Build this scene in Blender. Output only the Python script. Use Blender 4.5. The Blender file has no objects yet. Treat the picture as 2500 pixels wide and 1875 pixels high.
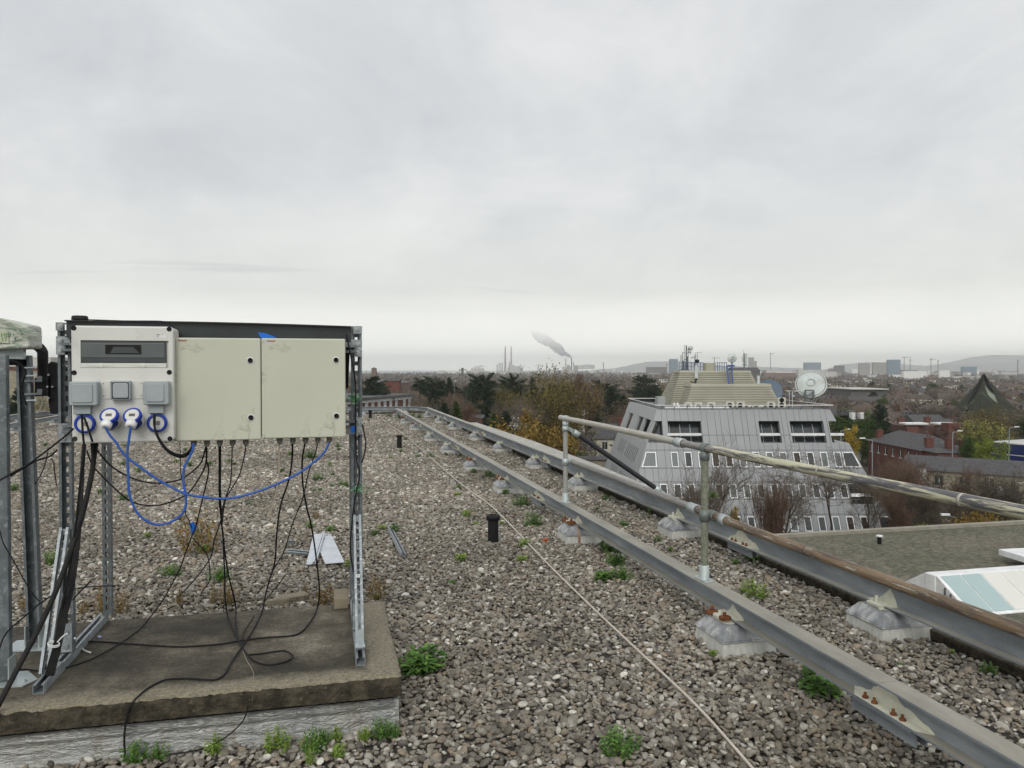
import bpy, math, random
import numpy as np
from mathutils import Vector, Matrix, noise as mnoise
random.seed(7); RNG = np.random.default_rng(7)
sc = bpy.context.scene; COL = sc.collection
R = math.radians
# ---------------------------------------------------------------- camera model (metres; roof gravel is z = 0, roof beams run along +Y)
F, EYE, YAW, PIT = 1880.0, 1.7, R(13.5), math.atan(34.5/1880.0)
FW = Vector((math.sin(YAW)*math.cos(PIT), math.cos(YAW)*math.cos(PIT), -math.sin(PIT)))
RT = Vector((math.cos(YAW), -math.sin(YAW), 0)); UP = RT.cross(FW)
FH = Vector((math.sin(YAW), math.cos(YAW), 0))
C0 = Vector((0, 0, EYE)); GZ = -19.0
def ray(x, y): return FW + RT*((x-1250)/F) - UP*((y-937.5)/F)
def oz(x, y, z=0.0): d = ray(x, y); return C0 + d*((z-EYE)/d.z)
def oY(x, y, Y): d = ray(x, y); return C0 + d*(Y/d.y)
def oX(x, y, X): d = ray(x, y); return C0 + d*(X/d.x)
def od(x, y, d):
    r = ray(x, y); k = d/r.dot(FH); return C0 + r*k
def L(a, b, z): return RT*a + FH*b + Vector((0, 0, z))
def opl(x, y, p0, n):
    d = ray(x, y); return C0 + d*((p0-C0).dot(n)/d.dot(n))
# ---------------------------------------------------------------- materials
def newmat(name):
    m = bpy.data.materials.new(name); m.use_nodes = True
    nt = m.node_tree; b = nt.nodes['Principled BSDF']
    return m, nt, b
def setin(b, k, v):
    if k in b.inputs: b.inputs[k].default_value = v
def rgba(c): return (c[0], c[1], c[2], 1)
def ramp(nt, fac, stops):
    r = nt.nodes.new('ShaderNodeValToRGB'); e = r.color_ramp.elements
    while len(e) < len(stops): e.new(.5)
    for i, (p, c) in enumerate(stops): e[i].position = p; e[i].color = rgba(c)
    nt.links.new(fac, r.inputs[0]); return r.outputs[0]
def coords(nt, scale=(1, 1, 1), kind='Object'):
    tc = nt.nodes.new('ShaderNodeTexCoord'); mp = nt.nodes.new('ShaderNodeMapping')
    mp.inputs['Scale'].default_value = scale
    nt.links.new(tc.outputs[kind], mp.inputs['Vector']); return mp.outputs[0]
def noise(nt, vec, scale, detail=6, rough=.55, dist=0):
    n = nt.nodes.new('ShaderNodeTexNoise'); n.inputs['Scale'].default_value = scale
    n.inputs['Detail'].default_value = detail; n.inputs['Roughness'].default_value = rough; n.inputs['Distortion'].default_value = dist
    nt.links.new(vec, n.inputs['Vector']); return n.outputs['Fac']
def mixc(nt, fac, a, b, mode='MIX'):
    m = nt.nodes.new('ShaderNodeMix'); m.data_type = 'RGBA'; m.blend_type = mode
    for v, s in ((fac, m.inputs[0]), (a, m.inputs[6]), (b, m.inputs[7])):
        if hasattr(v, 'node'): nt.links.new(v, s)
        elif isinstance(v, (int, float)): s.default_value = v
        else: s.default_value = rgba(v)
    return m.outputs[2]
def bump(nt, b, h, strength=.4, dist=.01):
    n = nt.nodes.new('ShaderNodeBump'); n.inputs['Strength'].default_value = strength; n.inputs['Distance'].default_value = dist
    nt.links.new(h, n.inputs['Height']); nt.links.new(n.outputs[0], b.inputs['Normal'])
def pm(name, c1, c2=None, scale=4, lo=.35, hi=.65, rough=.75, metal=0, bmp=0, bscale=60, bdist=.004, stretch=(1, 1, 1), c3=None, s3=20, lo3=.55, hi3=.62, spec=.4, detail=6):
    """base colour c1 broken up with c2, and with spots of c3"""
    m, nt, b = newmat(name)
    setin(b, 'Roughness', rough); setin(b, 'Metallic', metal); setin(b, 'Specular IOR Level', spec)
    v = coords(nt, stretch)
    c2 = c2 or tuple(x*.8 for x in c1)
    n = noise(nt, v, scale, detail)
    col = ramp(nt, n, [(lo, c1), (hi, c2)])
    if c3: col = mixc(nt, ramp(nt, noise(nt, v, s3, 8, .65), [(lo3, (0, 0, 0)), (hi3, (1, 1, 1))]), col, c3)
    nt.links.new(col, b.inputs['Base Color'])
    if bmp: bump(nt, b, noise(nt, v, bscale, 6), bmp, bdist)
    return m
def leafmat(name, stops, trans=.15, nscale=.35, mixf=.5):
    """leaf / twig colour: chance per leaf blended with broad patches"""
    m, nt, b = newmat(name); setin(b, 'Roughness', .8); setin(b, 'Specular IOR Level', .2)
    g = nt.nodes.new('ShaderNodeNewGeometry'); n = noise(nt, coords(nt), nscale, 3)
    mx = nt.nodes.new('ShaderNodeMix'); mx.inputs[0].default_value = mixf
    nt.links.new(g.outputs['Random Per Island'], mx.inputs[2]); nt.links.new(n, mx.inputs[3])
    nt.links.new(ramp(nt, mx.outputs[0], stops), b.inputs['Base Color'])
    return m
M = {}
M['galv'] = pm('galvanised_steel', (.30, .33, .35), (.21, .235, .25), 26, rough=.5, metal=.35, bmp=.1, bscale=90, c3=(.42, .44, .45), s3=45)
M['galvd'] = pm('dull_galvanised_steel', (.16, .18, .19), (.10, .115, .125), 14, rough=.55, metal=.3, c3=(.22, .24, .25), s3=40)
M['galvl'] = pm('bright_zinc', (.50, .56, .58), (.40, .46, .48), 18, rough=.4, metal=.4)
M['bolt'] = pm('zinc_bolt', (.42, .44, .44), (.26, .27, .27), 60, rough=.4, metal=.6)
M['white'] = pm('white_plastic', (.62, .62, .585), (.56, .56, .53), 3, rough=.45, c3=(.50, .50, .47), s3=7, lo3=.58, hi3=.7)
M['grey_pl'] = pm('grey_plastic', (.32, .36, .37), (.28, .32, .33), 6, rough=.45)
M['dark_gl'] = pm('smoked_cover', (.085, .10, .10), (.065, .078, .08), 5, rough=.25, spec=.6)
M['darker_gl'] = pm('smoked_cover_rim', (.05, .06, .062), rough=.35)
M['black'] = pm('black_plastic', (.008, .008, .010), (.014, .014, .015), 20, rough=.65, spec=.2)
M['rubber'] = pm('black_rubber', (.010, .010, .011), (.020, .019, .018), 20, rough=.65, spec=.2)
M['blue'] = pm('blue_plastic', (.012, .045, .36), rough=.4)
M['bluecable'] = pm('blue_cable', (.018, .075, .33), (.03, .10, .36), 12, rough=.5)
M['tape'] = pm('blue_tape', (.008, .14, .62), rough=.6)
M['pvcwhite'] = pm('bright_white_plastic', (.78, .79, .78), rough=.4)
M['greywire'] = pm('grey_wire', (.42, .42, .38), rough=.6)
M['browncable'] = pm('buff_cable', (.36, .31, .25), rough=.6)
M['rust'] = pm('rust', (.11, .034, .016), (.21, .085, .028), 40, rough=.9, bmp=.6, bscale=160, c3=(.07, .025, .015), s3=60)
M['mastic'] = pm('cream_mastic', (.60, .59, .48), (.50, .50, .42), 18, rough=.7, c3=(.40, .27, .12), s3=14, lo3=.62, hi3=.72)
M['brickred'] = pm('red_brick_chip', (.38, .09, .05), rough=.9)
M['buffbrick'] = pm('buff_brick', (.235, .20, .14), (.20, .17, .12), 9, rough=.9, bmp=.2, bscale=200)
def m_cream():
    m, nt, b = newmat('cream_enamel'); setin(b, 'Roughness', .42)
    v = coords(nt); base = ramp(nt, noise(nt, v, 2.5, 4), [(.3, (.465, .475, .385)), (.7, (.51, .52, .425))])
    w = coords(nt, (1, 1, .8))
    smear = ramp(nt, noise(nt, w, 11, 10, .75, 1.5), [(.55, (0, 0, 0)), (.62, (1, 1, 1))])
    area = ramp(nt, noise(nt, v, 4.2, 2), [(.53, (0, 0, 0)), (.62, (1, 1, 1))])
    f = mixc(nt, 1.0, smear, area, 'MULTIPLY')
    k = mixc(nt, 1.0, f, (.55, .55, .55), 'MULTIPLY')
    nt.links.new(mixc(nt, k, base, (.20, .20, .15)), b.inputs['Base Color']); return m
M['cream'] = m_cream()
def m_concrete():
    m, nt, b = newmat('weathered_concrete'); setin(b, 'Roughness', .92)
    v = coords(nt)
    base = ramp(nt, noise(nt, v, 2.4, 10, .68), [(.38, (.036, .031, .022)), (.49, (.078, .067, .048)), (.60, (.15, .13, .098)), (.68, (.24, .215, .165))])
    # bare worn margin along the front and right edges
    sx = nt.nodes.new('ShaderNodeSeparateXYZ'); nt.links.new(v, sx.inputs[0])
    def mr(sock, a, b_):
        q = nt.nodes.new('ShaderNodeMapRange'); q.inputs[1].default_value = a; q.inputs[2].default_value = b_; nt.links.new(sock, q.inputs[0]); return q.outputs[0]
    mx = nt.nodes.new('ShaderNodeMath'); mx.operation = 'MAXIMUM'; nt.links.new(mr(sx.outputs[0], .13, .27), mx.inputs[0]); nt.links.new(mr(sx.outputs[1], 3.78, 3.585), mx.inputs[1])
    ad = nt.nodes.new('ShaderNodeMath'); ad.operation = 'ADD'; nt.links.new(mx.outputs[0], ad.inputs[0]); nt.links.new(noise(nt, v, 7, 9, .7), ad.inputs[1])
    edge = ramp(nt, ad.outputs[0], [(.62, (0, 0, 0)), (1.0, (1, 1, 1))])
    col = mixc(nt, edge, base, (.25, .22, .16))
    pale = ramp(nt, noise(nt, coords(nt, (1, 3.2, 1)), 2.6, 10, .75), [(.61, (0, 0, 0)), (.70, (.8, .8, .8))])
    col = mixc(nt, pale, col, (.27, .235, .175))
    sp = ramp(nt, noise(nt, v, 55, 6, .85), [(.36, (.55, .55, .55)), (.5, (1, 1, 1)), (.66, (1.6, 1.6, 1.55))])
    nt.links.new(mixc(nt, 1.0, col, sp, 'MULTIPLY'), b.inputs['Base Color'])
    bump(nt, b, noise(nt, v, 45, 10, .75), 1.0, .016); return m
M['conc'] = m_concrete()
M['concpale'] = pm('pale_worn_concrete', (.27, .24, .175), (.19, .165, .12), 6, rough=.95, bmp=.9, bscale=60, bdist=.01, c3=(.12, .10, .07), s3=12)
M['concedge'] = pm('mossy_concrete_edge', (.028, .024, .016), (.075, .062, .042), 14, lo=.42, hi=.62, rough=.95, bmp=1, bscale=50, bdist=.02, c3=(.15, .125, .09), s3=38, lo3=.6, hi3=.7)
def m_membrane():
    m, nt, b = newmat('painted_wrinkled_membrane'); setin(b, 'Roughness', .38); setin(b, 'Metallic', .3)
    n = noise(nt, coords(nt, (1, 1, 2.6)), 8, 4, .5, 1.6); n2 = noise(nt, coords(nt, (1, 1, 3)), 24, 3, .5, 1.2)
    col = ramp(nt, noise(nt, coords(nt, (2.6, 1, .35)), 2.2, 9, .65), [(.30, (.22, .225, .22)), (.48, (.32, .325, .315)), (.60, (.28, .275, .255)), (.70, (.19, .175, .145))])
    blot = ramp(nt, noise(nt, coords(nt, (5, 1, .8)), 2.4, 6), [(.60, (0, 0, 0)), (.72, (.5, .5, .5))])
    col = mixc(nt, blot, col, (.17, .155, .125))
    nt.links.new(col, b.inputs['Base Color'])
    bump(nt, b, mixc(nt, .35, n, n2), .8, .035); return m
M['membrane'] = m_membrane()
def m_beam(name, top=(.31, .295, .245)):
    """galvanised web, paler buff colour on faces that look up"""
    m, nt, b = newmat(name); setin(b, 'Roughness', .6); setin(b, 'Metallic', .15)
    v = coords(nt, (1, .25, 1))
    web = ramp(nt, noise(nt, v, 9, 9, .6), [(.3, (.145, .165, .183)), (.55, (.235, .26, .28)), (.75, (.32, .345, .36))])
    drip = ramp(nt, noise(nt, coords(nt, (1, 22, .6)), 3, 5), [(.58, (0, 0, 0)), (.72, (.35, .35, .35))])
    web = mixc(nt, drip, web, (.36, .37, .36))
    g = nt.nodes.new('ShaderNodeNewGeometry'); sx = nt.nodes.new('ShaderNodeSeparateXYZ'); nt.links.new(g.outputs['Normal'], sx.inputs[0])
    upf = ramp(nt, sx.outputs[2], [(.5, (0, 0, 0)), (.8, (1, 1, 1))])
    tp = ramp(nt, noise(nt, coords(nt, (1, .3, 1)), 7, 9, .65), [(.3, (.20, .19, .165)), (.6, top), (.75, (.36, .35, .31))])
    nt.links.new(mixc(nt, upf, web, tp), b.inputs['Base Color'])
    bump(nt, b, noise(nt, v, 60, 5), .15, .003); return m
M['beam'] = m_beam('beam_steel'); M['beam2'] = m_beam('rail_beam_steel', (.38, .37, .33))
def m_pipe(name, a, b_, c, lo=.45, hi=.55, side=True):
    m, nt, b = newmat(name); setin(b, 'Roughness', .55)
    v = coords(nt, (6, 1, 6)); v2 = coords(nt, (18, 1.2, 18))
    f = ramp(nt, noise(nt, v2, 2.2, 10, .7, .5), [(lo, (0, 0, 0)), (hi, (1, 1, 1))])
    col = mixc(nt, f, a, b_)
    f2 = ramp(nt, noise(nt, v2, 5, 10, .75), [(.56, (0, 0, 0)), (.62, (1, 1, 1))])
    nt.links.new(mixc(nt, f2, col, c), b.inputs['Base Color'])
    bump(nt, b, noise(nt, v2, 4, 8), .5, .004); return m
M['pipe_pale'] = m_pipe('weathered_buff_pipe', (.40, .385, .335), (.34, .32, .275), (.47, .46, .42))
M['pipe_peel'] = m_pipe('peeling_cream_pipe', (.095, .092, .10), (.50, .48, .34), (.30, .29, .28), .47, .53)
M['pipe_brown'] = m_pipe('peeling_brown_pipe', (.095, .070, .052), (.215, .150, .088), (.48, .46, .41), .44, .56)
M['pipe_grey'] = m_pipe('grimy_grey_pipe', (.20, .19, .185), (.27, .255, .235), (.075, .07, .07))
M['post_green'] = m_pipe('algae_steel_post', (.13, .145, .095), (.19, .20, .155), (.28, .29, .26))
M['post_grey'] = m_pipe('dull_steel_post', (.26, .27, .255), (.30, .30, .28), (.21, .22, .20))
M['blackpipe'] = m_pipe('chipped_black_pipe', (.011, .011, .015), (.02, .02, .03), (.06, .06, .07), .5, .6)
M['clamp'] = pm('zinc_clamp', (.46, .51, .51), (.36, .41, .41), 14, rough=.4, metal=.4)
M['clampd'] = pm('dull_clamp', (.17, .20, .19), (.14, .16, .15), 14, rough=.5, metal=.3)
def m_lead():
    m, nt, b = newmat('stained_lead'); setin(b, 'Roughness', .6); setin(b, 'Metallic', .1)
    v = coords(nt, (7, 7, 1))
    col = ramp(nt, noise(nt, v, 1.9, 8, .6), [(.3, (.13, .14, .155)), (.5, (.24, .25, .26)), (.66, (.46, .47, .46))])
    f = ramp(nt, noise(nt, coords(nt, (9, 9, .8)), 2.3, 6), [(.6, (0, 0, 0)), (.7, (.7, .7, .7))])
    nt.links.new(mixc(nt, f, col, (.50, .50, .46)), b.inputs['Base Color'])
    bump(nt, b, noise(nt, coords(nt), 14, 5), .4, .01); return m
M['lead'] = m_lead()
M['pedwhite'] = pm('painted_upstand', (.52, .52, .49), (.40, .40, .37), 7, rough=.7, stretch=(5, 5, 1), bmp=.5, bscale=30, c3=(.24, .23, .20), s3=4, lo3=.6, hi3=.75)
M['gravelbed'] = pm('gravel_bed', (.035, .03, .024), (.022, .02, .017), 60, rough=.95)  # bed coloured near black to deepen the shade between pebbles
def m_stone():
    m, nt, b = newmat('river_pebbles'); setin(b, 'Roughness', .75)
    oi = nt.nodes.new('ShaderNodeObjectInfo')
    col = ramp(nt, oi.outputs['Random'], [(0, (.072, .064, .055)), (.15, (.128, .115, .098)), (.38, (.200, .182, .156)), (.58, (.215, .190, .158)), (.69, (.235, .188, .138)), (.77, (.25, .235, .21)), (.93, (.34, .325, .295)), (.995, (.58, .57, .53))])
    n = noise(nt, coords(nt), 2.2, 5)
    sp = ramp(nt, n, [(.3, (.72, .72, .74)), (.7, (1.28, 1.26, 1.2))])
    pt = ramp(nt, noise(nt, oi.outputs['Location'], .55, 6, .6), [(.36, (.74, .73, .68)), (.5, (1.0, 1.0, .98)), (.64, (1.24, 1.22, 1.18))])
    nt.links.new(mixc(nt, 1.0, mixc(nt, 1.0, col, sp, 'MULTIPLY'), pt, 'MULTIPLY'), b.inputs['Base Color']); return m
M['stone'] = m_stone()
M['roof2'] = None
# foliage
M['weed'] = leafmat('weed_leaf', [(.2, (.05, .11, .022)), (.5, (.085, .18, .035)), (.8, (.15, .26, .06))], nscale=9, mixf=.3)
M['weedl'] = leafmat('light_weed_leaf', [(.2, (.10, .17, .025)), (.5, (.17, .27, .04)), (.8, (.27, .36, .08))], nscale=9, mixf=.3)
M['dry'] = leafmat('dry_weed', [(.2, (.16, .09, .03)), (.5, (.26, .15, .05)), (.8, (.16, .17, .05))], nscale=9, mixf=.3)
M['ever'] = leafmat('dark_needles', [(.25, (.016, .027, .019)), (.5, (.030, .047, .031)), (.75, (.052, .073, .043))])
M['evergreen2'] = leafmat('green_needles', [(.25, (.022, .042, .012)), (.5, (.045, .075, .02)), (.75, (.075, .11, .03))])
M['olive'] = leafmat('thin_olive_leaves', [(.25, (.055, .045, .02)), (.5, (.10, .085, .03)), (.75, (.20, .16, .045))])
M['yellow'] = leafmat('yellow_leaves', [(.25, (.20, .13, .02)), (.5, (.33, .23, .03)), (.75, (.45, .35, .06))])
M['gold'] = leafmat('amber_leaves', [(.25, (.085, .060, .022)), (.5, (.17, .115, .03)), (.75, (.27, .18, .045))])
M['filmbox'] = None
M['willow'] = leafmat('willow_leaves', [(.25, (.11, .11, .03)), (.5, (.20, .19, .055)), (.75, (.30, .28, .10))])
M['lime'] = leafmat('lime_leaves', [(.25, (.08, .11, .02)), (.5, (.15, .19, .03)), (.75, (.24, .28, .06))])
M['twig'] = leafmat('brown_twigs', [(.25, (.085, .070, .054)), (.5, (.135, .11, .086)), (.75, (.20, .168, .135))])
M['twigr'] = leafmat('reddish_twigs', [(.25, (.085, .055, .040)), (.5, (.14, .092, .068)), (.75, (.21, .145, .105))])
M['twigd'] = leafmat('dark_twigs', [(.25, (.05, .042, .033)), (.5, (.085, .070, .055)), (.75, (.13, .11, .085))])
M['bark'] = pm('bark', (.06, .05, .038), (.035, .030, .022), 3, rough=.95, bmp=.5, bscale=20, bdist=.03)
M['wood'] = leafmat('far_woods', [(.25, (.045, .046, .034)), (.42, (.10, .082, .064)), (.6, (.14, .112, .088)), (.8, (.16, .13, .08))], nscale=.03, mixf=.65)
# buildings
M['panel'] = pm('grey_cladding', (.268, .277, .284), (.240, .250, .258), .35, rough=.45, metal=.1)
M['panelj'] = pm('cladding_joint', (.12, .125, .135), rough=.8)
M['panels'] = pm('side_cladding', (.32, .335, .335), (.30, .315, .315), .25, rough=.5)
M['glass'] = pm('dark_glazing', (.022, .026, .028), (.035, .042, .044), .6, rough=.12, spec=.6)
M['glassg'] = pm('sky_grey_glazing', (.13, .15, .15), (.11, .125, .13), .3, rough=.2, spec=.5)  # grey base colour stands in for sky reflected in the panes
M['glassd'] = pm('dark_brown_glazing', (.035, .022, .018), rough=.2)
M['wframe'] = pm('white_window_frame', (.80, .81, .81), rough=.5)
M['louv'] = pm('beige_louvre', (.37, .36, .285), (.32, .31, .245), .5, rough=.8)
M['louvd'] = pm('louvre_gap', (.045, .04, .03), rough=.9)
M['deckroof'] = pm('grey_roof_felt', (.12, .12, .12), (.09, .09, .09), .5, rough=.9)
M['redbrick'] = pm('red_brick', (.135, .052, .038), (.10, .040, .031), 1.5, rough=.9, c3=(.18, .085, .065), s3=4)
M['darkbrick'] = pm('dark_brick', (.095, .048, .038), (.075, .04, .032), 1.5, rough=.9)
M['slate'] = pm('slate', (.075, .072, .075), (.052, .05, .054), 1.2, rough=.8, stretch=(1, 1, 3), c3=(.11, .105, .11), s3=2.5)
M['tile'] = pm('brown_tile', (.10, .068, .055), (.075, .055, .046), 1.2, rough=.85)
M['browntile'] = pm('dull_brown_tile', (.095, .075, .062), (.07, .056, .048), 1.2, rough=.85)
M['render'] = pm('cream_render', (.62, .60, .50), (.52, .50, .42), 1, rough=.9)
M['renderw'] = pm('white_render', (.72, .72, .69), (.62, .62, .6), 1, rough=.9)
M['stonewall'] = pm('buff_stone_wall', (.30, .27, .20), (.22, .20, .15), 1.5, rough=.9)
M['navy'] = pm('navy_cladding', (.010, .018, .085), (.013, .022, .10), .5, rough=.5)
M['pale'] = pm('pale_roof_sheet', (.52, .52, .50), (.42, .42, .41), .6, rough=.7)
M['bluesteel'] = pm('blue_paint', (.03, .07, .20), rough=.5)
M['dish'] = pm('dish_white', (.50, .54, .53), (.40, .43, .41), .8, rough=.5, c3=(.28, .27, .18), s3=1.2, lo3=.58, hi3=.72)
M['dishb'] = pm('dish_blue', (.09, .13, .18), (.07, .10, .14), .8, rough=.5)
M['unit'] = pm('condenser_casing', (.55, .54, .47), rough=.6)
M['dark'] = pm('dark_void', (.012, .012, .012), rough=.9)
M['copper'] = pm('weathered_church_roof', (.034, .036, .027), (.022, .023, .018), .25, rough=.6, c3=(.055, .068, .038), s3=.5, spec=.05)
M['copperl'] = pm('pale_green_copper', (.17, .22, .16), (.26, .30, .24), .2, rough=.5)
M['far1'] = pm('far_wall', (.30, .29, .27), (.22, .22, .21), .02, rough=.9)
M['far2'] = pm('far_pale_wall', (.50, .49, .46), (.38, .38, .37), .02, rough=.9)
M['far3'] = pm('far_dark_wall', (.14, .135, .13), (.10, .10, .10), .02, rough=.9)
M['far4'] = pm('far_blue_glass', (.12, .175, .22), (.14, .20, .24), .02, rough=.4)
M['far5'] = pm('far_brick_wall', (.19, .135, .115), (.15, .11, .095), .02, rough=.9)
M['skyl'] = pm('milky_skylight', (.36, .47, .47), (.33, .44, .44), 1, rough=.3, spec=.6)
M['skyp'] = pm('skylight_panel', (.68, .67, .63), (.62, .61, .57), 1, rough=.6)
M['asphalt'] = pm('asphalt', (.055, .055, .055), (.045, .045, .045), .5, rough=.9)
M['hill'] = pm('hillside', (.26, .275, .26), (.22, .235, .22), .002, rough=1)  # base colour paled to add haze over the hills
M['water'] = pm('sea', (.16, .19, .19), (.20, .22, .22), .001, rough=.35)
def m_filmbox():
    m, nt, b = newmat('film_wrapped_carton'); setin(b, 'Roughness', .35)
    v = coords(nt, (1, 1, 6.5)); mp = nt.nodes[-1]
    for q in nt.nodes:
        if q.type == 'MAPPING': q.inputs['Rotation'].default_value = (0, R(-14), 0)
    n = noise(nt, v, 6, 6, .6, 1.2)
    col = ramp(nt, n, [(.34, (.13, .26, .14)), (.42, (.42, .44, .36)), (.52, (.47, .48, .42)), (.60, (.56, .57, .53)), (.68, (.20, .30, .19))])
    nt.links.new(col, b.inputs['Base Color']); bump(nt, b, n, .8, .02); return m
M['filmbox'] = m_filmbox()
def m_ground():
    m, nt, b = newmat('suburb_ground'); setin(b, 'Roughness', 1)
    v = coords(nt)
    c = ramp(nt, noise(nt, v, .012, 8, .7), [(.3, (.045, .05, .03)), (.45, (.08, .065, .05)), (.55, (.11, .085, .065)), (.7, (.07, .075, .04))])
    nt.links.new(c, b.inputs['Base Color']); return m
M['ground'] = m_ground()
def m_roof2():
    m, nt, b = newmat('mossy_chippings'); setin(b, 'Roughness', 1)
    v = coords(nt)
    c = ramp(nt, noise(nt, v, 9, 12, .78), [(.34, (.030, .031, .022)), (.5, (.105, .102, .080)), (.64, (.22, .215, .18))])
    c2 = ramp(nt, noise(nt, v, .6, 5), [(.35, (.8, .85, .7)), (.65, (1.15, 1.05, .98))])
    nt.links.new(mixc(nt, 1.0, c, c2, 'MULTIPLY'), b.inputs['Base Color'])
    bump(nt, b, noise(nt, v, 25, 8), .7, .03); return m
M['roof2'] = m_roof2()
# ---------------------------------------------------------------- mesh helpers
class MB:
    def __init__(s): s.v = []; s.f = []; s.m = []; s.sm = []
    def add(s, vs, fs, mi=0, smooth=False):
        o = len(s.v); s.v += [tuple(p) for p in vs]
        for f in fs: s.f.append(tuple(i+o for i in f)); s.m.append(mi); s.sm.append(smooth)
        return s
    def box(s, x0, x1, y0, y1, z0, z1, mi=0):
        x0, x1 = min(x0, x1), max(x0, x1); y0, y1 = min(y0, y1), max(y0, y1); z0, z1 = min(z0, z1), max(z0, z1)
        v = [(x, y, z) for z in (z0, z1) for y in (y0, y1) for x in (x0, x1)]
        return s.add(v, [(0, 2, 3, 1), (4, 5, 7, 6), (0, 1, 5, 4), (2, 6, 7, 3), (0, 4, 6, 2), (1, 3, 7, 5)], mi)
    def obox(s, c, ax, ay, az, mi=0):
        """box from a centre and three half-axis vectors"""
        c, ax, ay, az = Vector(c), Vector(ax), Vector(ay), Vector(az)
        v = [c+ax*i+ay*j+az*k for k in (-1, 1) for j in (-1, 1) for i in (-1, 1)]
        f = [(0, 2, 3, 1), (4, 5, 7, 6), (0, 1, 5, 4), (2, 6, 7, 3), (0, 4, 6, 2), (1, 3, 7, 5)]
        if ax.cross(ay).dot(az) < 0: f = [q[::-1] for q in f]
        return s.add(v, f, mi)
    def bar(s, p0, p1, w, h=None, mi=0, up=(0, 0, 1)):
        p0, p1 = Vector(p0), Vector(p1); d = p1-p0; h = h or w; u = Vector(up)
        if abs(d.normalized().dot(u)) > .98: u = Vector((1, 0, 0))
        a = d.cross(u).normalized(); b = a.cross(d).normalized()
        return s.obox((p0+p1)/2, a*w/2, d/2, b*h/2, mi)
    def hexa(s, v8, mi=0): return s.add(v8, [(0, 3, 2, 1), (4, 5, 6, 7), (0, 1, 5, 4), (1, 2, 6, 5), (2, 3, 7, 6), (3, 0, 4, 7)], mi)
    def quad(s, a, b, c, d, mi=0): return s.add([a, b, c, d], [(0, 1, 2, 3)], mi)
    def slab(s, poly, ext, mi=0):
        """polygon extruded by vector ext"""
        e = Vector(ext); n = len(poly); P = [Vector(p) for p in poly]
        nn = (P[1]-P[0]).cross(P[2]-P[1])
        if sum(((P[i]-P[0]).cross(P[(i+1) % n]-P[0]).dot(nn) for i in range(n))) < 0: nn = -nn
        v = P+[p+e for p in P]; fl = nn.dot(e) > 0
        a = tuple(range(n)); b = tuple(range(n, 2*n))
        fs = [a[::-1] if fl else a, b if fl else b[::-1]]
        for i in range(n):
            j = (i+1) % n; q = (i, j, j+n, i+n); fs.append(q if fl else q[::-1])
        return s.add(v, fs, mi)
    def tube(s, pts, r, n=8, mi=0, cap=True, r1=None):
        pts = [Vector(p) for p in pts]; m = len(pts); vs = []; pa = None
        for i, p in enumerate(pts):
            d = (pts[min(i+1, m-1)]-pts[max(i-1, 0)]).normalized()
            if pa is None:
                u = Vector((0, 0, 1)) if abs(d.z) < .9 else Vector((1, 0, 0)); pa = d.cross(u).normalized()
            else: pa = (pa-d*pa.dot(d)).normalized()
            pb = d.cross(pa); rr = r if r1 is None else r+(r1-r)*i/(m-1)
            vs += [p+(pa*math.cos(2*math.pi*k/n)+pb*math.sin(2*math.pi*k/n))*rr for k in range(n)]
        fs = [(i*n+k, i*n+(k+1) % n, (i+1)*n+(k+1) % n, (i+1)*n+k) for i in range(m-1) for k in range(n)]
        s.add(vs, fs, mi, True)
        if cap: s.add(vs[:n], [tuple(range(n))[::-1]], mi); s.add(vs[-n:], [tuple(range(n))], mi)
        return s
    def cyl(s, p0, p1, r, n=12, mi=0, r1=None): return s.tube([p0, p1], r, n, mi, True, r1)
    def lathe(s, c, axis, prof, n=24, mi=0):
        """prof = [(radius, along axis)]"""
        c, d = Vector(c), Vector(axis).normalized(); u = Vector((0, 0, 1)) if abs(d.z) < .9 else Vector((1, 0, 0))
        a = d.cross(u).normalized(); b = d.cross(a)
        vs = [c+d*h+(a*math.cos(2*math.pi*k/n)+b*math.sin(2*math.pi*k/n))*r for r, h in prof for k in range(n)]
        fs = [(i*n+k, (i+1)*n+k, (i+1)*n+(k+1) % n, i*n+(k+1) % n) for i in range(len(prof)-1) for k in range(n)]
        return s.add(vs, fs, mi, True)
    def build(s, name, mats, parent=None, bevel=0, seg=2, origin=None):
        me = bpy.data.meshes.new(name); q = parent
        while q is not None and '_at' not in q: q = q.parent
        o0 = Vector(origin) if origin is not None else (Vector(q['_at']) if q is not None else None)
        v = s.v if o0 is None else [(p[0]-o0.x, p[1]-o0.y, p[2]-o0.z) for p in s.v]
        me.from_pydata(v, [], s.f)
        mats = mats if isinstance(mats, (list, tuple)) else [mats]
        for q in mats: me.materials.append(M[q] if isinstance(q, str) else q)
        me.polygons.foreach_set('material_index', s.m); me.polygons.foreach_set('use_smooth', s.sm); me.update()
        o = bpy.data.objects.new(name, me); COL.objects.link(o)
        if parent is not None: o.parent = parent
        elif o0 is not None: o.location = o0
        if bevel:
            b = o.modifiers.new('edge', 'BEVEL'); b.width = bevel; b.segments = seg; b.limit_method = 'ANGLE'; b.angle_limit = R(50)
        return o
def tag(o, label=None, cat=None, group=None, kind=None):
    if label: o['label'] = label
    if cat: o['category'] = cat
    if group: o['group'] = group
    if kind: o['kind'] = kind
    return o
def thing(name, at, label, cat, group=None):
    o = bpy.data.objects.new(name, None); COL.objects.link(o); o.location = at; o.empty_display_size = .1
    o['_at'] = tuple(at); return tag(o, label, cat, group)
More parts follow.
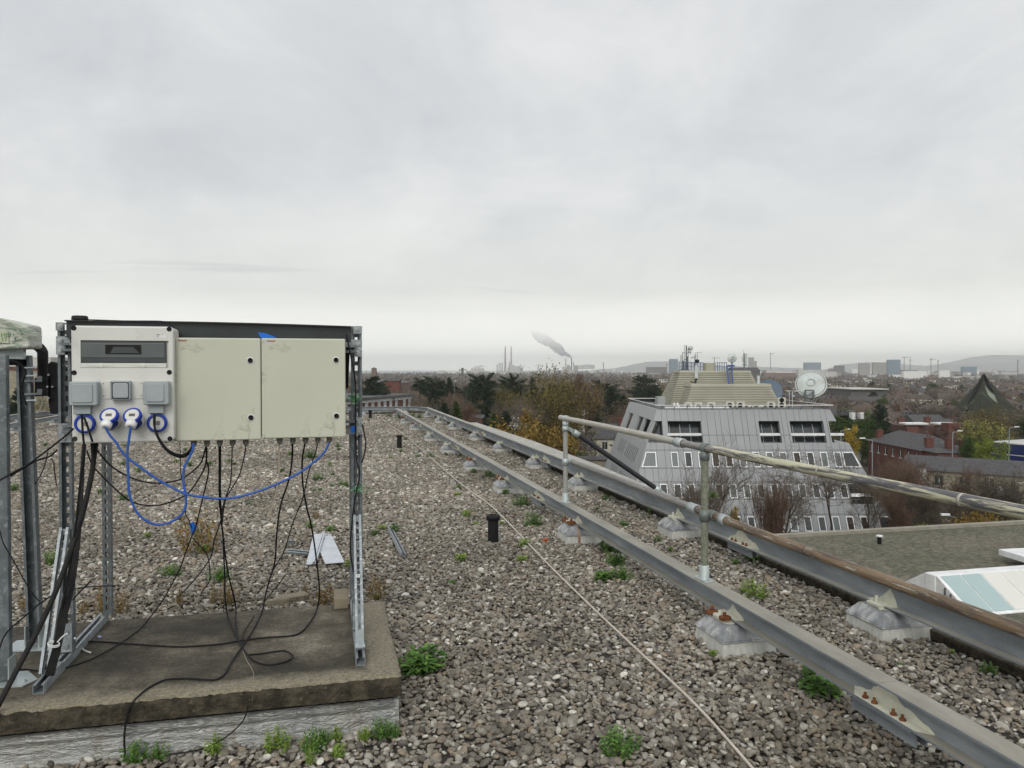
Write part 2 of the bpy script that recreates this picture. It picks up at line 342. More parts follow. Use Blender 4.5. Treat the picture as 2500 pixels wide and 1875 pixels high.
def solo(mb, name, mats, label, cat, group=None, at=None, bevel=0, seg=2):
    if at is None:
        a = np.array(mb.v); at = ((a[:, 0].min()+a[:, 0].max())/2, (a[:, 1].min()+a[:, 1].max())/2, a[:, 2].min())
    return tag(mb.build(name, mats, None, bevel, seg, origin=at), label, cat, group)
def npmesh(name, V, T, mat, smooth=False):
    me = bpy.data.meshes.new(name); V = np.asarray(V, np.float32); T = np.asarray(T, np.int32); k = T.shape[1]
    me.vertices.add(len(V)); me.vertices.foreach_set('co', V.ravel())
    me.loops.add(T.size); me.loops.foreach_set('vertex_index', T.ravel())
    me.polygons.add(len(T)); me.polygons.foreach_set('loop_start', np.arange(0, T.size, k, dtype=np.int32)); me.polygons.foreach_set('loop_total', np.full(len(T), k, np.int32))
    if smooth: me.polygons.foreach_set('use_smooth', np.ones(len(T), bool))
    me.update(); me.validate(); me.materials.append(M[mat] if isinstance(mat, str) else mat); return me
def link(name, me, parent=None, loc=(0, 0, 0)):
    o = bpy.data.objects.new(name, me); COL.objects.link(o); o.parent = parent; o.location = loc; return o
def dup(root, loc, rz=0, scale=(1, 1, 1), label=None, group=None):
    r = root.copy(); COL.objects.link(r); r.location = loc; r.rotation_euler = (0, 0, rz); r.scale = scale
    if label: r['label'] = label
    if group: r['group'] = group
    for ch in root.children:
        c = ch.copy(); COL.objects.link(c); c.parent = r
        for g in ch.children:
            d = g.copy(); COL.objects.link(d); d.parent = c
    return r
def smooth_path(pts, k=6):
    pts = [Vector(p) for p in pts]; out = []
    for i in range(len(pts)-1):
        p0 = pts[max(i-1, 0)]; p1 = pts[i]; p2 = pts[i+1]; p3 = pts[min(i+2, len(pts)-1)]
        for j in range(k):
            t = j/k; out.append(.5*((2*p1)+(p2-p0)*t+(2*p0-5*p1+4*p2-p3)*t*t+(3*p1-p0-3*p2+p3)*t**3))
    out.append(pts[-1]); return out
ORD = ['first', 'second', 'third', 'fourth', 'fifth', 'sixth', 'seventh', 'eighth', 'ninth', 'tenth', 'eleventh', 'twelfth', 'thirteenth', 'fourteenth']
SKYC = [(.58,.602,.63),(.68,.697,.715),(.77,.78,.785),(.87,.87,.865)]; SKYH = (.98,.98,.90); SUNSIDE = 1.4; SUNE = 1.25; EXPO = 0.04; HB = 1.7
HAZED = 1.4e-4; HAZETOP = 222.0
# ================================================================ THE ROOF WE STAND ON
XR, YF, XL = 3.78, 29.9, -10.6
mb = MB(); mb.box(XL, XR, -4, YF, -.5, 0); o = mb.build('roof_slab', 'gravelbed'); tag(o, kind='structure', label='flat gravelled roof the equipment stands on')
mb = MB(); mb.box(XL+.05, XR-.05, -3.9, YF-.05, GZ, -.5); tag(mb.build('building_wall', 'redbrick'), 'red brick walls below the gravelled roof', 'building')
mb = MB(); mb.box(XR-.10, XR+.06, -4, YF+.06, .002, .07); mb.box(XL-.06, XL+.2, -4, YF+.06, .002, .07); mb.box(XL+.2, XR-.2, YF-.14, YF+.06, .002, .07)
tag(mb.build('roof_kerb', 'concedge', bevel=.01), kind='structure')
# pebbles: one heap nobody could count, real stones set on points
def pebbles():
    protos = bpy.data.collections.new('pebble_shapes')
    for k in range(6):
        bm = __import__('bmesh').new(); __import__('bmesh').ops.create_icosphere(bm, subdivisions=2, radius=.5)
        rr = random.Random(k)
        sx, sy, sz = rr.uniform(.9, 1.3), rr.uniform(.62, .95), rr.uniform(.42, .65)
        for v in bm.verts:
            p = v.co.copy(); n = mnoise.noise(p*2.1+Vector((k*7.3, 1, 2)))
            v.co = Vector((p.x*sx, p.y*sy, p.z*sz))*(1+.20*n)
        for f in bm.faces: f.smooth = True
        me = bpy.data.meshes.new('pebble'); bm.to_mesh(me); bm.free(); me.materials.append(M['stone'])
        po = bpy.data.objects.new('pebble', me); protos.objects.link(po)
    pts = []
    def band(y0, y1, sp, xl, xr):
        ny = int((y1-y0)/sp)
        ys = y0+(np.arange(ny)+.5)*sp
        for yy in ys:
            a = xl(yy); xs = np.arange(a, xr, sp)
            pts.append(np.stack([xs+RNG.uniform(-.55, .55, len(xs))*sp, np.full(len(xs), yy)+RNG.uniform(-.55, .55, len(xs))*sp, np.full(len(xs), sp)], 1))
    left = lambda y: max(-.40*y-1.3, -10.3)
    band(1.6, 8.5, .0212, left, 3.66); band(8.5, 15, .028, left, 3.66); band(15, YF-.2, .036, left, 3.66)
    P = np.concatenate(pts)
    keep = ~((P[:, 0] < .30) & (P[:, 0] > -3.2) & (P[:, 1] > 3.66) & (P[:, 1] < 4.80))
    P = P[keep]; n = len(P)
    sc_ = P[:, 2]/.0235*.0320*np.exp(RNG.normal(0, .25, n)); big = RNG.random(n) < .03; sc_[big] *= 1.5
    sc_[P[:, 1] > 15] *= .88
    z = RNG.uniform(-.012, .018, n)+sc_*.12
    # slight swell of the bed
    z += .012*np.sin(P[:, 0]*2.3+1)*np.sin(P[:, 1]*1.7)
    me = bpy.data.meshes.new('gravel'); me.vertices.add(n)
    me.vertices.foreach_set('co', np.stack([P[:, 0], P[:, 1], z], 1).astype(np.float32).ravel())
    def attr(nm, ty, arr, key):
        a = me.attributes.new(nm, ty, 'POINT'); a.data.foreach_set(key, arr.ravel())
    attr('rot', 'FLOAT_VECTOR', np.stack([RNG.normal(0, .38, n), RNG.normal(0, .38, n), RNG.uniform(0, 6.28, n)], 1).astype(np.float32), 'vector')
    attr('size', 'FLOAT', sc_.astype(np.float32), 'value')
    o = bpy.data.objects.new('gravel', me); COL.objects.link(o); tag(o, 'brown and grey river pebbles spread over the roof', kind='stuff')
    ng = bpy.data.node_groups.new('set_pebbles', 'GeometryNodeTree')
    ng.interface.new_socket('Geometry', in_out='INPUT', socket_type='NodeSocketGeometry'); ng.interface.new_socket('Geometry', in_out='OUTPUT', socket_type='NodeSocketGeometry')
    N = ng.nodes.new; l = ng.links.new
    gi, go = N('NodeGroupInput'), N('NodeGroupOutput'); ci = N('GeometryNodeCollectionInfo'); ci.inputs['Collection'].default_value = protos
    ci.inputs['Separate Children'].default_value = True; ci.inputs['Reset Children'].default_value = True
    ip = N('GeometryNodeInstanceOnPoints'); ip.inputs['Pick Instance'].default_value = True
    ar = N('GeometryNodeInputNamedAttribute'); ar.data_type = 'FLOAT_VECTOR'; ar.inputs['Name'].default_value = 'rot'
    asz = N('GeometryNodeInputNamedAttribute'); asz.data_type = 'FLOAT'; asz.inputs['Name'].default_value = 'size'
    e2r = N('FunctionNodeEulerToRotation')
    l(gi.outputs[0], ip.inputs['Points']); l(ci.outputs[0], ip.inputs['Instance'])
    l(ar.outputs['Attribute'], e2r.inputs[0]); l(e2r.outputs[0], ip.inputs['Rotation']); l(asz.outputs['Attribute'], ip.inputs['Scale'])
    l(ip.outputs[0], go.inputs[0])
    md = o.modifiers.new('pebbles', 'NODES'); md.node_group = ng
pebbles()
# ---------------------------------------------------------------- concrete plinth
SX = .335; ST = .27
def rough_slab():
    bmm = __import__('bmesh'); bm = bmm.new()
    x0, x1, y0, y1, z0, z1 = -3.1, SX, 3.60, 4.82, .172, ST
    nx, ny, nz = 170, 60, 6
    def P(x, y, z):
        n = mnoise.noise(Vector((x*9, y*9, z*9))); n2 = mnoise.noise(Vector((x*30, y*30, z*30)))
        e = min(x1-x, y-y0, y1-y)
        zz = z; yy = y; xx = x
        if z > z1-1e-6 and e < .03: zz -= (.03-e)*(.3+.7*abs(n2+n))
        if y < y0+1e-6: yy += (.003+.004*(z-z0)/(z1-z0))*n+.005*n2+.004+(.010 if z > z1-.02 else 0)
        if x > x1-1e-6: xx += .006*n+.003*n2
        return (xx, yy, zz+.0015*n2)
    def grid(f, a, b):
        vs = [[bm.verts.new(f(i/a, j/b)) for j in range(b+1)] for i in range(a+1)]
        for i in range(a):
            for j in range(b): bm.faces.new((vs[i][j], vs[i+1][j], vs[i+1][j+1], vs[i][j+1]))
    lx = lambda t: x0+(x1-x0)*t; ly = lambda t: y0+(y1-y0)*t; lz = lambda t: z0+(z1-z0)*t
    grid(lambda a, b: P(lx(a), ly(b), z1), nx, ny)
    k = len(bm.faces)
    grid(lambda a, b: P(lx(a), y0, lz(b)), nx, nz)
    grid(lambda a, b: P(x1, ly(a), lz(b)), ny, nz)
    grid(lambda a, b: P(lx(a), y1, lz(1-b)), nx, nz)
    bm.faces.ensure_lookup_table()
    for i, f in enumerate(bm.faces):
        f.smooth = True; f.material_index = 0 if i < k else 2
    bmm.ops.remove_doubles(bm, verts=bm.verts, dist=.0004)
    me = bpy.data.meshes.new('concrete_plinth'); bm.to_mesh(me); bm.free()
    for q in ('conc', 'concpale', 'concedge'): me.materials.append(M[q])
    return me
pl = thing('equipment_plinth', (-1.4, 4.2, 0), 'low concrete plinth under the electrical frame, with a silvery wrinkled upstand', 'plinth')
o = link('concrete_top', rough_slab(), pl, (1.4, -4.2, 0))
mb = MB()
nx = 120
for i in range(nx):
    xa, xb = -3.1+(SX-.03+3.1)*i/nx, -3.1+(SX-.03+3.1)*(i+1)/nx
    for (za, zb) in ((-.01, .02), (.02, .04), (.04, .06), (.06, .08), (.08, .10), (.10, .12), (.12, .135), (.135, .148)):
        w = lambda x, z: 3.628-.006*mnoise.noise(Vector((x*4, z*14, 3)))-.008*math.exp(-((z-.128)/.012)**2)+.006*math.exp(-((z-.105)/.012)**2)+(.02 if z > .14 else 0)-.02*max(0, .05-z)/.05
        mb.add([(xa, w(xa, za), za), (xb, w(xb, za), za), (xb, w(xb, zb), zb), (xa, w(xa, zb), zb)], [(0, 1, 2, 3)], 0, True)
mb.box(SX-.035, SX-.012, 3.63, 4.78, -.01, .150); mb.box(-3.1, SX-.04, 3.66, 4.78, -.01, .171, 1)  # near-black core paints the shade in the gap under the slab
mb.build('upstand', ['membrane', 'dark'], pl)
# ---------------------------------------------------------------- steel channel (strut) helpers
def strut(mb, p0, p1, opn, w=.041, d=.041, slots=True, mi=0, pitch=.05, start=.03, mdark=None):
    """C channel from p0 to p1; opn = direction its mouth faces; slotted web on the far side"""
    p0, p1, o = Vector(p0), Vector(p1), Vector(opn).normalized(); ax = (p1-p0); Ln = ax.length; ax.normalize(); s = ax.cross(o).normalized(); t = .003
    def B(a0, a1, s0, s1, o0, o1):
        c = p0+ax*(a0+a1)/2+s*(s0+s1)/2+o*(o0+o1)/2
        mb.obox(c, s*abs(s1-s0)/2, ax*(a1-a0)/2, o*abs(o1-o0)/2, mi)
    B(0, Ln, -w/2, -w/2+t, -d/2, d/2); B(0, Ln, w/2-t, w/2, -d/2, d/2)
    B(0, Ln, -w/2+t, -w/2+t+.009, d/2-t, d/2); B(0, Ln, w/2-t-.009, w/2-t, d/2-t, d/2)
    if not slots: B(0, Ln, -w/2+t, w/2-t, -d/2, -d/2+t); return
    hw = .0072
    B(0, Ln, -w/2+t, -hw, -d/2, -d/2+t); B(0, Ln, hw, w/2-t, -d/2, -d/2+t)
    a = 0; k = start
    while k+.03 < Ln: B(a, k, -hw, hw, -d/2, -d/2+t); a = k+.028; k += pitch
    B(a, Ln, -hw, hw, -d/2, -d/2+t)
def bolt(mb, c, n, r=.011, mi=0):
    n = Vector(n).normalized(); c = Vector(c)
    mb.cyl(c, c+n*.002, r*1.15, 14, mi); mb.cyl(c+n*.002, c+n*.009, r, 6, mi)
    mb.cyl(c+n*.009, c+n*.012, r*.45, 8, mi)
# ---------------------------------------------------------------- the frame that carries the boxes
YP = 4.17                       # post axis
fr = thing('strut_frame', (-.48, YP, ST), 'slotted galvanised steel frame standing on the plinth and carrying three electrical boxes', 'frame')
XLp, XRp = oY(155, 900, YP-.03).x, oY(870.5, 900, YP-.03).x
ztop = oY(870, 797, YP).z
for X in (XLp, XRp):
    mb = MB(); strut(mb, (X, YP, ST+.045), (X, YP, ztop), (0, -1, 0), w=.056, d=.041); mb.build('post', 'galvd', fr)
    mb = MB(); strut(mb, (X, 3.76, ST+.022), (X, 4.80, ST+.022), (0, 0, 1), w=.045, d=.041, slots=False)
    mb.build('base_channel', 'galv', fr)
    mb = MB(); strut(mb, (X+(.0 if X > 0 else -.0), 3.84, ST+.06), (X, YP-.035, ST+.66), (0, -1, .55), w=.041, d=.03, slots=True, pitch=.037, start=.02)
    mb.build('brace', 'galv', fr)
    mb = MB(); strut(mb, (X+(.03 if X < 0 else 0), 4.76, ST+.045), (X+(.03 if X < 0 else 0), 4.76, 1.45), (0, 1, 0), w=.045, d=.041); mb.build('rear_post', 'galvd', fr)
for X, ys in ((XLp, (-.045, -.02)), (XRp, (0, 0))):
    mb = MB(); mb.box(X-.024, X+.024, YP-.026, YP-.021, ST+.05, ST+.19); bolt(mb, (X, YP-.026, ST+.15), (0, -1, 0)); bolt(mb, (X, YP-.026, ST+.08), (0, -1, 0)); mb.build('foot_bracket', 'galv', fr); mb = MB(); mb.box(X-.022, X+.022, 3.86, 4.02, ST+.0445, ST+.050); bolt(mb, (X, 3.93, ST+.05), (0, 0, 1)); mb.build('strap_plate', 'galv', fr)
mb = MB(); X = XRp; mb.box(X-.024, X+.024, 3.80, 3.845, ST+.075, ST+.08); mb.box(X-.02, X+.02, 3.835, 3.84, ST+.08, ST+.15); bolt(mb, (X, 3.82, ST+.08), (0, 0, 1), .009); mb.build('foot_bracket', 'galvl', fr)
# rails behind the boxes
for zz in (oY(500, 850, YP).z, oY(500, 1040, YP).z):
    mb = MB(); strut(mb, (XLp, YP-.045, zz), (XRp, YP-.045, zz), (0, -1, 0), w=.041, d=.041); mb.build('rail', 'galvd', fr)
def plate(poly, Y, name='bracket', t=.005, bolts=()):
    mb = MB(); mb.slab([oY(x, y, Y) for x, y in poly], (0, t, 0)); m0 = 'galv'
    for (x, y) in bolts: bolt(mb, oY(x, y, Y), (0, -1, 0), .012, 1)
    mb.build(name, ['galv', 'bolt'], fr)
YB = YP-.03
plate([(135.6, 787), (153.7, 787), (153.7, 807), (135.6, 807)], YB, bolts=[(147, 797)])
plate([(136.4, 821), (171.5, 821), (171.5, 841.5), (160, 841.5), (158.5, 865.5), (136.4, 865.5)], YB-.012, bolts=[(147.4, 830.5), (147.6, 855)])
plate([(142, 1034), (165, 1034), (174, 1057), (174, 1080), (142, 1080)], YB-.012, bolts=[(153.6, 1043.5), (155, 1069)])
plate([(863, 796), (884, 796), (884, 814.5), (863, 814.5)], YB, bolts=[(871.5, 804.5)])
plate([(843, 829), (884, 829), (884, 871), (864.5, 871), (864.5, 848), (843, 848)], YB-.012, bolts=[(873, 839), (873.5, 861), (849.5, 838.5)])
plate([(866, 1019), (884, 1019), (884, 1061), (845, 1060), (845, 1042), (866, 1042)], YB-.012, bolts=[(874.5, 1029), (875, 1051), (851.5, 1050.5)])
for z_ in (1394, 1512):
    pass
for (x, y) in ((873.3, 1405.5), (873.5, 1545)):
    c = oY(x, y, 3.97 if y < 1450 else 3.86); MB().box(c.x-.0105, c.x+.0105, c.y-.004, c.y, c.z-.008, c.z+.008).build('spring_nut', 'pvcwhite', fr)
for (x, y) in ((873.3, 1405.5), (873.5, 1545)):
    c = oY(x, y, 3.965 if y < 1450 else 3.855); cu = bpy.data.curves.new('nut_mark', 'FONT'); cu.body = 'U'; cu.size = .012; cu.extrude = .0004; cu.align_x = 'CENTER'; cu.align_y = 'CENTER'; cu.materials.append(M['black'])
    t = bpy.data.objects.new('nut_mark', cu); COL.objects.link(t); t.parent = fr; t.location = c-Vector(fr['_at']); t.rotation_euler = (R(90), 0, 0)
# dark tray over the boxes
tp = thing('dark_panel', (-.48, 4.2, 1.9), 'dark panel with a black channel edge lying across the top of the steel frame', 'panel')
a, b = oY(157, 781, 4.10), oY(857, 796, 4.10)
def lp(t, dy, dz): return Vector((a.x+(b.x-a.x)*t, 4.10+dy, a.z+(b.z-a.z)*t+dz+(.006*math.sin(t*math.pi))))
mb = MB()
K = 12
for i in range(K):
    t0, t1 = i/K, (i+1)/K
    def seg(dy0, dy1, dz0, dz1, mi): mb.hexa([lp(t0, dy0, dz0), lp(t1, dy0, dz0), lp(t1, dy1, dz0), lp(t0, dy1, dz0), lp(t0, dy0, dz1), lp(t1, dy0, dz1), lp(t1, dy1, dz1), lp(t0, dy1, dz1)], mi)
    seg(0, .06, -.006, 0, 0); seg(.028, .032, -.074, -.006, 1); seg(.004, .06, -.080, -.074, 0)
mb.build('edge_channel', [pm('black_anodised', (.018, .02, .024), rough=.3), pm('dark_green_edge', (.028, .038, .038), (.018, .024, .026), 3, rough=.35)], tp)
mb = MB(); mb.hexa([lp(0, .06, -.03), lp(1, .06, -.03), lp(1, .62, -.34), lp(0, .62, -.34), lp(0, .06, -.01), lp(1, .06, -.01), lp(1, .62, -.32), lp(0, .62, -.32)]); mb.build('sheet', 'black', tp)
solo(MB().lathe(oY(195, 781, 4.13), (0, 0, 1), [(0, 0), (.037, 0), (.037, .004), (.035, .017), (.030, .020), (0, .020)], 28), 'puck_antenna', 'rubber', 'flat round black puck on top of the dark panel at its left end', 'antenna')
# ---------------------------------------------------------------- cream enclosures
YF1 = 3.95
def enclosure(x0, y0, x1, y1, ybl, locks, gl, label, textpos):
    A, B = oY(x0, y0, YF1), oY(x1, y1, YF1); zb = oY(x0, ybl, YF1).z
    t = thing('electrical_enclosure', ((A.x+B.x)/2, 4.05, zb), label, 'electrical box', 'cream steel enclosures on the frame')
    MB().box(A.x+.004, B.x-.004, YF1+.020, YP-.07, zb+.004, A.z-.004).build('casing', 'cream', t, .004)
    d = MB().box(A.x, B.x, YF1, YF1+.017, zb, A.z).build('door', 'cream', t, .006, 3)
    for (lx, ly) in locks:
        c = oY(lx, ly, YF1)
        MB().lathe(c, (0, -1, 0), [(.0165, -.001), (.0165, .002), (.0125, .003), (.0125, -.001)], 24).build('lock_ring', 'pvcwhite', d)
        MB().lathe(c, (0, -1, 0), [(.0125, -.001), (.0125, .005), (.0105, .0065), (.006, .0065), (.005, .003), (0, .003)], 24).build('lock', 'black', d)
    mb = MB()
    mb.slab([oY(x0+1, y0+9, YF1)+Vector((0, -.0012, 0)), oY(x0+8, y0+9, YF1)+Vector((0, -.0012, 0)), oY(x0+8, y0+9.6, YF1)+Vector((0, -.0012, 0)), oY(x0+1, y0+9.6, YF1)+Vector((0, -.0012, 0))], (0, .001, 0))
    mb.build('hinge_seam', 'louvd', d); mb = MB()
    for q in ([(x0+2, ybl-9.4), (x0+8, ybl-9.4), (x0+8, ybl-8.9), (x0+2, ybl-8.9)], [(x0+7.5, ybl-9), (x0+8, ybl-9), (x0+8, ybl), (x0+7.5, ybl)]):
        mb.slab([oY(x, y, YF1)+Vector((0, -.0012, 0)) for x, y in q], (0, .001, 0))
    mb.build('hinge_seam', 'louvd', d)
    cu = bpy.data.curves.new('maker_mark', 'FONT'); cu.body = 'Famatel'; cu.size = .0125; cu.extrude = .0003; cu.offset = .0003; cu.align_y = 'CENTER'; cu.materials.append(pm('red_print', (.38, .06, .035)))
    tx = bpy.data.objects.new('maker_mark', cu); COL.objects.link(tx); tx.parent = d; tx.location = oY(*textpos, YF1)+Vector((0, -.0006, 0))-Vector(t['_at']); tx.rotation_euler = (R(90), 0, 0)
    for gx in gl:
        c = oY(gx, ybl-2, YF1+.06); c.z = zb
        MB().lathe(c, (0, 0, -1), [(.016, 0), (.016, .006), (.0145, .006), (.0145, .022), (.009, .030), (.009, .034), (0, .034)], 14).build('cable_gland', pm('grey_gland', (.20, .20, .18), rough=.6), t)
    return t
G1 = [473, 505, 536.5, 568, 600]; G2 = [683, 715, 746, 776, 804]
enclosure(421.5, 824, 636, 824.5, 1077.5, [(611, 880), (612.7, 1019.5)], G1, 'left one of two cream steel boxes, next to the white socket box', (434.5, 831.2))
enclosure(637.8, 825.5, 843, 826, 1071, [(820.3, 879), (821.5, 1015.3)], G2, 'right one of two cream steel boxes, beside the right post', (651.5, 832.2))
# ---------------------------------------------------------------- white socket box
YW = 3.90
def wq(x0, y0, x1, y1, Y0, Y1, mb=None, mi=0):
    mb = mb or MB(); A, B = oY(x0, y0, Y0), oY(x1, y1, Y0); return mb.box(A.x, B.x, Y0, Y1, B.z, A.z, mi)
wb = thing('socket_cabinet', (oY(298, 900, YW).x, 4.0, oY(298, 1077, YW).z), 'white plastic distribution box with a smoked window, grey covers and four blue ringed sockets', 'socket box')
def rbox(x0, y0, x1, y1, Y0, Y1, r, name, mat, parent, bev=.003, n=6):
    A, B = oY(x0, y0, Y0), oY(x1, y1, Y0); X0, X1, Z0, Z1 = A.x, B.x, B.z, A.z; P = []
    for cx, cz, a0 in ((X1-r, Z1-r, 0), (X0+r, Z1-r, 90), (X0+r, Z0+r, 180), (X1-r, Z0+r, 270)):
        for k in range(n+1): th = R(a0+90*k/n); P.append((cx+r*math.cos(th), Y0, cz+r*math.sin(th)))
    return MB().slab(P, (0, Y1-Y0, 0)).build(name, mat, parent, bev, 3)
rbox(173.5, 796, 424.5, 1077, YW+.05, YP-.07, .02, 'back_box', 'white', wb, .004)
# front lid with the window cut out, made of four strips round the opening
wx0, wx1, wy0, wy1 = 187.8, 406.8, 829.3, 898
mb = MB()
for q in ((172.5, 794.5, 425.5, wy0), (172.5, wy1, 425.5, 1078)):
    pass
o = rbox(172.5, 794.5, 425.5, 1078, YW, YW+.046, .022, 'front_lid', 'white', wb, .008)
cut = MB(); wq(wx0, wy0, wx1, wy1, YW-.05, YW+.012, cut); co = cut.build('c', 'white', None, origin=wb['_at']); 
bo = o.modifiers.new('cut', 'BOOLEAN'); bo.object = co; bo.solver = 'EXACT'
bpy.context.view_layer.update(); co.location = wb['_at']; bpy.context.view_layer.update()
dg = bpy.context.evaluated_depsgraph_get(); me = bpy.data.meshes.new_from_object(o.evaluated_get(dg)); o.modifiers.clear(); o.data = me; bpy.data.objects.remove(co)
wn = wq(wx0+.6, wy0+.6, wx1-.6, 886, YW+.003, YW+.0118).build('window', 'darker_gl', wb, .002)
wq(wx0+4.2, wy0+7.5, wx1-5, 873.5, YW+.0005, YW+.003).build('pane', 'dark_gl', wn, .001)
wq(256.9, 841.7, 344.8, 864.9, YW-.0015, YW+.0005).build('breaker_cutout', 'dark', wn)
A = [oY(x, y, YW-.002) for x, y in ((269, 862), (277, 847), (325, 847), (340, 862))]; MB().slab(A, (0, .0004, 0)).build('breaker', 'darker_gl', wn)
fl = wq(wx0+.6, 886.6, wx1-.6, wy1-.6, YW+.001, YW+.0118).build('flap', 'white', wb, .0015)
for cx in (247.7, 349):
    c = oY(cx, 892.3, YW+.001); mb = MB(); mb.lathe(c, (0, -1, 0), [(.012, 0), (.012, .0018), (.0095, .0024), (0, .0024)], 20)
    for s in (-1, 1): mb.slab([c+Vector((s*.011, 0, .003)), c+Vector((s*.055, 0, 0)), c+Vector((s*.011, 0, -.003))][::s], (0, -.0016, 0))
    mb.build('latch', 'white', fl)
for (x, y) in ((180, 801), (413, 803.5), (181, 910), (413.5, 909), (182.5, 1074-2.5), (415, 1071)):
    MB().lathe(oY(x, y, YW), (0, -1, 0), [(.0115, -.001), (.0115, .0012), (.008, .0015), (.006, .0005), (0, .0005)], 16).build('lid_screw', 'black' if x > 400 or y < 1000 else 'louvd', wb)
# small printed label
lab = wq(381, 816, 404.5, 824, YW-.0006, YW+.001).build('rating_label', 'pvcwhite', wb)
mb = MB()
for (x0, x1, y0, y1) in ((381.6, 390.4, 816.6, 818.4), (382, 388, 820.4, 821), (382, 386.5, 822, 822.6), (392, 401, 817, 817.6)): wq(x0, y0, x1, y1, YW-.0012, YW-.0006, mb)
mb.build('label_print', 'black', lab)
def cover(x0, y0, x1, y1, fx0, fy0, fx1, fy1):
    o = rbox(x0, y0, x1, y1, YW-.055, YW+.002, .008, 'socket_cover', 'grey_pl', wb, .005)
    rbox(x0+7, y0+6, x1-12, y1-7, YW-.060, YW-.055, .009, 'raised_face', 'grey_pl', o, .0035)
    o2 = rbox(fx0, fy0, fx1, fy1, YW-.03, YW+.002, .003, 'cover_flap', 'grey_pl', wb, .003)
    wq(fx0+14, fy1-.6, fx1-8, fy1+1.2, YW-.028, YW-.002).build('flap_slot', 'black', o2)
cover(167.3, 932, 237.3, 990, 178, 990.5, 221, 1011)
cover(348.3, 931, 412, 988, 361.5, 988.8, 399, 1009)
rbox(248.6, 929.4, 349, 973.3, YW-.003, YW+.002, .004, 'blank_plate', 'white', wb, .001)
for x, y in ((252.4, 936.7), (252.8, 967), (344.4, 936.4), (344.7, 966)): MB().cyl(oY(x, y, YW-.003), oY(x, y, YW-.0045), .0022, 10).build('plate_screw', 'black', wb)
sw = rbox(268, 929.5, 318, 976, YW-.035, YW+.002, .006, 'switch_housing', 'grey_pl', wb, .003)
rbox(272.2, 933.6, 314.8, 973.6, YW-.0362, YW-.035, .010, 'switch_gap', 'black', sw, 0)
rbox(274.3, 935.4, 313, 971.8, YW-.043, YW-.0362, .009, 'switch_button', pm('button_grey', (.34, .36, .38), rough=.4), sw, .004)
for x, y in ((272, 934.6), (313, 934.5), (272.5, 973), (313.4, 972.6)): MB().cyl(oY(x, y, YW-.035), oY(x, y, YW-.0362), .0025, 10).build('switch_screw', 'black', sw)
for (x0, x1) in ((188.7, 234), (248, 293), (307.5, 351.6), (365, 408)): rbox(x0, 1006.5, x1, 1054, YW-.003, YW+.002, .004, 'socket_plate', 'white', wb, .001)
def plate_pix(x0, y0, x1, y1, Y): return wq(x0, y0, x1, y1, Y-.0006, Y)
for (x, y) in ((209, 1034), (384.6, 1032)):
    c = oY(x, y, YW-.003)
    s = MB().lathe(c, (0, -1, 0), [(.044, -.001), (.044, .018), (.038, .020), (.033, .020), (.033, .012)], 36).build('socket_ring', 'blue', wb)
    for k in range(12):
        th = k*math.pi/6; d = Vector((math.cos(th), 0, math.sin(th)))
    MB().lathe(c, (0, -1, 0), [(.033, .014), (0, .014)], 30).build('socket_lid', 'white', s)
    MB().box(c.x-.014, c.x+.014, c.y-.0146, c.y-.014, c.z-.011, c.z+.009).build('socket_label', pm('socket_print', (.25, .23, .22)), s)
for (x, y, bx, by, cx, cy) in ((266, 1014, 258.5, 1041, 277, 1031), (322.6, 1014, 319, 1040, 335, 1030)):
    c = oY(x, y, YW-.06); e = oY(bx, by, YW-.09)
    n = Vector((-.10, -.82, .56)).normalized()
    s = MB().lathe(oY(cx, cy, YW), (c-oY(cx, cy, YW)), [(.036, 0), (.036, .022), (.030, .024), (.030, .045)], 30).build('plug_socket_collar', 'white', wb)
    pg = MB().lathe(c-n*.02, n, [(.030, -.012), (.030, 0), (.038, .001), (.040, .004), (.040, .022), (.036, .026), (.031, .026), (.031, .0235)], 36).build('plug_ring', 'blue', wb)
    MB().lathe(c-n*.02, n, [(.031, .0235), (0, .0235)], 30).build('plug_cap', 'white', pg)
    q = c+n*.0042; ax = n.cross(Vector((0, 0, 1))).normalized(); az = ax.cross(n)
    MB().obox(q, ax*.013, n*.0005, az*.007).build('plug_label', pm('plug_print', (.12, .12, .12)), pg)
    MB().tube([oY(cx, cy, YW-.03), oY((cx+bx)/2, (cy+by)/2+3, YW-.055), e+Vector((0, .012, .008))], .024, 16).build('plug_body', pm('deep_blue', (.006, .018, .13), rough=.45), wb)
    MB().lathe(e+Vector((0, .016, .01)), Vector((-.1, -.65, -.6)), [(.012, -.01), (.024, -.008), (.026, .004), (.024, .018), (.017, .024), (.008, .024), (.008, .018), (0, .018)], 8).build('plug_gland', 'pvcwhite', wb)
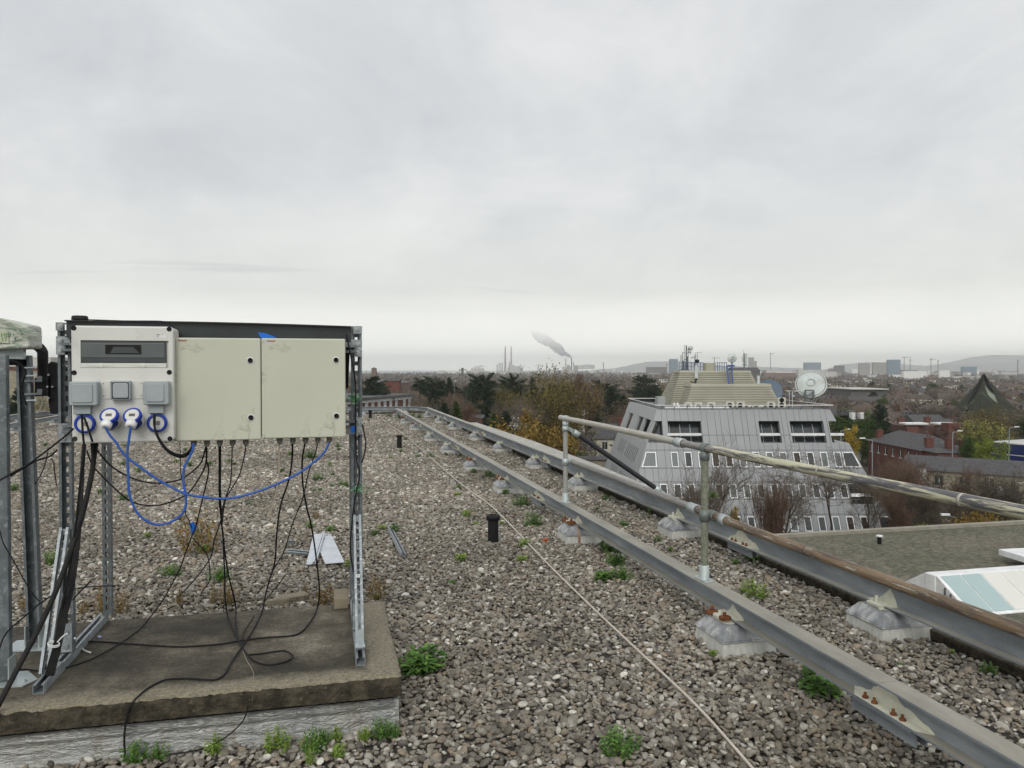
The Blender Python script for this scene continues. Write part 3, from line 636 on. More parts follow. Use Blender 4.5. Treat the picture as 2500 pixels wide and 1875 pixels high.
# blue tape stuck between the cream boxes, on the post; green film on the post
solo(MB().slab([oY(x, y, 3.985) for x, y in ((630, 811.5), (647, 813), (658, 817), (676, 824.5), (637, 826), (633, 818))], (0, .004, 0)), 'masking_tape', 'tape', 'crumpled blue masking tape sticking up between the two cream boxes', 'tape')
solo(MB().slab([oY(x, y, 4.095) for x, y in ((857, 1041), (864, 1039.5), (867, 1042), (867, 1055), (861, 1057.5), (857, 1055))], (0, .004, 0)), 'masking_tape', 'tape', 'blue masking tape wound on the right post near the box bottom', 'tape')
def shreds(c, n, s, mat, label, seed, cat='plastic film', name='plastic_film', ax=(1, .3, 1)):
    r = random.Random(seed); mb = MB()
    for i in range(n):
        p = Vector(c)+Vector((r.gauss(0, s*ax[0]), r.gauss(0, s*.3*ax[1]), r.gauss(0, s*.6*ax[2]))); d = Vector((r.uniform(-1, 1), r.uniform(-.4, .4), r.uniform(-.6, .6))).normalized()*s*r.uniform(.4, 1.2); w = Vector((0, r.uniform(-.3, .3), 1)).normalized()*s*r.uniform(.06, .22)
        mb.add([p-d-w, p+d*.4-w*1.5, p+d+w*.5, p-d*.2+w], [(0, 1, 2, 3)])
    return solo(mb, name, mat, label, cat)
M['greenfilm'] = leafmat('green_plastic_film', [(.3, (.03, .17, .06)), (.55, (.16, .36, .20)), (.8, (.42, .5, .42))], nscale=30)
M['film'] = leafmat('clear_plastic_film', [(.2, (.06, .22, .09)), (.45, (.30, .38, .30)), (.6, (.50, .50, .44)), (.85, (.62, .62, .57))], nscale=14, mixf=.7)
shreds(oY(868, 972, 4.12), 26, .022, 'greenfilm', 'torn green plastic film caught on the right post halfway down the cream box', 3)
shreds(oY(872, 1194, 4.12), 26, .022, 'greenfilm', 'torn green plastic film wound on the right post below the boxes', 4)
# ---------------------------------------------------------------- second frame at the left edge
sf = thing('antenna_stand', (-1.46, 4.2, ST), 'grey steel post stand at the left edge, on white base plates', 'frame')
mb = MB(); a, b = oY(-2, 865, 3.96), oY(27, 1655, 3.96); mb.box(-1.472, -1.415, 3.93, 3.97, ST+.01, oY(10, 866, 3.95).z); mb.build('front_post', 'galvd', sf, .004)
mb = MB(); x2 = oY(75, 1300, 4.40).x; strut(mb, (x2+.01, 4.42, ST+.01), (x2-.028, 4.42, oY(75, 868, 4.4).z), (0, -1, 0), w=.062, d=.05, slots=False); mb.build('rear_post', 'galvd', sf)
for cc, Yy in ((-1.44, 3.95), (x2+.01, 4.42)):
    mb = MB(); mb.slab([(cc-.14, Yy-.06, ST+.002), (cc+.10, Yy-.09, ST+.002), (cc+.14, Yy-.02, ST+.002), (cc+.06, Yy+.10, ST+.002), (cc-.12, Yy+.10, ST+.002)], (0, 0, .006))
    mb.box(cc+.028, cc+.033, Yy-.05, Yy+.03, ST+.008, ST+.12); mb.box(cc-.035, cc-.030, Yy-.05, Yy+.03, ST+.008, ST+.12)
    bolt(mb, (cc+.09, Yy-.04, ST+.008), (0, 0, 1)); mb.build('base_plate', 'clamp', sf)
zt = oY(50, 858, 4.3).z
mb = MB(); strut(mb, (-1.95, 4.36, zt), (x2-.005, 4.36, zt-.012), (0, -1, 0), w=.052, d=.041, slots=False); mb.build('top_rail', 'galvl', sf)
mb = MB(); mb.box(-1.95, x2-.02, 4.38, 4.50, zt-.068, zt-.032); mb.build('under_rail', 'black', sf)
pk = thing('wrapped_package', (-1.75, 4.3, zt+.03), 'pale box wrapped in clear and green plastic film on top of the left stand', 'package')
A = [oY(x, y, 4.25) for x, y in ((-60, 765), (2, 777), (71, 793), (73, 850), (-60, 855))]
MB().slab(A, (0, .18, 0)).build('box', 'filmbox', pk, .012, 3)
r = random.Random(5); mb = MB()
for i in range(46):
    t = r.random(); x = -20+94*t; y = 778+(x*.25)+r.uniform(0, 24)+.10*max(x, 0); c = oY(x, y, 4.245-r.random()*.008); d = oY(x+r.uniform(14, 44), y+r.uniform(3, 13), 4.243-r.random()*.008)-c; w = Vector((0, 0, r.uniform(.0008, .0026)))
    mb.add([c-w, c+d*.5-w*1.1, c+d, c+d*.5+w*.8], [(0, 1, 2, 3)])
for i in range(16):
    x = r.uniform(-20, 68); y = r.uniform(800, 852); c = oY(x, y, 4.246-r.random()*.01); d = Vector((r.uniform(-.035, .035), 0, r.uniform(-.025, .025))); w = Vector((d.z*.18, .002, -d.x*.18))
    mb.add([c-d-w, c+d*.5-w, c+d, c+w], [(0, 1, 2, 3)], 1)
mb.build('film_wrap', [M['film'], M['film']], pk)
mb = MB(); mb.slab([oY(x, y, 4.244) for x, y in ((-10, 806), (19, 807), (22, 838), (-10, 836))], (0, .002, 0)); mb.build('paper_label', pm('pale_green_label', (.50, .53, .38)), pk)
for j, (s_, xx, yy) in enumerate((('HB', 2, 818), ('17', 2, 829))):
    cu = bpy.data.curves.new('label_print', 'FONT'); cu.body = s_; cu.size = .028; cu.extrude = .0003; cu.align_y = 'CENTER'; cu.materials.append(pm('green_print', (.10, .22, .12)))
    tx = bpy.data.objects.new('label_print', cu); COL.objects.link(tx); tx.parent = pk; tx.location = oY(xx, yy, 4.243)-Vector(pk['_at']); tx.rotation_euler = (R(90), 0, 0)
cc = oY(84, 860, 4.62); P = [cc+Vector((-.085, 0, .035))]+[cc+Vector((-.045+.085*math.sin(t), 0, -.01+.06*math.cos(t))) for t in np.linspace(-.5, 1.57, 9)]+[cc+Vector((.04, 0, -.12)), cc+Vector((.04, .01, -.22))]
solo(MB().tube(smooth_path(P, 3), .026, 16), 'duct_bend', 'rubber', 'dark plastic pipe bend rising behind the left stand', 'pipe')
an = thing('panel_antenna', (oY(125, 1000, 4.5).x, 4.5, 1.25), 'black flat panel antenna clamped to the second post of the left stand', 'antenna')
MB().slab([oY(x, y, 4.44) for x, y in ((115.5, 890), (123, 882), (141, 888), (170, 902), (170, 1000), (143, 1010), (122, 1011), (117.5, 985), (115.5, 940))], (0, .06, 0)).build('radome', 'black', an, .006)
mb = MB(); mb.slab([oY(x, y, 4.42) for x, y in ((84, 923), (118, 921), (118, 967), (84, 968))], (0, .05, 0)); mb.build('bracket', 'black', an, .002)
mb = MB()
for y in (930, 962): mb.bar(oY(60, y, 4.385), oY(101, y-1, 4.385), .006, .01); mb.bar(oY(91, y-5, 4.385), oY(103, y-5, 4.385), .004, .03)
mb.build('clamp', 'galvd', an)
for x, y in ((118, 915), (115.5, 944), (127.5, 944), (118.5, 972)): MB().cyl(oY(x, y, 4.408), oY(x, y, 4.43), .005, 8).build('bolt', 'bolt', an)
for i, y in enumerate((896.5, 916.5, 976.5)):
    p, q = oY(59, y+1.5, 4.385), oY(87, y, 4.385); mb = MB(); mb.bar(p, q, .004, .006); mb.cyl(q+Vector((0, -.004, 0)), q+Vector((0, .004, 0)), .007, 8)
    solo(mb, 'cable_tie', 'galvl', ['uppermost', 'middle', 'lowest'][i]+' of three pale cable ties on the second post of the left stand', 'cable tie')
# ================================================================ RAIL BEAMS
BZ0, BZ1 = .188, .31
def ibeam(mb, p0, p1, z0, z1, w, tf=.010, tw=.007, mi=0):
    p0, p1 = Vector(p0), Vector(p1)
    mb.bar(p0+Vector((0, 0, z1-tf/2)), p1+Vector((0, 0, z1-tf/2)), w, tf, mi)
    mb.bar(p0+Vector((0, 0, z0+tf/2)), p1+Vector((0, 0, z0+tf/2)), w, tf, mi)
    mb.bar(p0+Vector((0, 0, (z0+z1)/2)), p1+Vector((0, 0, (z0+z1)/2)), tw, z1-z0-2*tf-.0005, mi)
YPED = [4.25, 7.25, 10.35, 12.75, 15.5, 18.2, 21.6, 24.35, 27.3]
def patch(mb, Y, x, z0, w, h, seed, face=-1, mi=0, spikes=5):
    """brushed mastic on a web face (x = face plane), ragged upper edge"""
    r = random.Random(seed); n = 26; xx = x+face*.0018; q = []
    for i in range(n+1):
        t = i/n; e = math.sin(math.pi*min(max(t, .02), .98))**.55
        k = .66+.24*math.sin(t*spikes*6.28+seed)+.10*math.sin(t*spikes*11+seed*2)+r.uniform(-.10, .10)
        q.append((Y+w/2-w*t+r.uniform(-.2, .2)*w/n, z0+h*e*max(k, .15)))
    for (ya, za), (yb, zb) in zip(q[:-1], q[1:]):
        f = (0, 1, 2, 3); mb.add([(xx, ya, z0), (xx, yb, z0), (xx, yb, zb), (xx, ya, za)], [f[::-1] if face < 0 else f], mi)
def beam(name, x, w, z1, y0, y1, joints, label, mats, seed, endpt=None, extra=None):
    t = thing(name, (x, 4, BZ0), label, 'steel beam')
    ys = [y0]+joints+[y1]
    for i in range(len(ys)-1):
        mb = MB(); a, b = ys[i]+(.002 if i else 0), ys[i+1]-.002
        K = max(1, int((b-a)/3))
        ibeam(mb, (x, a, 0), (x, b, 0), BZ0, z1, w); mb.build('beam_length', mats, t)
    tw = .007; xf = x-tw/2
    mb = MB(); r = random.Random(seed)
    for i, Y in enumerate(YPED): patch(mb, Y-.02, xf, BZ0+.010, .20+r.uniform(-.03, .03), (z1-BZ0)*r.uniform(.38, .68), seed+i, spikes=r.uniform(.5, 1.3))
    for i, Y in enumerate(YPED): 
        mb.slab([(x-w/2-.001, Y-.10, BZ0+.0105), (x-w/2-.001, Y+.10, BZ0+.0105), (xf, Y+.12, BZ0+.0105), (xf, Y-.12, BZ0+.0105)], (0, 0, .001))
    for j, Y in enumerate(joints):
        patch(mb, Y-.03, xf, BZ0+.010, .50, (z1-BZ0)*.78, seed+31+j, spikes=1.3)
        mb.slab([(x-w/2-.001, Y-.22, BZ0+.0105), (x-w/2-.001, Y+.15, BZ0+.0105), (xf, Y+.22, BZ0+.0105), (xf, Y-.28, BZ0+.0105)], (0, 0, .001))
    mb.build('mastic_patch', 'mastic', t)
    for Y in joints:
        mb = MB(); mb.box(x-w/2+.004, x+w/2-.004, Y-.2, Y+.2, BZ0-.012, BZ0-.0005); mb.box(x-.03, x-.02, Y-.2, Y+.2, BZ0-.075, BZ0-.012); mb.box(x+.02, x+.03, Y-.2, Y+.2, BZ0-.075, BZ0-.012); mb.build('splice_plate', mats, t)
        mb = MB()
        for dy in (-.13, -.075, .045, .105): bolt(mb, (x-w/2+.022, Y+dy, BZ0+.0115), (0, 0, 1), .013); mb.cyl((x-w/2+.022, Y+dy, BZ0+.02), (x-w/2+.022, Y+dy, BZ0+.036), .007, 8)
        mb.build('splice_bolt', 'rust', t)
    return t
X1, W1, X2, W2, Z2 = 2.424, .112, 3.505, .120, .345
beam('inner_beam', X1, W1, BZ1, -.5, 28.0, [2.92, 8.75, 14.6, 20.6, 26.0], 'long low grey steel beam with a buff top, nearer of the two running down the roof', 'beam', 11)
t2 = beam('outer_beam', X2, W2, Z2, -.5, 27.9, [6.02, 12.2, 17.4, 23.5], 'long grey steel beam at the roof edge, taller one behind the two pipes', 'beam2', 55)
P = [(3.46, 7.4), (3.57, 7.3), (3.74, 10.5), (3.80, 14), (3.72, 19.4), (3.46, 19.4)]
MB().slab([(x, y, Z2+.0008) for x, y in P], (0, 0, .006)).build('cover_plate', pm('pale_rail_plate', (.38, .37, .33), (.30, .29, .265), 5, rough=.7, c3=(.45, .44, .40), s3=9), t2)
# far end and left side rails
def rail_line(name, pts, z1, w, label):
    t = thing(name, (pts[0][0], pts[0][1], BZ0), label, 'steel beam')
    for a, b in zip(pts[:-1], pts[1:]):
        mb = MB(); ibeam(mb, (a[0], a[1], 0), (b[0], b[1], 0), BZ0, z1, w); mb.build('beam_length', 'beam2', t)
    return t
rail_line('outer_end_beam', [(3.505, 27.9), (3.36, 28.6), (2.9, 29.05), (-8.4, 29.05), (-9.1, 28.5), (-9.25, 27.6)], .325, .12, 'outer steel beam running across the far end of the roof and turning both corners')
rail_line('inner_end_beam', [(2.36, 28.06), (-7.6, 28.06), (-8.0, 27.5)], .275, .10, 'inner steel beam across the far end of the roof, meeting the nearer long beam')
rail_line('outer_left_beam', [(-9.25, 27.58), (-9.25, 6)], .345, .12, 'outer steel beam along the left roof edge, seen between the left posts')
rail_line('inner_left_beam', [(-8.02, 27.45), (-8.02, 6)], .31, .112, 'inner steel beam on the left side of the roof, seen between the left posts')
# ---------------------------------------------------------------- pedestals
def pedestal(x, Y, rust, label, group, seed, L_=.36, top=.175, w=.34):
    t = thing('beam_pedestal', (x, Y, 0), label, 'pedestal', group)
    r = random.Random(seed); h1 = .098; hx, hy = w/2, L_/2
    def ring(ex, ey, z, ch=.0): return [(x-ex, Y-ey, z), (x+ex, Y-ey, z), (x+ex, Y+ey, z), (x-ex, Y+ey, z)]
    MB().hexa(ring(hx+.012, hy+.012, -.02)+ring(hx-.004, hy-.004, h1)).build('upstand', 'pedwhite', t, .012, 3)
    MB().hexa(ring(hx+.008, hy+.008, h1-.006)+ring(hx+.004, hy+.004, h1+.004)).hexa(ring(hx+.003, hy+.003, h1+.0045)+ring(hx-.055, hy-.055, top)).build('lead_cap', 'lead', t, .014, 3)
    mb = MB(); mb.box(x-.115, x+.115, Y-.055, Y+.055, top+.0008, BZ0-.0005); mb.build('bearing_plate', 'mastic', t, .002)
    mb = MB()
    if rust:
        e = r.uniform(-.012, .012); MB().box(x-.135+e, x-.062, Y-.085+e, Y-.035, BZ0+.001, BZ0+.028).build('rusty_clamp', 'rust', t, .006); MB().box(x-.150, x-.080, Y+.045+e, Y+.095, BZ0+.0, BZ0+.026).build('rusty_clamp', 'rust', t, .006)
        MB().cyl((x-.10, Y-.06, BZ0+.028), (x-.10, Y-.06, BZ0+.050), .011, 6).build('rusty_bolt', 'rust', t); MB().cyl((x-.118, Y+.07, BZ0+.026), (x-.118+e, Y+.07, BZ0+.054), .010, 6).build('rusty_bolt', 'rust', t)
        mb = MB(); mb.box(x-.125, x-.07, Y-.03, Y+.04, BZ0+.0, BZ0+.02); mb.cyl((x-.095, Y+.005, BZ0+.02), (x-.095, Y+.005, BZ0+.042), .012, 6); mb.build('clip', 'mastic', t, .003)
    else:
        mb.box(x-.125, x-.055, Y-.06, Y+.05, BZ0, BZ0+.018); mb.cyl((x-.09, Y, BZ0+.018), (x-.09, Y, BZ0+.058), .012, 6); mb.build('clip', 'mastic', t, .003)
    if seed == 1:
        mb = MB(); yb = Y-hy; mb.add([(x-.075, yb-.0105, h1), (x-.045, yb-.0105, h1), (x-.052, yb+.050, top-.003), (x-.066, yb+.050, top-.003)], [(0, 1, 2, 3)]); mb.add([(x-.072, yb-.0185, .012), (x-.050, yb-.0185, .012), (x-.047, yb-.0135, h1-.004), (x-.074, yb-.0135, h1-.004)], [(0, 1, 2, 3)])
        mb.build('rust_stain', pm('rust_stain', (.22, .12, .07), (.34, .27, .2), 18, rough=.8), t)
    mb = MB(); n = 9; pts = []
    for i in range(n*2): th = i*math.pi/n; k = r.uniform(.75, 1.2); pts.append((x-.05+.10*k*math.cos(th), Y+.10*k*math.sin(th), top+.0012))
    pts = [(max(min(p[0], x+.10), x-.118), max(min(p[1], Y+.118), Y-.118), p[2]) for p in pts]
    mb.slab(pts, (0, 0, .002)); mb.build('mastic_smear', 'mastic', t)
for i, Y in enumerate(YPED):
    pedestal(X1, Y, i not in (4, 5), f'{ORD[i]} lead capped pedestal from the camera under the nearer long beam' + (', rust streaked' if i == 1 else ''), 'pedestals under the nearer long beam', i)
    pedestal(X2+.02, Y, False, f'{ORD[i]} lead capped pedestal from the camera under the roof edge beam', 'pedestals under the roof edge beam', 40+i, w=.36)
for i, Y in enumerate((13.2, 16.3, 19.4, 22.5, 25.6)):
    for xx, nm in ((-8.02, 'inner'), (-9.25, 'outer')): pedestal(xx, Y+.5, False, f'{ORD[i]} pedestal under the {nm} steel beam at the left roof edge', 'pedestals along the left roof edge', 70+i)
for i, xx in enumerate((2.75, 1.2, -.4, -2.2, -4.2, -6.2)):
    pedestal(xx, 28.6, False, f'{ORD[i]} pedestal from the right between the two beams at the far roof end', 'pedestals at the far roof end', 90+i)
# small foot under splice and rust mark on the cap of the second pedestal
mb = MB(); Yq = YPED[1]
# ---------------------------------------------------------------- guard rail of tube and clamps
def collar(mb, c, d, r=.036, l=.055, mi=0):
    d = Vector(d).normalized(); c = Vector(c); mb.lathe(c-d*l/2, d, [(r-.006, 0), (r, .001), (r, l-.001), (r-.006, l)], 20, mi)
ZU, ZL = 1.187, .737
gr = thing('guard_rail', (X1, 4.64, BZ1), 'tube guard rail of two pipes on posts clamped to the nearer long beam', 'guard rail')
sag = lambda y: .004*math.sin(y*1.1)
def pipe(pts, r, mat, name='pipe'): return MB().tube(pts, r, 18).build(name, mat, gr)
up_ = lambda y: Vector((X1+.004, y, ZU+sag(y)))
pipe([up_(y) for y in np.linspace(7.87, 4.98, 14)], .026, 'pipe_pale', 'top_pipe')
pipe([up_(y) for y in np.linspace(5.02, 4.30, 4)], .024, 'pipe_grey', 'top_pipe')
pipe([up_(y) for y in np.linspace(4.52, -.6, 26)], .0262, 'pipe_peel', 'top_pipe')
lo_ = lambda y: Vector((X1+.062, y, ZL+sag(y)+.0))
pipe([lo_(y) for y in np.linspace(7.74, 4.86, 14)], .0262, 'pipe_grey', 'middle_pipe')
pipe([lo_(y) for y in np.linspace(4.84, 3.62, 10)], .0268, 'pipe_brown', 'middle_pipe')
pipe([lo_(y) for y in np.linspace(3.612, -.6, 20)], .0268, 'pipe_brown', 'middle_pipe')
for Y, mat, cm in ((7.70, 'post_grey', 'clamp'), (4.64, 'post_green', 'clampd'), (1.58, 'post_green', 'clampd')):
    MB().cyl((X1, Y, BZ1+.01), (X1, Y, ZU-.02), .0245, 20).build('post', mat, gr)
    mb = MB(); P = []
    for k in range(24):
        th = k*2*math.pi/24; c_ = math.cos(th); P.append((X1+.040*math.sin(th), Y+.040*c_+(.045 if c_ > 0 else -.045), BZ1+.0015))
    mb.slab(P, (0, 0, .008)); mb.lathe((X1, Y, BZ1+.009), (0, 0, 1), [(.036, 0), (.033, .006), (.0325, .085), (.030, .09), (.0246, .09)], 24)
    for s in (-1, 1): bolt(mb, (X1, Y+s*.064, BZ1+.0095), (0, 0, 1), .009)
    mb.build('base_flange', 'clamp', gr)
    mb = MB(); collar(mb, (X1, Y, ZL), (0, 0, 1), .033, .075); mb.cyl((X1+.030, Y, ZL), (X1+.045, Y, ZL), .02, 12); mb.build('cross_clamp', cm, gr)
    mb = MB(); collar(mb, lo_(Y), (0, 1, 0), .034, .07); mb.build('cross_clamp', cm, gr)
    mb = MB(); collar(mb, (X1, Y, ZU-.055), (0, 0, 1), .031, .06); collar(mb, up_(Y), (0, 1, 0), .0335, .055); mb.build('tee_clamp', cm, gr)
for f, Y, m_ in ((up_, 5.02, 'clamp'), (lo_, 4.92, 'clamp')):
    mb = MB(); collar(mb, f(Y), (0, 1, 0), .034, .11); mb.build('sleeve_clamp', m_, gr)
mb = MB(); collar(mb, lo_(4.50), (0, 1, 0), .0345, .07); mb.build('sleeve_clamp', 'clamp', gr)
mb = MB(); collar(mb, up_(3.42), (0, 1, 0), .0275, .012); collar(mb, up_(2.52), (0, 1, 0), .0275, .016); mb.build('tape_band', 'pipe_pale', gr)
mb = MB(); mb.lathe(up_(7.87), (0, 1, 0), [(.026, -.02), (.029, -.018), (.029, .012), (.022, .018), (0, .018)], 18); mb.build('end_cap', 'pipe_pale', gr)
# brace going down to the outer beam
br = thing('brace_pipe', (3.45, 7.66, Z2), 'chipped black brace pipe sloping from the far guard post down to the edge beam', 'brace')
p0, p1 = Vector((X1+.035, 7.67, 1.083)), Vector((3.47, 7.66, .40)); d = (p1-p0).normalized()
MB().tube([p0+d*.07, p1-d*.04], .0265, 18).build('pipe', 'blackpipe', br)
mb = MB(); collar(mb, p0+d*.085, d, .033, .075); mb.obox(p0+d*.02, d*.03, Vector((0, .012, 0)), d.cross(Vector((0, 1, 0)))*.018); mb.cyl(p0+Vector((0, -.03, 0)), p0+Vector((0, .03, 0)), .010, 10); collar(mb, (X1, 7.70, 1.083), (0, 0, 1), .033, .055)
mb.cyl((X1-.005, 7.665, 1.083), (X1-.005, 7.655, 1.083), .010, 10); mb.build('swivel_clamp', 'clamp', br)
mb = MB(); collar(mb, p1-d*.03, d, .033, .07); mb.obox(p1+d*.03, d*.03, Vector((0, .012, 0)), d.cross(Vector((0, 1, 0)))*.02); mb.box(3.43, 3.55, 7.60, 7.72, Z2+.001, Z2+.012); mb.box(3.48, 3.50, 7.64, 7.68, Z2+.012, .40); mb.build('foot_clamp', 'clamp', br)
# ---------------------------------------------------------------- bits on the gravel
G0 = .014
cab = [(1850, 1890), (1700, 1722), (1560, 1590), (1440, 1477), (1330, 1369), (1207, 1242), (1150, 1200), (1100, 1160), (1030, 1098), (978, 1055), (950, 1037), (930, 1017), (916, 998)]
P = [oz(x, y, .050) for x, y in cab]
solo(MB().tube(smooth_path(P, 6), .0068, 8), 'buff_cable', pm('pale_buff_cable', (.56, .50, .43), (.48, .43, .37), 9, rough=.6), 'thin buff cable stretched over the pebbles beside the nearer long beam', 'cable')
def vent(x, y, h, r, label, cap=True):
    c = oz(x, y, 0); t = thing('vent_pipe', c, label, 'vent pipe', 'black vent pipes standing in the gravel')
    MB().cyl(c+Vector((0, 0, -.01)), c+Vector((0, 0, h-.035 if cap else h)), r, 20).build('pipe', 'black', t)
    MB().lathe(c+Vector((0, 0, h-.045)), (0, 0, 1), [(r+.001, 0), (r*1.32, .002), (r*1.32, .035), (r*1.1, .045), (r*.8, .045), (r*.75, .03), (0, .03)], 24).build('cap', 'black', t)
vent(1204, 1328, .285, .052, 'nearest black vent pipe standing in the gravel, beside the buff cable')
vent(975, 1096, .30, .052, 'middle black vent pipe in the gravel, about half way down the roof')
vent(904, 1022, .30, .055, 'farthest black vent pipe in the gravel, next to the end beams')
def fl(pts, z): return [oz(x, y, z) for x, y in pts]
wm = pm('bare_sheet_steel', (.60, .63, .68), (.48, .51, .56), 5, rough=.35, metal=.3)
t = MB().slab(fl([(787, 1302), (809, 1305), (841, 1373), (794, 1377), (778, 1340)], .035), (0, 0, .002)); solo(t, 'metal_sheet', wm, 'bright offcut of flat sheet steel lying on the pebbles behind the right post', 'metal offcut')
t = MB(); a, b = oz(790, 1300, .055), oz(768, 1374, .05); strut(t, a, b, (0, 0, 1), .03, .02, False); t.slab([a+Vector((-.10, 0, -.012)), a+Vector((-.02, 0, -.012)), b+Vector((-.02, 0, -.012)), b+Vector((-.07, 0, -.012))], (0, 0, .002)); solo(t, 'metal_channel', wm, 'folded steel channel lying across the bright sheet offcut', 'metal offcut')
a, b = oz(950, 1286, .045), oz(984, 1354, .045)
t = MB(); strut(t, a, b, (.3, 0, 1), .045, .03, True); solo(t, 'metal_channel', 'galv', 'offcut of slotted steel channel lying in the gravel right of the frame', 'metal offcut')
a, b = oz(701, 1346, .04), oz(752, 1351, .04); t = MB(); strut(t, a, b, (0, -.6, 1), .04, .03, True); solo(t, 'metal_channel', 'galv', 'short grey channel offcut with slots, left of the bright sheet', 'metal offcut')
a, b = oz(701, 1326, .04), oz(719, 1326, .04); t = MB(); strut(t, a, b, (0, -.6, 1), .04, .03, False); solo(t, 'metal_channel', 'galvd', 'tiny dark channel offcut just behind the short grey one', 'metal offcut')
c = oz(1331, 1320, .03); t = MB(); t.obox(c, (.026, .008, 0), (-.004, .015, .004), (0, -.004, .02)); solo(t, 'brick_chip', 'brickred', 'small bright red brick chip in the pebbles left of a pedestal', 'brick', bevel=.004)
A = [oz(x, y, ST+.002) for x, y in ((816, 1488), (851, 1488))]; w = A[1].x-A[0].x
t = MB(); t.box(A[0].x-.002, A[0].x+w, A[0].y, A[0].y+.215, ST+.002, ST+.066); solo(t, 'loose_brick', 'buffbrick', 'smooth buff brick standing at the back of the plinth, by the right post', 'brick', bevel=.004)
P = [oz(x, y, .25) for x, y in ((650, 1480), (700, 1474), (755, 1464), (742, 1453), (690, 1463))]
solo(MB().slab(P, (0, 0, .03)), 'stone_offcut', 'concpale', 'broken flat piece of pale concrete leaning at the back edge of the plinth', 'slab piece')
P = [oz(x, y, ST+.003) for x, y in ((237, 1554), (244, 1552), (249, 1556), (241, 1558))]; solo(MB().slab(P, (0, 0, .003)), 'plastic_scrap', pm('lilac_scrap', (.30, .38, .60)), 'tiny pale blue scrap lying on the plinth near the left feet', 'scrap')
# ---------------------------------------------------------------- cables
def cable(pts, n, Y0, Y1, r, mat, label, name='cable', z=ST+.008, cat='cable', group=None, nn=8):
    """first n points hang between Y0 and Y1; the rest lie on the plinth"""
    P = []
    for i, (x, y) in enumerate(pts):
        if i < n: P.append(oY(x, y, Y0+(Y1-Y0)*i/max(n-1, 1)))
        else: P.append(oz(x, y, z))
    return solo(MB().tube(smooth_path(P, 5), r, nn), name, mat, label, cat, group)
B1 = [(258, 1044), (268, 1062), (283, 1080), (305, 1112), (339, 1138), (384, 1170), (420, 1190), (454, 1206), (490, 1213), (547, 1217.5), (603, 1208), (671, 1184), (728, 1156), (762, 1132), (790, 1106), (803, 1082)]
cable(B1, 99, 3.80, 4.0, .0056, 'bluecable', 'long blue cable drooping from the left plug across to the right cream box')
B2 = [(319, 1043), (315, 1072), (311, 1105), (313, 1160), (316.5, 1208), (334.5, 1251), (362, 1274), (389, 1281), (418, 1274), (443, 1256), (453, 1236), (453, 1208), (447.6, 1174), (449, 1145), (459, 1122), (470, 1100), (473, 1083)]
cable(B2, 99, 3.80, 3.98, .0056, 'bluecable', 'blue cable looping low from the right plug up to the left cream box')
K1 = [(377, 1012), (377, 1040), (388, 1070), (410, 1098), (440, 1111), (460, 1103), (471, 1086)]
cable(K1, 99, 3.85, 3.99, .005, 'black', 'upper of the two black cables curving from the right socket to the left cream box')
cable([(x+1, y+5) for x, y in K1], 99, 3.86, 4.0, .005, 'black', 'lower of the two black cables curving from the right socket to the left cream box')
cable([(200, 1014), (202, 1055), (206, 1100), (202, 1135), (197, 1168), (191, 1225), (185, 1281), (176, 1345), (168, 1400), (158, 1450), (148, 1500), (128, 1590), (100, 1650)], 12, 3.83, 3.9, .005, 'black', 'black cable dropping from the left socket along the braced post')
cable([(205, 1018), (215, 1045), (226, 1079)], 99, 3.84, 4.05, .005, 'black', 'short black cable from the left socket behind the socket box')
cable([(212, 1100), (226, 1136), (250, 1163), (271, 1184), (316.5, 1222), (362, 1234.5), (407, 1229), (452, 1209.6), (470, 1192), (486, 1168), (500, 1140), (505, 1110), (504, 1088)], 99, 4.1, 4.02, .0038, 'black', 'thin black cable swagging lowest between the thick conduit and the cream box')
cable([(236, 1098), (267, 1134), (305, 1159), (350, 1176), (396, 1179), (441, 1170), (475, 1147), (493, 1125), (503, 1088)], 99, 4.1, 4.02, .0038, 'black', 'thin black cable swagging highest between the thick conduit and the cream box')
T = [(231, 1085), (230, 1104), (226, 1145), (217, 1190), (201, 1258), (181, 1321.5), (158, 1387), (135.6, 1445), (101.7, 1520), (67.8, 1585.6), (34, 1649), (0, 1714.5), (-40, 1790)]
P = [oY(x, y, 4.1-.5*min(i/11, 1.)) for i, (x, y) in enumerate(T)]
solo(MB().tube(smooth_path(P, 5), .0115, 12), 'corrugated_conduit', 'rubber', 'thick black conduit slanting from under the socket box to the lower left corner', 'conduit')
solo(MB().tube([oY(231, 1078, 4.1), oY(229.5, 1118, 4.1)], .019, 14, 0, True, .012), 'conduit_boot', 'black', 'flared black boot where the thick conduit leaves the socket box', 'conduit')
r = random.Random(9)
for k in range(5):
    off = k*5-8
    P = [oY(205+off*.25+r.uniform(-2, 2), 1085, 4.12), oY(197+off*.4, 1200, 4.02), oY(186+off*.6, 1330, 3.97), oY(167+off*.9, 1440, 3.92), oY(150+off*.9, 1510, 3.88), oY(140+off*.8, 1570, 3.84), oY(118+off, 1650, 3.80)]
    solo(MB().tube(smooth_path(P, 5), .0045, 7), 'bundled_cable', 'rubber', f'{ORD[k]} black cable from the left in the bundle tied to the slanting brace', 'cable', 'bundle tied to the slanting brace')
W = []
for k in range(2):
    for i in range(17): th = i*2*math.pi/16; W.append(oY(131+14*math.cos(th), 1572+6*math.sin(th)+k*3.5-1, 3.83-.02*math.sin(th)))
solo(MB().tube(smooth_path(W, 2), .0028, 6), 'nylon_rope', 'pvcwhite', 'white cord looped round the cable bundle on the brace', 'cord')
cable([(140, 1568), (152, 1555), (163, 1547), (165, 1550)], 99, 3.83, 4.1, .003, 'pvcwhite', 'white cord end tied up to the left post foot', 'nylon_rope', cat='cord')
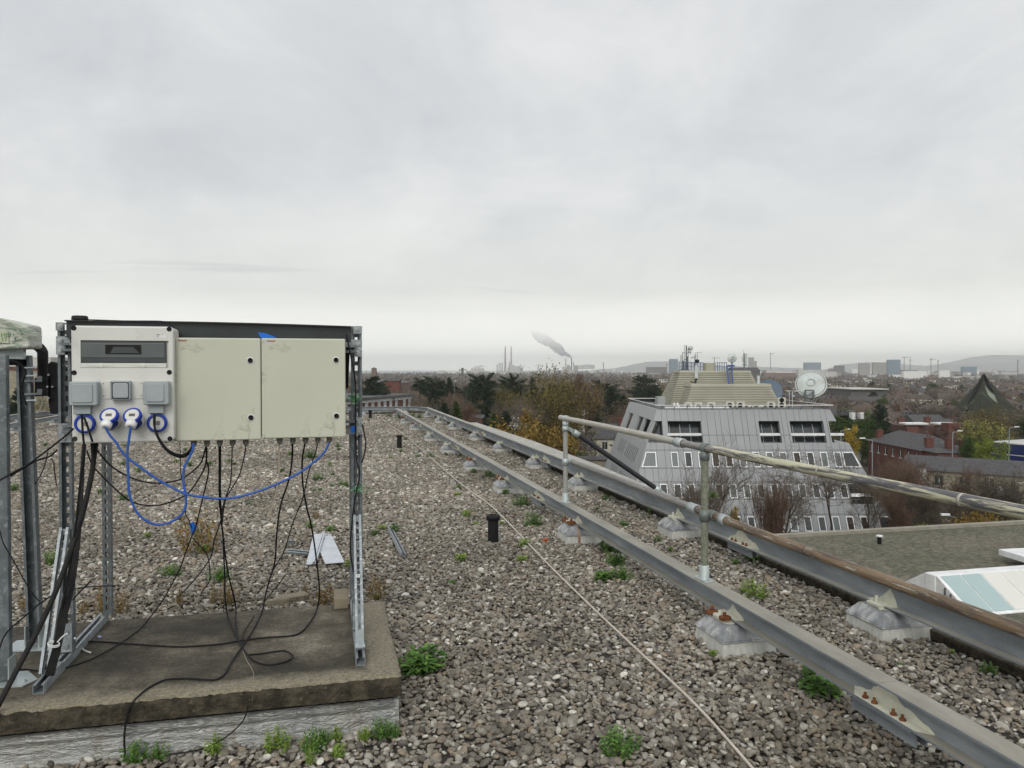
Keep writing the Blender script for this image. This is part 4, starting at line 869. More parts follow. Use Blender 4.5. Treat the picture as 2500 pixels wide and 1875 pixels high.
cable([(183, 1558), (187, 1570), (196, 1580), (208, 1589), (221, 1593)], 1, 3.9, 3.9, .0042, 'pvcwhite', 'short loose white cable end lying on the plinth beside the left base channel', 'loose_cable')
cable([(180, 1046), (160, 1064), (135, 1084), (113, 1101), (90, 1118), (68, 1134), (30, 1155), (0, 1172), (-30, 1186)], 99, 3.86, 3.85, .0042, 'black', 'black cable running from the socket box off to the left edge, upper one')
cable([(140, 1098), (122, 1114), (105, 1119), (84, 1127), (60, 1141), (20, 1165), (-20, 1184)], 99, 4.0, 3.85, .0042, 'black', 'black cable running off to the left edge, lower one behind the left post')
cable([(117, 1103), (112, 1125), (104, 1150), (85, 1183)], 99, 3.95, 4.3, .0025, 'black', 'thin black wire hanging between the two left stands')
cable([(124, 1118), (131, 1130), (133, 1150), (138, 1186)], 99, 3.95, 4.1, .0025, 'black', 'short frayed black wire hanging by the left post')
cable([(18, 878), (40, 884), (56, 897), (63, 912), (57, 925), (53, 950), (60, 975), (66, 990)], 99, 4.3, 4.37, .0045, 'black', 'black cable looping down the second post of the left stand')
cable([(104, 968), (103, 985), (98, 1000), (91, 1010)], 99, 4.42, 4.40, .003, 'greywire', 'thin grey wire hanging from the black antenna bracket')
cable([(-2, 1290), (6, 1320), (14, 1337), (34, 1371), (63, 1423), (80, 1450), (99, 1471)], 99, 3.9, 4.3, .0028, 'black', 'thin black cable curving down behind the first left post')
cable([(-5, 1600), (3, 1570), (20, 1540), (60, 1505), (95, 1475), (125, 1455)], 99, 3.85, 4.0, .0035, 'black', 'black cable crossing the left posts low down')
cable([(172, 1440), (195, 1436), (215, 1433), (250, 1431), (282, 1430)], 99, 4.0, 4.3, .003, 'black', 'black cable stub sticking out right of the left brace')
cable([(178, 1465), (195, 1445), (210, 1430), (222, 1418)], 99, 4.0, 4.6, .0035, 'black', 'black cable crossing the left rear post')
cable([(504, 1088), (504, 1122), (509.6, 1145), (505, 1175), (497, 1208), (488, 1245), (479, 1281), (467.8, 1310), (452, 1352), (438, 1391), (400, 1461), (370.7, 1502), (352, 1525), (330, 1545), (294, 1570), (226, 1608), (158, 1631), (108, 1639), (52, 1634), (20, 1650)], 12, 4.02, 4.6, .0035, 'black', 'black cable from the left cream box trailing over the plinth to the left feet')
cable([(470, 1312), (480, 1325), (495, 1340), (508, 1362), (512, 1390), (512, 1415), (503, 1432), (490, 1450)], 99, 4.4, 4.6, .003, 'black', 'thin black wire hanging from the blue tape knot')
solo(MB().slab([oY(x, y, 4.38) for x, y in ((461, 1277), (472, 1276), (481, 1287), (474, 1300), (469, 1309), (466, 1298))], (0, .006, 0)), 'tape_knot', 'tape', 'blob of bright blue tape joining thin wires above the gravel', 'tape')
cable([(452, 1208), (453, 1232), (453, 1254), (462, 1272), (468, 1290)], 99, 3.98, 4.38, .0025, 'black', 'thin wire from the blue cable crossing down to the blue tape knot')
cable([(439, 1080), (440, 1105), (441, 1150), (445, 1172), (452, 1200)], 99, 4.05, 3.99, .0022, 'black', 'very thin wire hanging under the gap between socket box and cream box')
cable([(535, 1088), (535.6, 1122), (535.6, 1213), (539, 1258), (544.7, 1315), (547, 1371), (549, 1420), (549, 1450), (554.6, 1499), (568, 1537), (590, 1577.5), (611.5, 1607), (638.7, 1621), (671, 1622), (703.8, 1612.7), (714.6, 1602), (701, 1591), (684.8, 1589), (644, 1595), (606, 1599)], 9, 4.02, 4.7, .0042, 'black', 'black cable ending in a wide loop on the plinth')
cable([(538, 1088), (538, 1122), (538, 1213), (541, 1258), (542, 1281), (549, 1348), (558, 1405), (569, 1450), (576, 1485), (575, 1518), (580, 1558), (590, 1580)], 9, 4.02, 4.7, .0042, 'black', 'black cable hanging just right of the cable with the wide loop')
cable([(567, 1088), (566, 1122), (562.7, 1179), (552, 1210), (544.7, 1236), (538, 1275), (524, 1315), (517.5, 1350), (508.5, 1371), (474.6, 1416), (434, 1459)], 99, 4.02, 4.7, .003, 'black', 'thin black cable slanting left across the gravel from the fourth gland')
cable([(600, 1088), (597.8, 1107), (590, 1140), (580.8, 1168), (553.7, 1213), (545.8, 1245), (543, 1275)], 99, 4.02, 4.3, .003, 'black', 'thin black cable from the fifth gland joining the hanging pair')
cable([(683, 1078), (681.4, 1100), (681.4, 1156), (673.5, 1208), (662, 1247), (657.7, 1267)], 99, 4.02, 4.3, .0042, 'browncable', 'short buff cable hanging loose under the right cream box')
cable([(714, 1078), (713, 1122), (705, 1172), (684.8, 1235), (675.8, 1303), (671, 1371), (657.7, 1416), (649, 1450), (638.7, 1496), (617, 1539), (590, 1580), (568, 1612), (549, 1645), (535, 1656), (516, 1660), (467, 1657), (432, 1657), (400, 1661), (361.7, 1680), (334.6, 1703), (324, 1716)], 8, 4.02, 4.75, .0045, 'black', 'black cable crossing the plinth from the right cream box towards its front edge')
cable([(324, 1716), (316, 1730), (310, 1748), (304, 1790), (304, 1822), (306, 1850)], 99, 3.592, 3.56, .0045, 'black', 'black cable hanging down over the front edge of the plinth')
cable([(746, 1078), (738, 1122), (739, 1179), (748, 1235), (761.7, 1292), (773, 1371), (779.7, 1439), (775.7, 1480), (763, 1510), (739, 1540), (712, 1552), (644, 1557), (584, 1565), (535, 1573), (481, 1577), (429, 1579), (316, 1572), (248, 1567), (192, 1567), (158, 1573)], 8, 4.02, 4.75, .0045, 'black', 'long black cable running right across the plinth to the left feet')
cable([(776, 1078), (770.7, 1104), (752.6, 1156), (739, 1217), (716, 1274), (694, 1344), (671, 1385), (664, 1400)], 99, 4.02, 4.5, .003, 'black', 'thin black cable slanting down from the fourth gland of the right box')
cable([(700, 1400), (648, 1466), (630, 1490), (610, 1520), (595, 1545), (588, 1575)], 3, 4.9, 4.8, .003, 'black', 'thin black cable lying on the back of the plinth by the broken concrete')
cable([(594, 1590), (602, 1612), (612, 1628), (619, 1645), (620, 1672)], 0, 4, 4, .0014, 'browncable', 'very thin grey wire near the plinth front edge', z=ST+.004)
cable([(606, 1722), (596, 1755), (570, 1785), (535, 1810), (500, 1826), (460, 1835), (410, 1842)], 99, 3.59, 3.54, .003, 'black', 'thin black wire curling down across the wrinkled upstand')
cable([(846, 815), (854, 857), (865.6, 916), (868.5, 955), (868, 1034), (870, 1115), (874.7, 1138), (878, 1161), (866.8, 1217), (859, 1281), (855.5, 1344), (863, 1396)], 99, 4.08, 4.10, .0038, 'black', 'black cable running down the right post')
cable([(884.8, 1036), (892.8, 1079), (889, 1111), (883, 1130)], 99, 4.12, 4.14, .0038, 'black', 'black cable bulging out to the right of the right post')
cable([(215, 780), (300, 783), (380, 783.5), (400, 786), (424, 800), (427, 826)], 99, 4.10, 4.0, .002, 'black', 'thin black antenna lead along the dark panel edge to the socket box corner')
# ---------------------------------------------------------------- weeds
def weed_mesh(kind, seed):
    r = random.Random(seed); V = []; T = []
    def leaf(p, d, l, w, droop=.3):
        d = Vector(d).normalized(); s = d.cross(Vector((0, 0, 1)));  s = s.normalized() if s.length > .05 else Vector((1, 0, 0))
        q = p+d*l*.5+Vector((0, 0, l*.06)); e = p+d*l-Vector((0, 0, l*droop)); b = len(V)
        V.extend([p, q+s*w/2, e, q-s*w/2, q-Vector((0, 0, w*.15))]); T.extend([(b, b+4, b+1), (b+1, b+4, b+2), (b, b+3, b+4), (b+3, b+2, b+4)])
    if kind == 'broad':
        for s in range(13):
            a = r.uniform(0, 6.28); base = Vector((math.cos(a), math.sin(a), 0))*r.uniform(0, .45); h = r.uniform(.2, .6)
            for i in range(15):
                th = r.uniform(0, 6.28); t = r.random()
                leaf(base+Vector((0, 0, h*t)), (math.cos(th), math.sin(th), r.uniform(.1, .9)), r.uniform(.30, .55)*(1-.4*t), r.uniform(.11, .18), .25)
    elif kind == 'nettle':
        for s in range(26):
            a = r.uniform(0, 6.28); k = r.uniform(.0, .55); base = Vector((math.cos(a), math.sin(a), 0))*k; h = r.uniform(.45, 1.0)*(1-k*.6)
            for i in range(16):
                t = (i+1)/16; th = r.uniform(0, 6.28)
                leaf(base*(1+.3*t)+Vector((0, 0, h*t)), (math.cos(th), math.sin(th), r.uniform(0, .8)), r.uniform(.13, .26)*(1.1-.5*t), .11, .3)
    elif kind == 'small':
        for i in range(110):
            th = r.uniform(0, 6.28); t = r.random(); k = r.uniform(0, .35); ph = r.uniform(0, 6.28)
            leaf(Vector((math.cos(ph)*k, math.sin(ph)*k, .4*t)), (math.cos(th), math.sin(th), r.uniform(0, .9)), r.uniform(.16, .36), .12, .2)
    elif kind == 'dry':
        for s in range(30):
            a = r.uniform(0, 6.28); k = r.uniform(0, .55); base = Vector((math.cos(a), math.sin(a), 0))*k; h = r.uniform(.5, 1.25)*(1-k*.5)
            lean = Vector((r.uniform(-.2, .2), r.uniform(-.2, .2), 0))
            for i in range(20):
                t = (i+1)/20; th = r.uniform(0, 6.28); leaf(base+lean*t+Vector((0, 0, h*t)), (math.cos(th), math.sin(th), r.uniform(.2, 1.2)), r.uniform(.07, .16), .055, 0)
    return V, T
WM = {}
for kd, mt in (('broad', 'weed'), ('nettle', 'weed'), ('nettle_l', 'weedl'), ('small', 'weed'), ('small_l', 'weedl'), ('dry', 'dry')):
    for s in range(2):
        V, T = weed_mesh(kd.split('_')[0], 17*s+len(kd)); WM[(kd, s)] = npmesh('weed', [tuple(v) for v in V], T, mt)
WK = []
def weed(x, y, w, kd, label=None, group=None, z=0.0, hs=1.0):
    c = oz(x, y, z+.012); d = (c-C0).dot(FW); s = w*d/F*1.0; i = len(WK)
    o = link('weed', WM[(kd, i % 2)], None, c); o.scale = (s, s, s*hs); o.rotation_euler = (0, 0, i*1.7); WK.append(o)
    tag(o, label, 'weed', group); return o
weed(1034, 1638, 108, 'broad', 'large dark leafy weed growing against the right corner of the plinth', hs=.9)
weed(1510, 1846, 78, 'nettle', 'round bushy weed alone in the pebbles at the bottom of the view')
weed(1995, 1692, 92, 'broad', 'big drooping weed under the nearer long beam, at the lower right', hs=.9)
for (x, y, w, k, l) in ((330, 1860, 48, 'nettle', 'leftmost'), (387, 1855, 40, 'nettle', 'second'), (524, 1838, 40, 'nettle_l', 'third'), (677, 1830, 50, 'nettle_l', 'fourth'), (762, 1832, 50, 'nettle', 'fifth'), (790, 1815, 34, 'nettle', 'sixth'), (820, 1806, 30, 'nettle_l', 'seventh'), (828, 1848, 44, 'small_l', 'eighth'), (893, 1808, 30, 'nettle_l', 'ninth'), (930, 1800, 44, 'nettle', 'tenth'), (962, 1798, 30, 'nettle', 'rightmost')):
    weed(x, y, w, k, f'{l} green weed in the row at the foot of the wrinkled upstand', 'weeds at the foot of the upstand', hs=1.35)
weed(757, 1866, 22, 'nettle_l', 'spindly pale weed at the very bottom edge in front of the plinth', hs=2.6)
for (x, y, w, k) in ((1496, 1345, 52, 'broad'), (1502, 1378, 48, 'nettle'), (1473, 1418, 46, 'broad'), (1520, 1414, 44, 'nettle')):
    weed(x, y, w, k, 'green weed in the cluster left of the nearer beam beside the second pedestal', 'weed cluster beside the second pedestal', hs=.9)
for (x, y, w, k, l) in ((1276, 1374, 36, 'small_l', 'light green rosette weed in the open gravel right of the buff cable start'), (1281, 1336, 42, 'small_l', 'low weed the buff cable passes over, right of the nearest vent pipe'),
                        (1740, 1601, 30, 'small_l', 'tiny bright weed by the corner of the first pedestal'), (1838, 1462, 56, 'nettle_l', 'pale leafy weed just behind the nearer beam, right of the guard post foot'),
                        (809, 1300, 36, 'small', 'dense little weed touching the top of the sheet steel offcut'), (33, 1198, 24, 'nettle', 'green weed seen between the first two left posts'), (140, 1375, 46, 'nettle', 'green weed seen behind the left frame post'),
                        (1119, 1196, 24, 'small', 'weed left of the buff cable far from other weeds'), (826, 1176, 14, 'small', 'weed with the pink bloom behind the right post')):
    weed(x, y, w, k, l)
for (x, y, w, k) in ((1303, 1283, 40, 'nettle'), (1272, 1235, 34, 'nettle'), (1235, 1208, 28, 'small'), (1197, 1166, 26, 'nettle'), (1156, 1156, 26, 'small'), (1226, 1280, 16, 'small_l'), (1124, 1115, 16, 'small'), (1088, 1112, 16, 'small'), (1052, 1117, 18, 'nettle'), (1021, 1118, 18, 'small')):
    weed(x, y, w, k, 'small green weed in the line along the left side of the nearer beam', 'weeds along the nearer beam')
for (x, y, w, k) in ((1459, 1247, 18, 'small'), (1523, 1286, 22, 'nettle'), (1636, 1346, 22, 'small'), (1604, 1322, 18, 'nettle'), (2042, 1449, 34, 'nettle'), (1838, 1370, 34, 'nettle'), (1795, 1378, 24, 'small'), (2324, 1597, 24, 'small_l'), (2415, 1644, 34, 'nettle'), (2200, 1628, 18, 'small'), (1980, 1400, 20, 'nettle'), (1480, 1222, 20, 'nettle'), (1345, 1128, 18, 'nettle'), (1590, 1255, 26, 'small'), (1740, 1215, 22, 'nettle')):
    weed(x, y, w, k, 'small weed in the gravel strip between the two long beams', 'weeds between the two long beams')
for (x, y, w, k) in ((511, 1138, 24, 'small'), (572, 1137, 18, 'small'), (710, 1112, 20, 'small'), (757, 1119, 26, 'nettle'), (777, 1174, 26, 'nettle'), (782, 1200, 18, 'small'), (811, 1190, 16, 'small'), (773, 1268, 20, 'dry'), (300, 1221, 30, 'small'), (246, 1206, 26, 'small'), (300, 1137, 20, 'small'), (339, 1153, 22, 'small'), (178, 1258, 20, 'small_l'), (111, 1090, 20, 'small'), (305, 1093, 16, 'small'), (452, 1102, 18, 'small'), (827, 1100, 16, 'small'), (812, 1162, 16, 'small'), (430, 1130, 18, 'small_l')):
    weed(x, y, w, k, 'small weed in the gravel seen beneath the boxes', 'weeds seen beneath the boxes')
for (x, y, w, k) in ((1006, 1022, 18, 'nettle'), (975, 1022, 18, 'nettle'), (1025, 1022, 16, 'nettle'), (950, 1018, 12, 'nettle'), (900, 1030, 12, 'small'), (990, 1034, 12, 'small')):
    weed(x, y, w, k, 'tuft of weed at the far end of the roof by the beams', 'weeds at the far roof end')
for (x, y, w, h, l) in ((492, 1350, 84, 1.0, 'wide orange and green dry weed in the gravel below the blue tape knot'), (258, 1500, 44, 1.5, 'tall rusty dry weed right of the left rear post'), (296, 1498, 26, 1.8, 'thin rusty dry weed behind the plinth, left part'), (437, 1482, 18, 2.2, 'slim dry stalk weed behind the middle of the plinth, left of the twin cables'), (524, 1475, 20, 1.9, 'slim dry stalk weed behind the middle of the plinth, at the twin cables'), (560, 1473, 40, 1.2, 'dry weed clump behind the plinth under the twin cables'), (744, 1458, 14, 1.9, 'slim dry stalk weed behind the broken concrete'), (792, 1478, 54, .8, 'low dry weed clump left of the buff brick'), (919, 1462, 38, 1.3, 'yellowing weed just behind the right end of the plinth'), (58, 1488, 22, 1.4, 'dry weed behind the plinth between the first two posts'), (205, 1500, 22, 1.3, 'dry weed behind the plinth left of the rear post')):
    weed(x, y, w*1.05, 'dry', l, hs=h*1.1)
for (x, y) in ((268, 1498), (500, 1352), (919, 1462), (820, 1473)): weed(x, y, 20 if x != 500 else 44, 'small_l', 'yellow green low weed mixed into the dry stalks', 'low weeds in the dry stalks')

r = random.Random(21)
for i in range(34):
    Y = r.uniform(5.6, 21); X = r.uniform(-.30*Y, 1.9)
    if -.3 < X-1.4*(Y > 3) < .3 and Y < 6: continue
    v = Vector((X, Y, .01))-C0; px = 1250+F*v.dot(RT)/v.dot(FW); py = 937.5-F*v.dot(UP)/v.dot(FW)
    weed(px, py, r.uniform(.07, .17)*F/v.dot(FW), r.choice(['small', 'small_l', 'nettle']), 'tiny weed alone in the open pebbles beyond the plinth', 'tiny weeds in the open pebbles')
# ================================================================ GROUND, SEA, HILLS
def sheet(name, pts, z, mat, label=None):
    mb = MB(); mb.add([(p[0], p[1], z) for p in pts], [tuple(range(len(pts)))]); o = mb.build(name, mat); return tag(o, label, kind='structure')
g = [L(a, b, 0) for a, b in ((-26000, -3000), (26000, -3000), (26000, 26000), (-26000, 26000))]
sheet('ground', g, GZ, 'ground', 'flat ground of the suburb')
sheet('sea', [L(a, b, 0) for a, b in ((-16000, 3600), (-500, 4300), (150, 5000), (1500, 9000), (1500, 24000), (-16000, 24000))], GZ+.6, 'water', 'grey strip of sea at the horizon')
def hill(name, prof, d, label, seed=0):
    """ridge profile in view directions at distance d, with real depth"""
    xs = np.linspace(prof[0][0], prof[-1][0], 60); ys = np.interp(xs, [p[0] for p in prof], [p[1] for p in prof])
    V = []; T = []
    for k, (dd, hh) in enumerate(((-1300, 0), (-700, .55), (0, 1), (500, .8), (1200, 0))):
        for i, x in enumerate(xs):
            a = (x-1250)/F*d; z = EYE+(903-ys[i]+1.2*mnoise.noise(Vector((x*.05, seed, k))))/F*d
            V.append(L(a*(d+dd)/d, d+dd, GZ-2+(z-GZ+2)*hh))
    n = len(xs)
    for k in range(4):
        for i in range(n-1): T.append((k*n+i, k*n+i+1, (k+1)*n+i+1, (k+1)*n+i))
    o = link(name, npmesh(name, [tuple(v) for v in V], T, 'hill', True)); tag(o, label, kind='structure')
hill('hills', [(1440, 903), (1500, 899), (1545, 890), (1580, 883), (1620, 882), (1660, 880), (1720, 886), (1760, 893), (1850, 895), (1960, 899), (2000, 903)], 8600, 'low hazy headland behind the docks', 1)
hill('hills', [(2010, 903), (2055, 889), (2120, 878+6), (2180, 887), (2260, 893), (2320, 884), (2370, 872), (2430, 866), (2500, 868), (2600, 872), (2700, 880), (2800, 900)], 9400, 'pale hazy hills at the right', 2)
hill('hills', [(2230, 903), (2290, 890), (2400, 887), (2500, 886), (2650, 880), (2800, 900)], 7400, 'lower darker hills in front of the pale ones', 3)
# ================================================================ TREES
def tubes_np(segs, n=3):
    """segs: list (p0, p1, r0, r1) -> open prisms"""
    S = np.array([(*a, *b, r0, r1) for a, b, r0, r1 in segs]); P0, P1 = S[:, :3], S[:, 3:6]; r0, r1 = S[:, 6:7], S[:, 7:8]
    d = P1-P0; d /= np.linalg.norm(d, axis=1, keepdims=True)+1e-9
    u = np.where(np.abs(d[:, 2:3]) < .9, np.array([[0, 0, 1.]]), np.array([[1., 0, 0]])); a = np.cross(d, u); a /= np.linalg.norm(a, axis=1, keepdims=True); b = np.cross(d, a)
    V = []
    for P, r in ((P0, r0), (P1, r1)):
        for k in range(n): th = 2*math.pi*k/n; V.append(P+(a*math.cos(th)+b*math.sin(th))*r)
    V = np.stack(V, 1).reshape(-1, 3); m = len(S); base = np.arange(m)[:, None]*2*n; T = []
    for k in range(n):
        j = (k+1) % n; T.append(base+np.array([[k, j, n+j, n+k]]))
    return V, np.concatenate(T)
def leaves_np(P, s, rng, elong=None, asp=.5):
    """one kite-shaped leaf card per point"""
    n = len(P); d = rng.normal(size=(n, 3)) if elong is None else elong+rng.normal(size=(n, 3))*.45
    d /= np.linalg.norm(d, axis=1, keepdims=True)+1e-9; w = np.cross(d, rng.normal(size=(n, 3))); w /= np.linalg.norm(w, axis=1, keepdims=True)+1e-9
    s = s*rng.uniform(.6, 1.4, (n, 1)); V = np.stack([P-d*s, P+w*s*asp, P+d*s, P-w*s*asp], 1).reshape(-1, 3)
    return V, np.arange(n)[:, None]*4+np.array([[0, 1, 2, 3]])
def bare_mesh(seed, height=10, spread=.75, up=.25, lv=(7, 5, 5, 5), thick=1.0, trunk=.16, lean=0, twig=.011):
    r = random.Random(seed); big = []; fine = []
    def br(p, d, Ln, rad, lvl):
        k = 3; q = p; pts = [p]
        for i in range(k):
            d = (d+Vector((r.gauss(0, .12), r.gauss(0, .12), r.gauss(0, .08)+up*.12*(lvl > 0)))).normalized()
            e = q+d*Ln/k; ra = rad*(1-.25*i); rb = rad*(1-.25*(i+1))
            (big if lvl <= 1 else fine).append((q, e, ra, rb)); q = e; pts.append(e)
        if lvl < len(lv):
            for c in range(lv[lvl]):
                t = r.uniform(.35 if lvl else trunk+.12, 1.0); i = min(int(t*k), k-1); s = pts[i].lerp(pts[i+1], t*k-i)
                sd = Vector((r.gauss(0, 1), r.gauss(0, 1), r.gauss(0, .5))).normalized(); nd = (d*(1-spread*.5)+sd*spread+Vector((0, 0, up))).normalized()
                br(s, nd, Ln*r.uniform(.45, .72), max(rad*.45*(1-.3*t), twig*thick), lvl+1)
    br(Vector((0, 0, 0)), Vector((lean, 0, 1)).normalized(), height*.5, height*.016, 0)
    return big, fine
def scale_to(big, fine, H):
    z = max(s[1].z for s in fine); k = H/z
    f = lambda S: [(a*k, b*k, r0*max(k, .5), r1*max(k, .5)) for a, b, r0, r1 in S]
    return f(big), f(fine)
TP = {}
def mk_bare(key, seed, mat, **kw):
    big, fine = bare_mesh(seed, **kw); big, fine = scale_to(big, fine, 10)
    V, T = tubes_np([(tuple(a), tuple(b), r0, r1) for a, b, r0, r1 in big], 6); V2, T2 = tubes_np([(tuple(a), tuple(b), r0, r1) for a, b, r0, r1 in fine], 3)
    TP[key] = (npmesh('trunk', V, T, 'bark', True), npmesh('crown', V2, T2, mat), fine)
mk_bare('bareA', 1, 'twig', lv=(11, 8, 7, 5), spread=.8, up=.28, twig=.013)
mk_bare('bareB', 2, 'twig', lv=(10, 7, 7, 5), spread=.95, up=.12, twig=.013)
mk_bare('upright', 3, 'twigr', lv=(18, 9, 7, 4), spread=.36, up=.75, trunk=-.1, twig=.012)
mk_bare('brown1', 4, 'twig', lv=(10, 7, 6, 4), spread=.8, up=.3, twig=.022)
mk_bare('brown2', 5, 'twigr', lv=(10, 7, 6, 4), spread=.7, up=.45, twig=.022)
mk_bare('brown3', 6, 'twig', lv=(11, 7, 6, 4), spread=.9, up=.15, twig=.024)
mk_bare('thick1', 7, 'twigr', lv=(17, 9, 7, 5), spread=.6, up=.5, trunk=-.1, twig=.014)
mk_bare('thick2', 8, 'twigd', lv=(14, 9, 7, 5), spread=.95, up=.1, trunk=-.05, twig=.013)
def leafy(key, seed, mat, n=9000, s=.16, rx=3.4, rz=3.6, cz=6.2, clumps=45, cr=1.0, bare_lv=(7, 5, 4), twigmat='twigd'):
    rng = np.random.default_rng(seed); big, fine = bare_mesh(seed, lv=bare_lv, spread=.8, up=.25, twig=.012); big, fine = scale_to(big, fine, 9)
    V, T = tubes_np([(tuple(a), tuple(b), r0, r1) for a, b, r0, r1 in big+fine], 4)
    C = rng.normal(size=(clumps, 3)); C /= np.linalg.norm(C, axis=1, keepdims=True); C *= rng.uniform(.45, 1.0, (clumps, 1))**.6
    C = C*np.array([rx, rx, rz])*(1+.18*rng.normal(size=(clumps, 1)))+np.array([0, 0, cz]); C = C[C[:, 2] > .5]
    idx = rng.integers(0, len(C), n); P = C[idx]+rng.normal(size=(n, 3))*cr*.55*rng.uniform(.5, 1.2, (len(C), 1))[idx]
    P[:, 2] = np.clip(P[:, 2], .1, None); V2, T2 = leaves_np(P, s, rng)
    TP[key] = (npmesh('trunk', V, T, 'bark', True), npmesh('crown', V2, T2, mat), None)
leafy('oliveA', 11, 'olive', n=7000, s=.10, clumps=70, cr=1.1, bare_lv=(8, 6, 6, 5))
leafy('oliveB', 12, 'olive', n=5000, s=.11, clumps=60, cr=1.2, bare_lv=(8, 6, 6, 5))
leafy('gold', 13, 'gold', n=26000, s=.17, rx=4.6, rz=4.2, cz=5.2, clumps=150, cr=.95, bare_lv=(8, 6, 5, 4))
leafy('browncrown', 18, 'twig', n=15000, s=.085, rx=3.8, rz=3.8, cz=5.4, clumps=110, cr=1.0, bare_lv=(8, 6, 6, 5), twigmat='twig')
leafy('redcrown', 19, 'twigr', n=14000, s=.08, rx=3.5, rz=4.2, cz=5.4, clumps=100, cr=1.0, bare_lv=(8, 6, 6, 5))
leafy('yellow', 14, 'yellow', n=6000, s=.17, rx=2.6, rz=4, cz=5.4, clumps=40)
leafy('lime', 15, 'lime', n=9000, s=.16, rx=4, rz=4, cz=5, clumps=50)
leafy('willow', 16, 'willow', n=11000, s=.17, rx=4.2, rz=3.6, cz=5.6, clumps=60, cr=1.1)
leafy('green', 17, 'evergreen2', n=12000, s=.17, rx=3.6, rz=4.2, cz=5.2, clumps=60, cr=1.1)
def conifer(key, seed, mat, n_br=80, kind='cedar', per=130, s=.17):
    r = random.Random(seed); rng = np.random.default_rng(seed); segs = [((0, 0, 0), (0, 0, 5), .28, .2), ((0, 0, 5), (0, 0, 9.3), .2, .05)]; PP = []; EE = []
    for i in range(n_br):
        t = (i+.5)/n_br; th = r.uniform(0, 6.28)
        if kind == 'cedar': z = 2.2+6.6*t; Ln = (4.6*(1-t)**.55+1.2)*r.uniform(.6, 1.15); dz = r.uniform(-.05, .25)
        elif kind == 'umbrella': z = 4.0+4.6*t; Ln = (5.0-2.0*t)*r.uniform(.55, 1.15); dz = r.uniform(.0, .38)*(0.6+t)
        else: z = .6+9.0*t; Ln = (3.3*(1-t)**.8+.5)*r.uniform(.7, 1.1); dz = r.uniform(.0, .55)
        d = np.array([math.cos(th), math.sin(th), dz]); p0 = np.array([0, 0, z]); p1 = p0+d*Ln
        segs.append((tuple(p0), tuple(p1), .07, .02))
        k = int(per*(.5+Ln/4)); u = rng.uniform(.22, 1.06, k)**.75; P = p0+d*Ln*u[:, None]; wdt = .20*Ln*(1.12-u)+.12
        P = P+rng.normal(size=(k, 3))*wdt[:, None]*np.array([.75, .75, .38]); PP.append(P); EE.append(np.repeat((d+np.array([0, 0, .25]))[None], k, 0))
    P = np.concatenate(PP); E = np.concatenate(EE); V2, T2 = leaves_np(P, s, rng, E, .33)
    V, T = tubes_np(segs, 6); TP[key] = (npmesh('trunk', V, T, 'bark', True), npmesh('crown', V2, T2, mat), None)
conifer('cedar', 21, 'ever', 85, 'cedar'); conifer('cedar2', 22, 'ever', 70, 'cedar'); conifer('umbrella', 23, 'ever', 70, 'umbrella'); conifer('umbrella2', 24, 'ever', 60, 'umbrella')
conifer('cone', 25, 'ever', 110, 'cone'); conifer('coneg', 26, 'evergreen2', 110, 'cone')
conifer('darkround', 27, 'ever', 120, 'cone', per=150)
TN = [0]
LT = npmesh('lower_trunk', [(math.cos(k*1.047)*q, math.sin(k*1.047)*q, z) for z, q in ((0, .17), (-1, .26)) for k in range(6)], [(k, k+6, (k+1) % 6+6, (k+1) % 6) for k in range(6)], 'bark', True)
def tree(x, yt, d, wpx, kind, label, group=None, base=None, aspect_n=7.0, rz=None):
    """x, yt: direction of the top; wpx its width as seen; d distance in metres"""
    zt_ = EYE-(yt-903)/F*d; H = zt_-GZ; w = wpx/F*d; c = L((x-1250)/F*d, d, GZ); TN[0] += 1
    t = thing('tree', c, label, 'tree', group); del t['_at']
    me1, me2, _ = TP[kind]; a = link('trunk', me1, t); b = link('crown', me2, t)
    sx = w/aspect_n; sz = min(H/10, sx*1.30); t.scale = (sx, sx, sz); t.location = c+Vector((0, 0, H-10*sz))
    if H-10*sz > .3:
        e = link('lower_trunk', LT, t); e.scale = (1, 1, (H-10*sz)/sz)
    t.rotation_euler = (0, 0, TN[0]*2.4 if rz is None else rz); return t
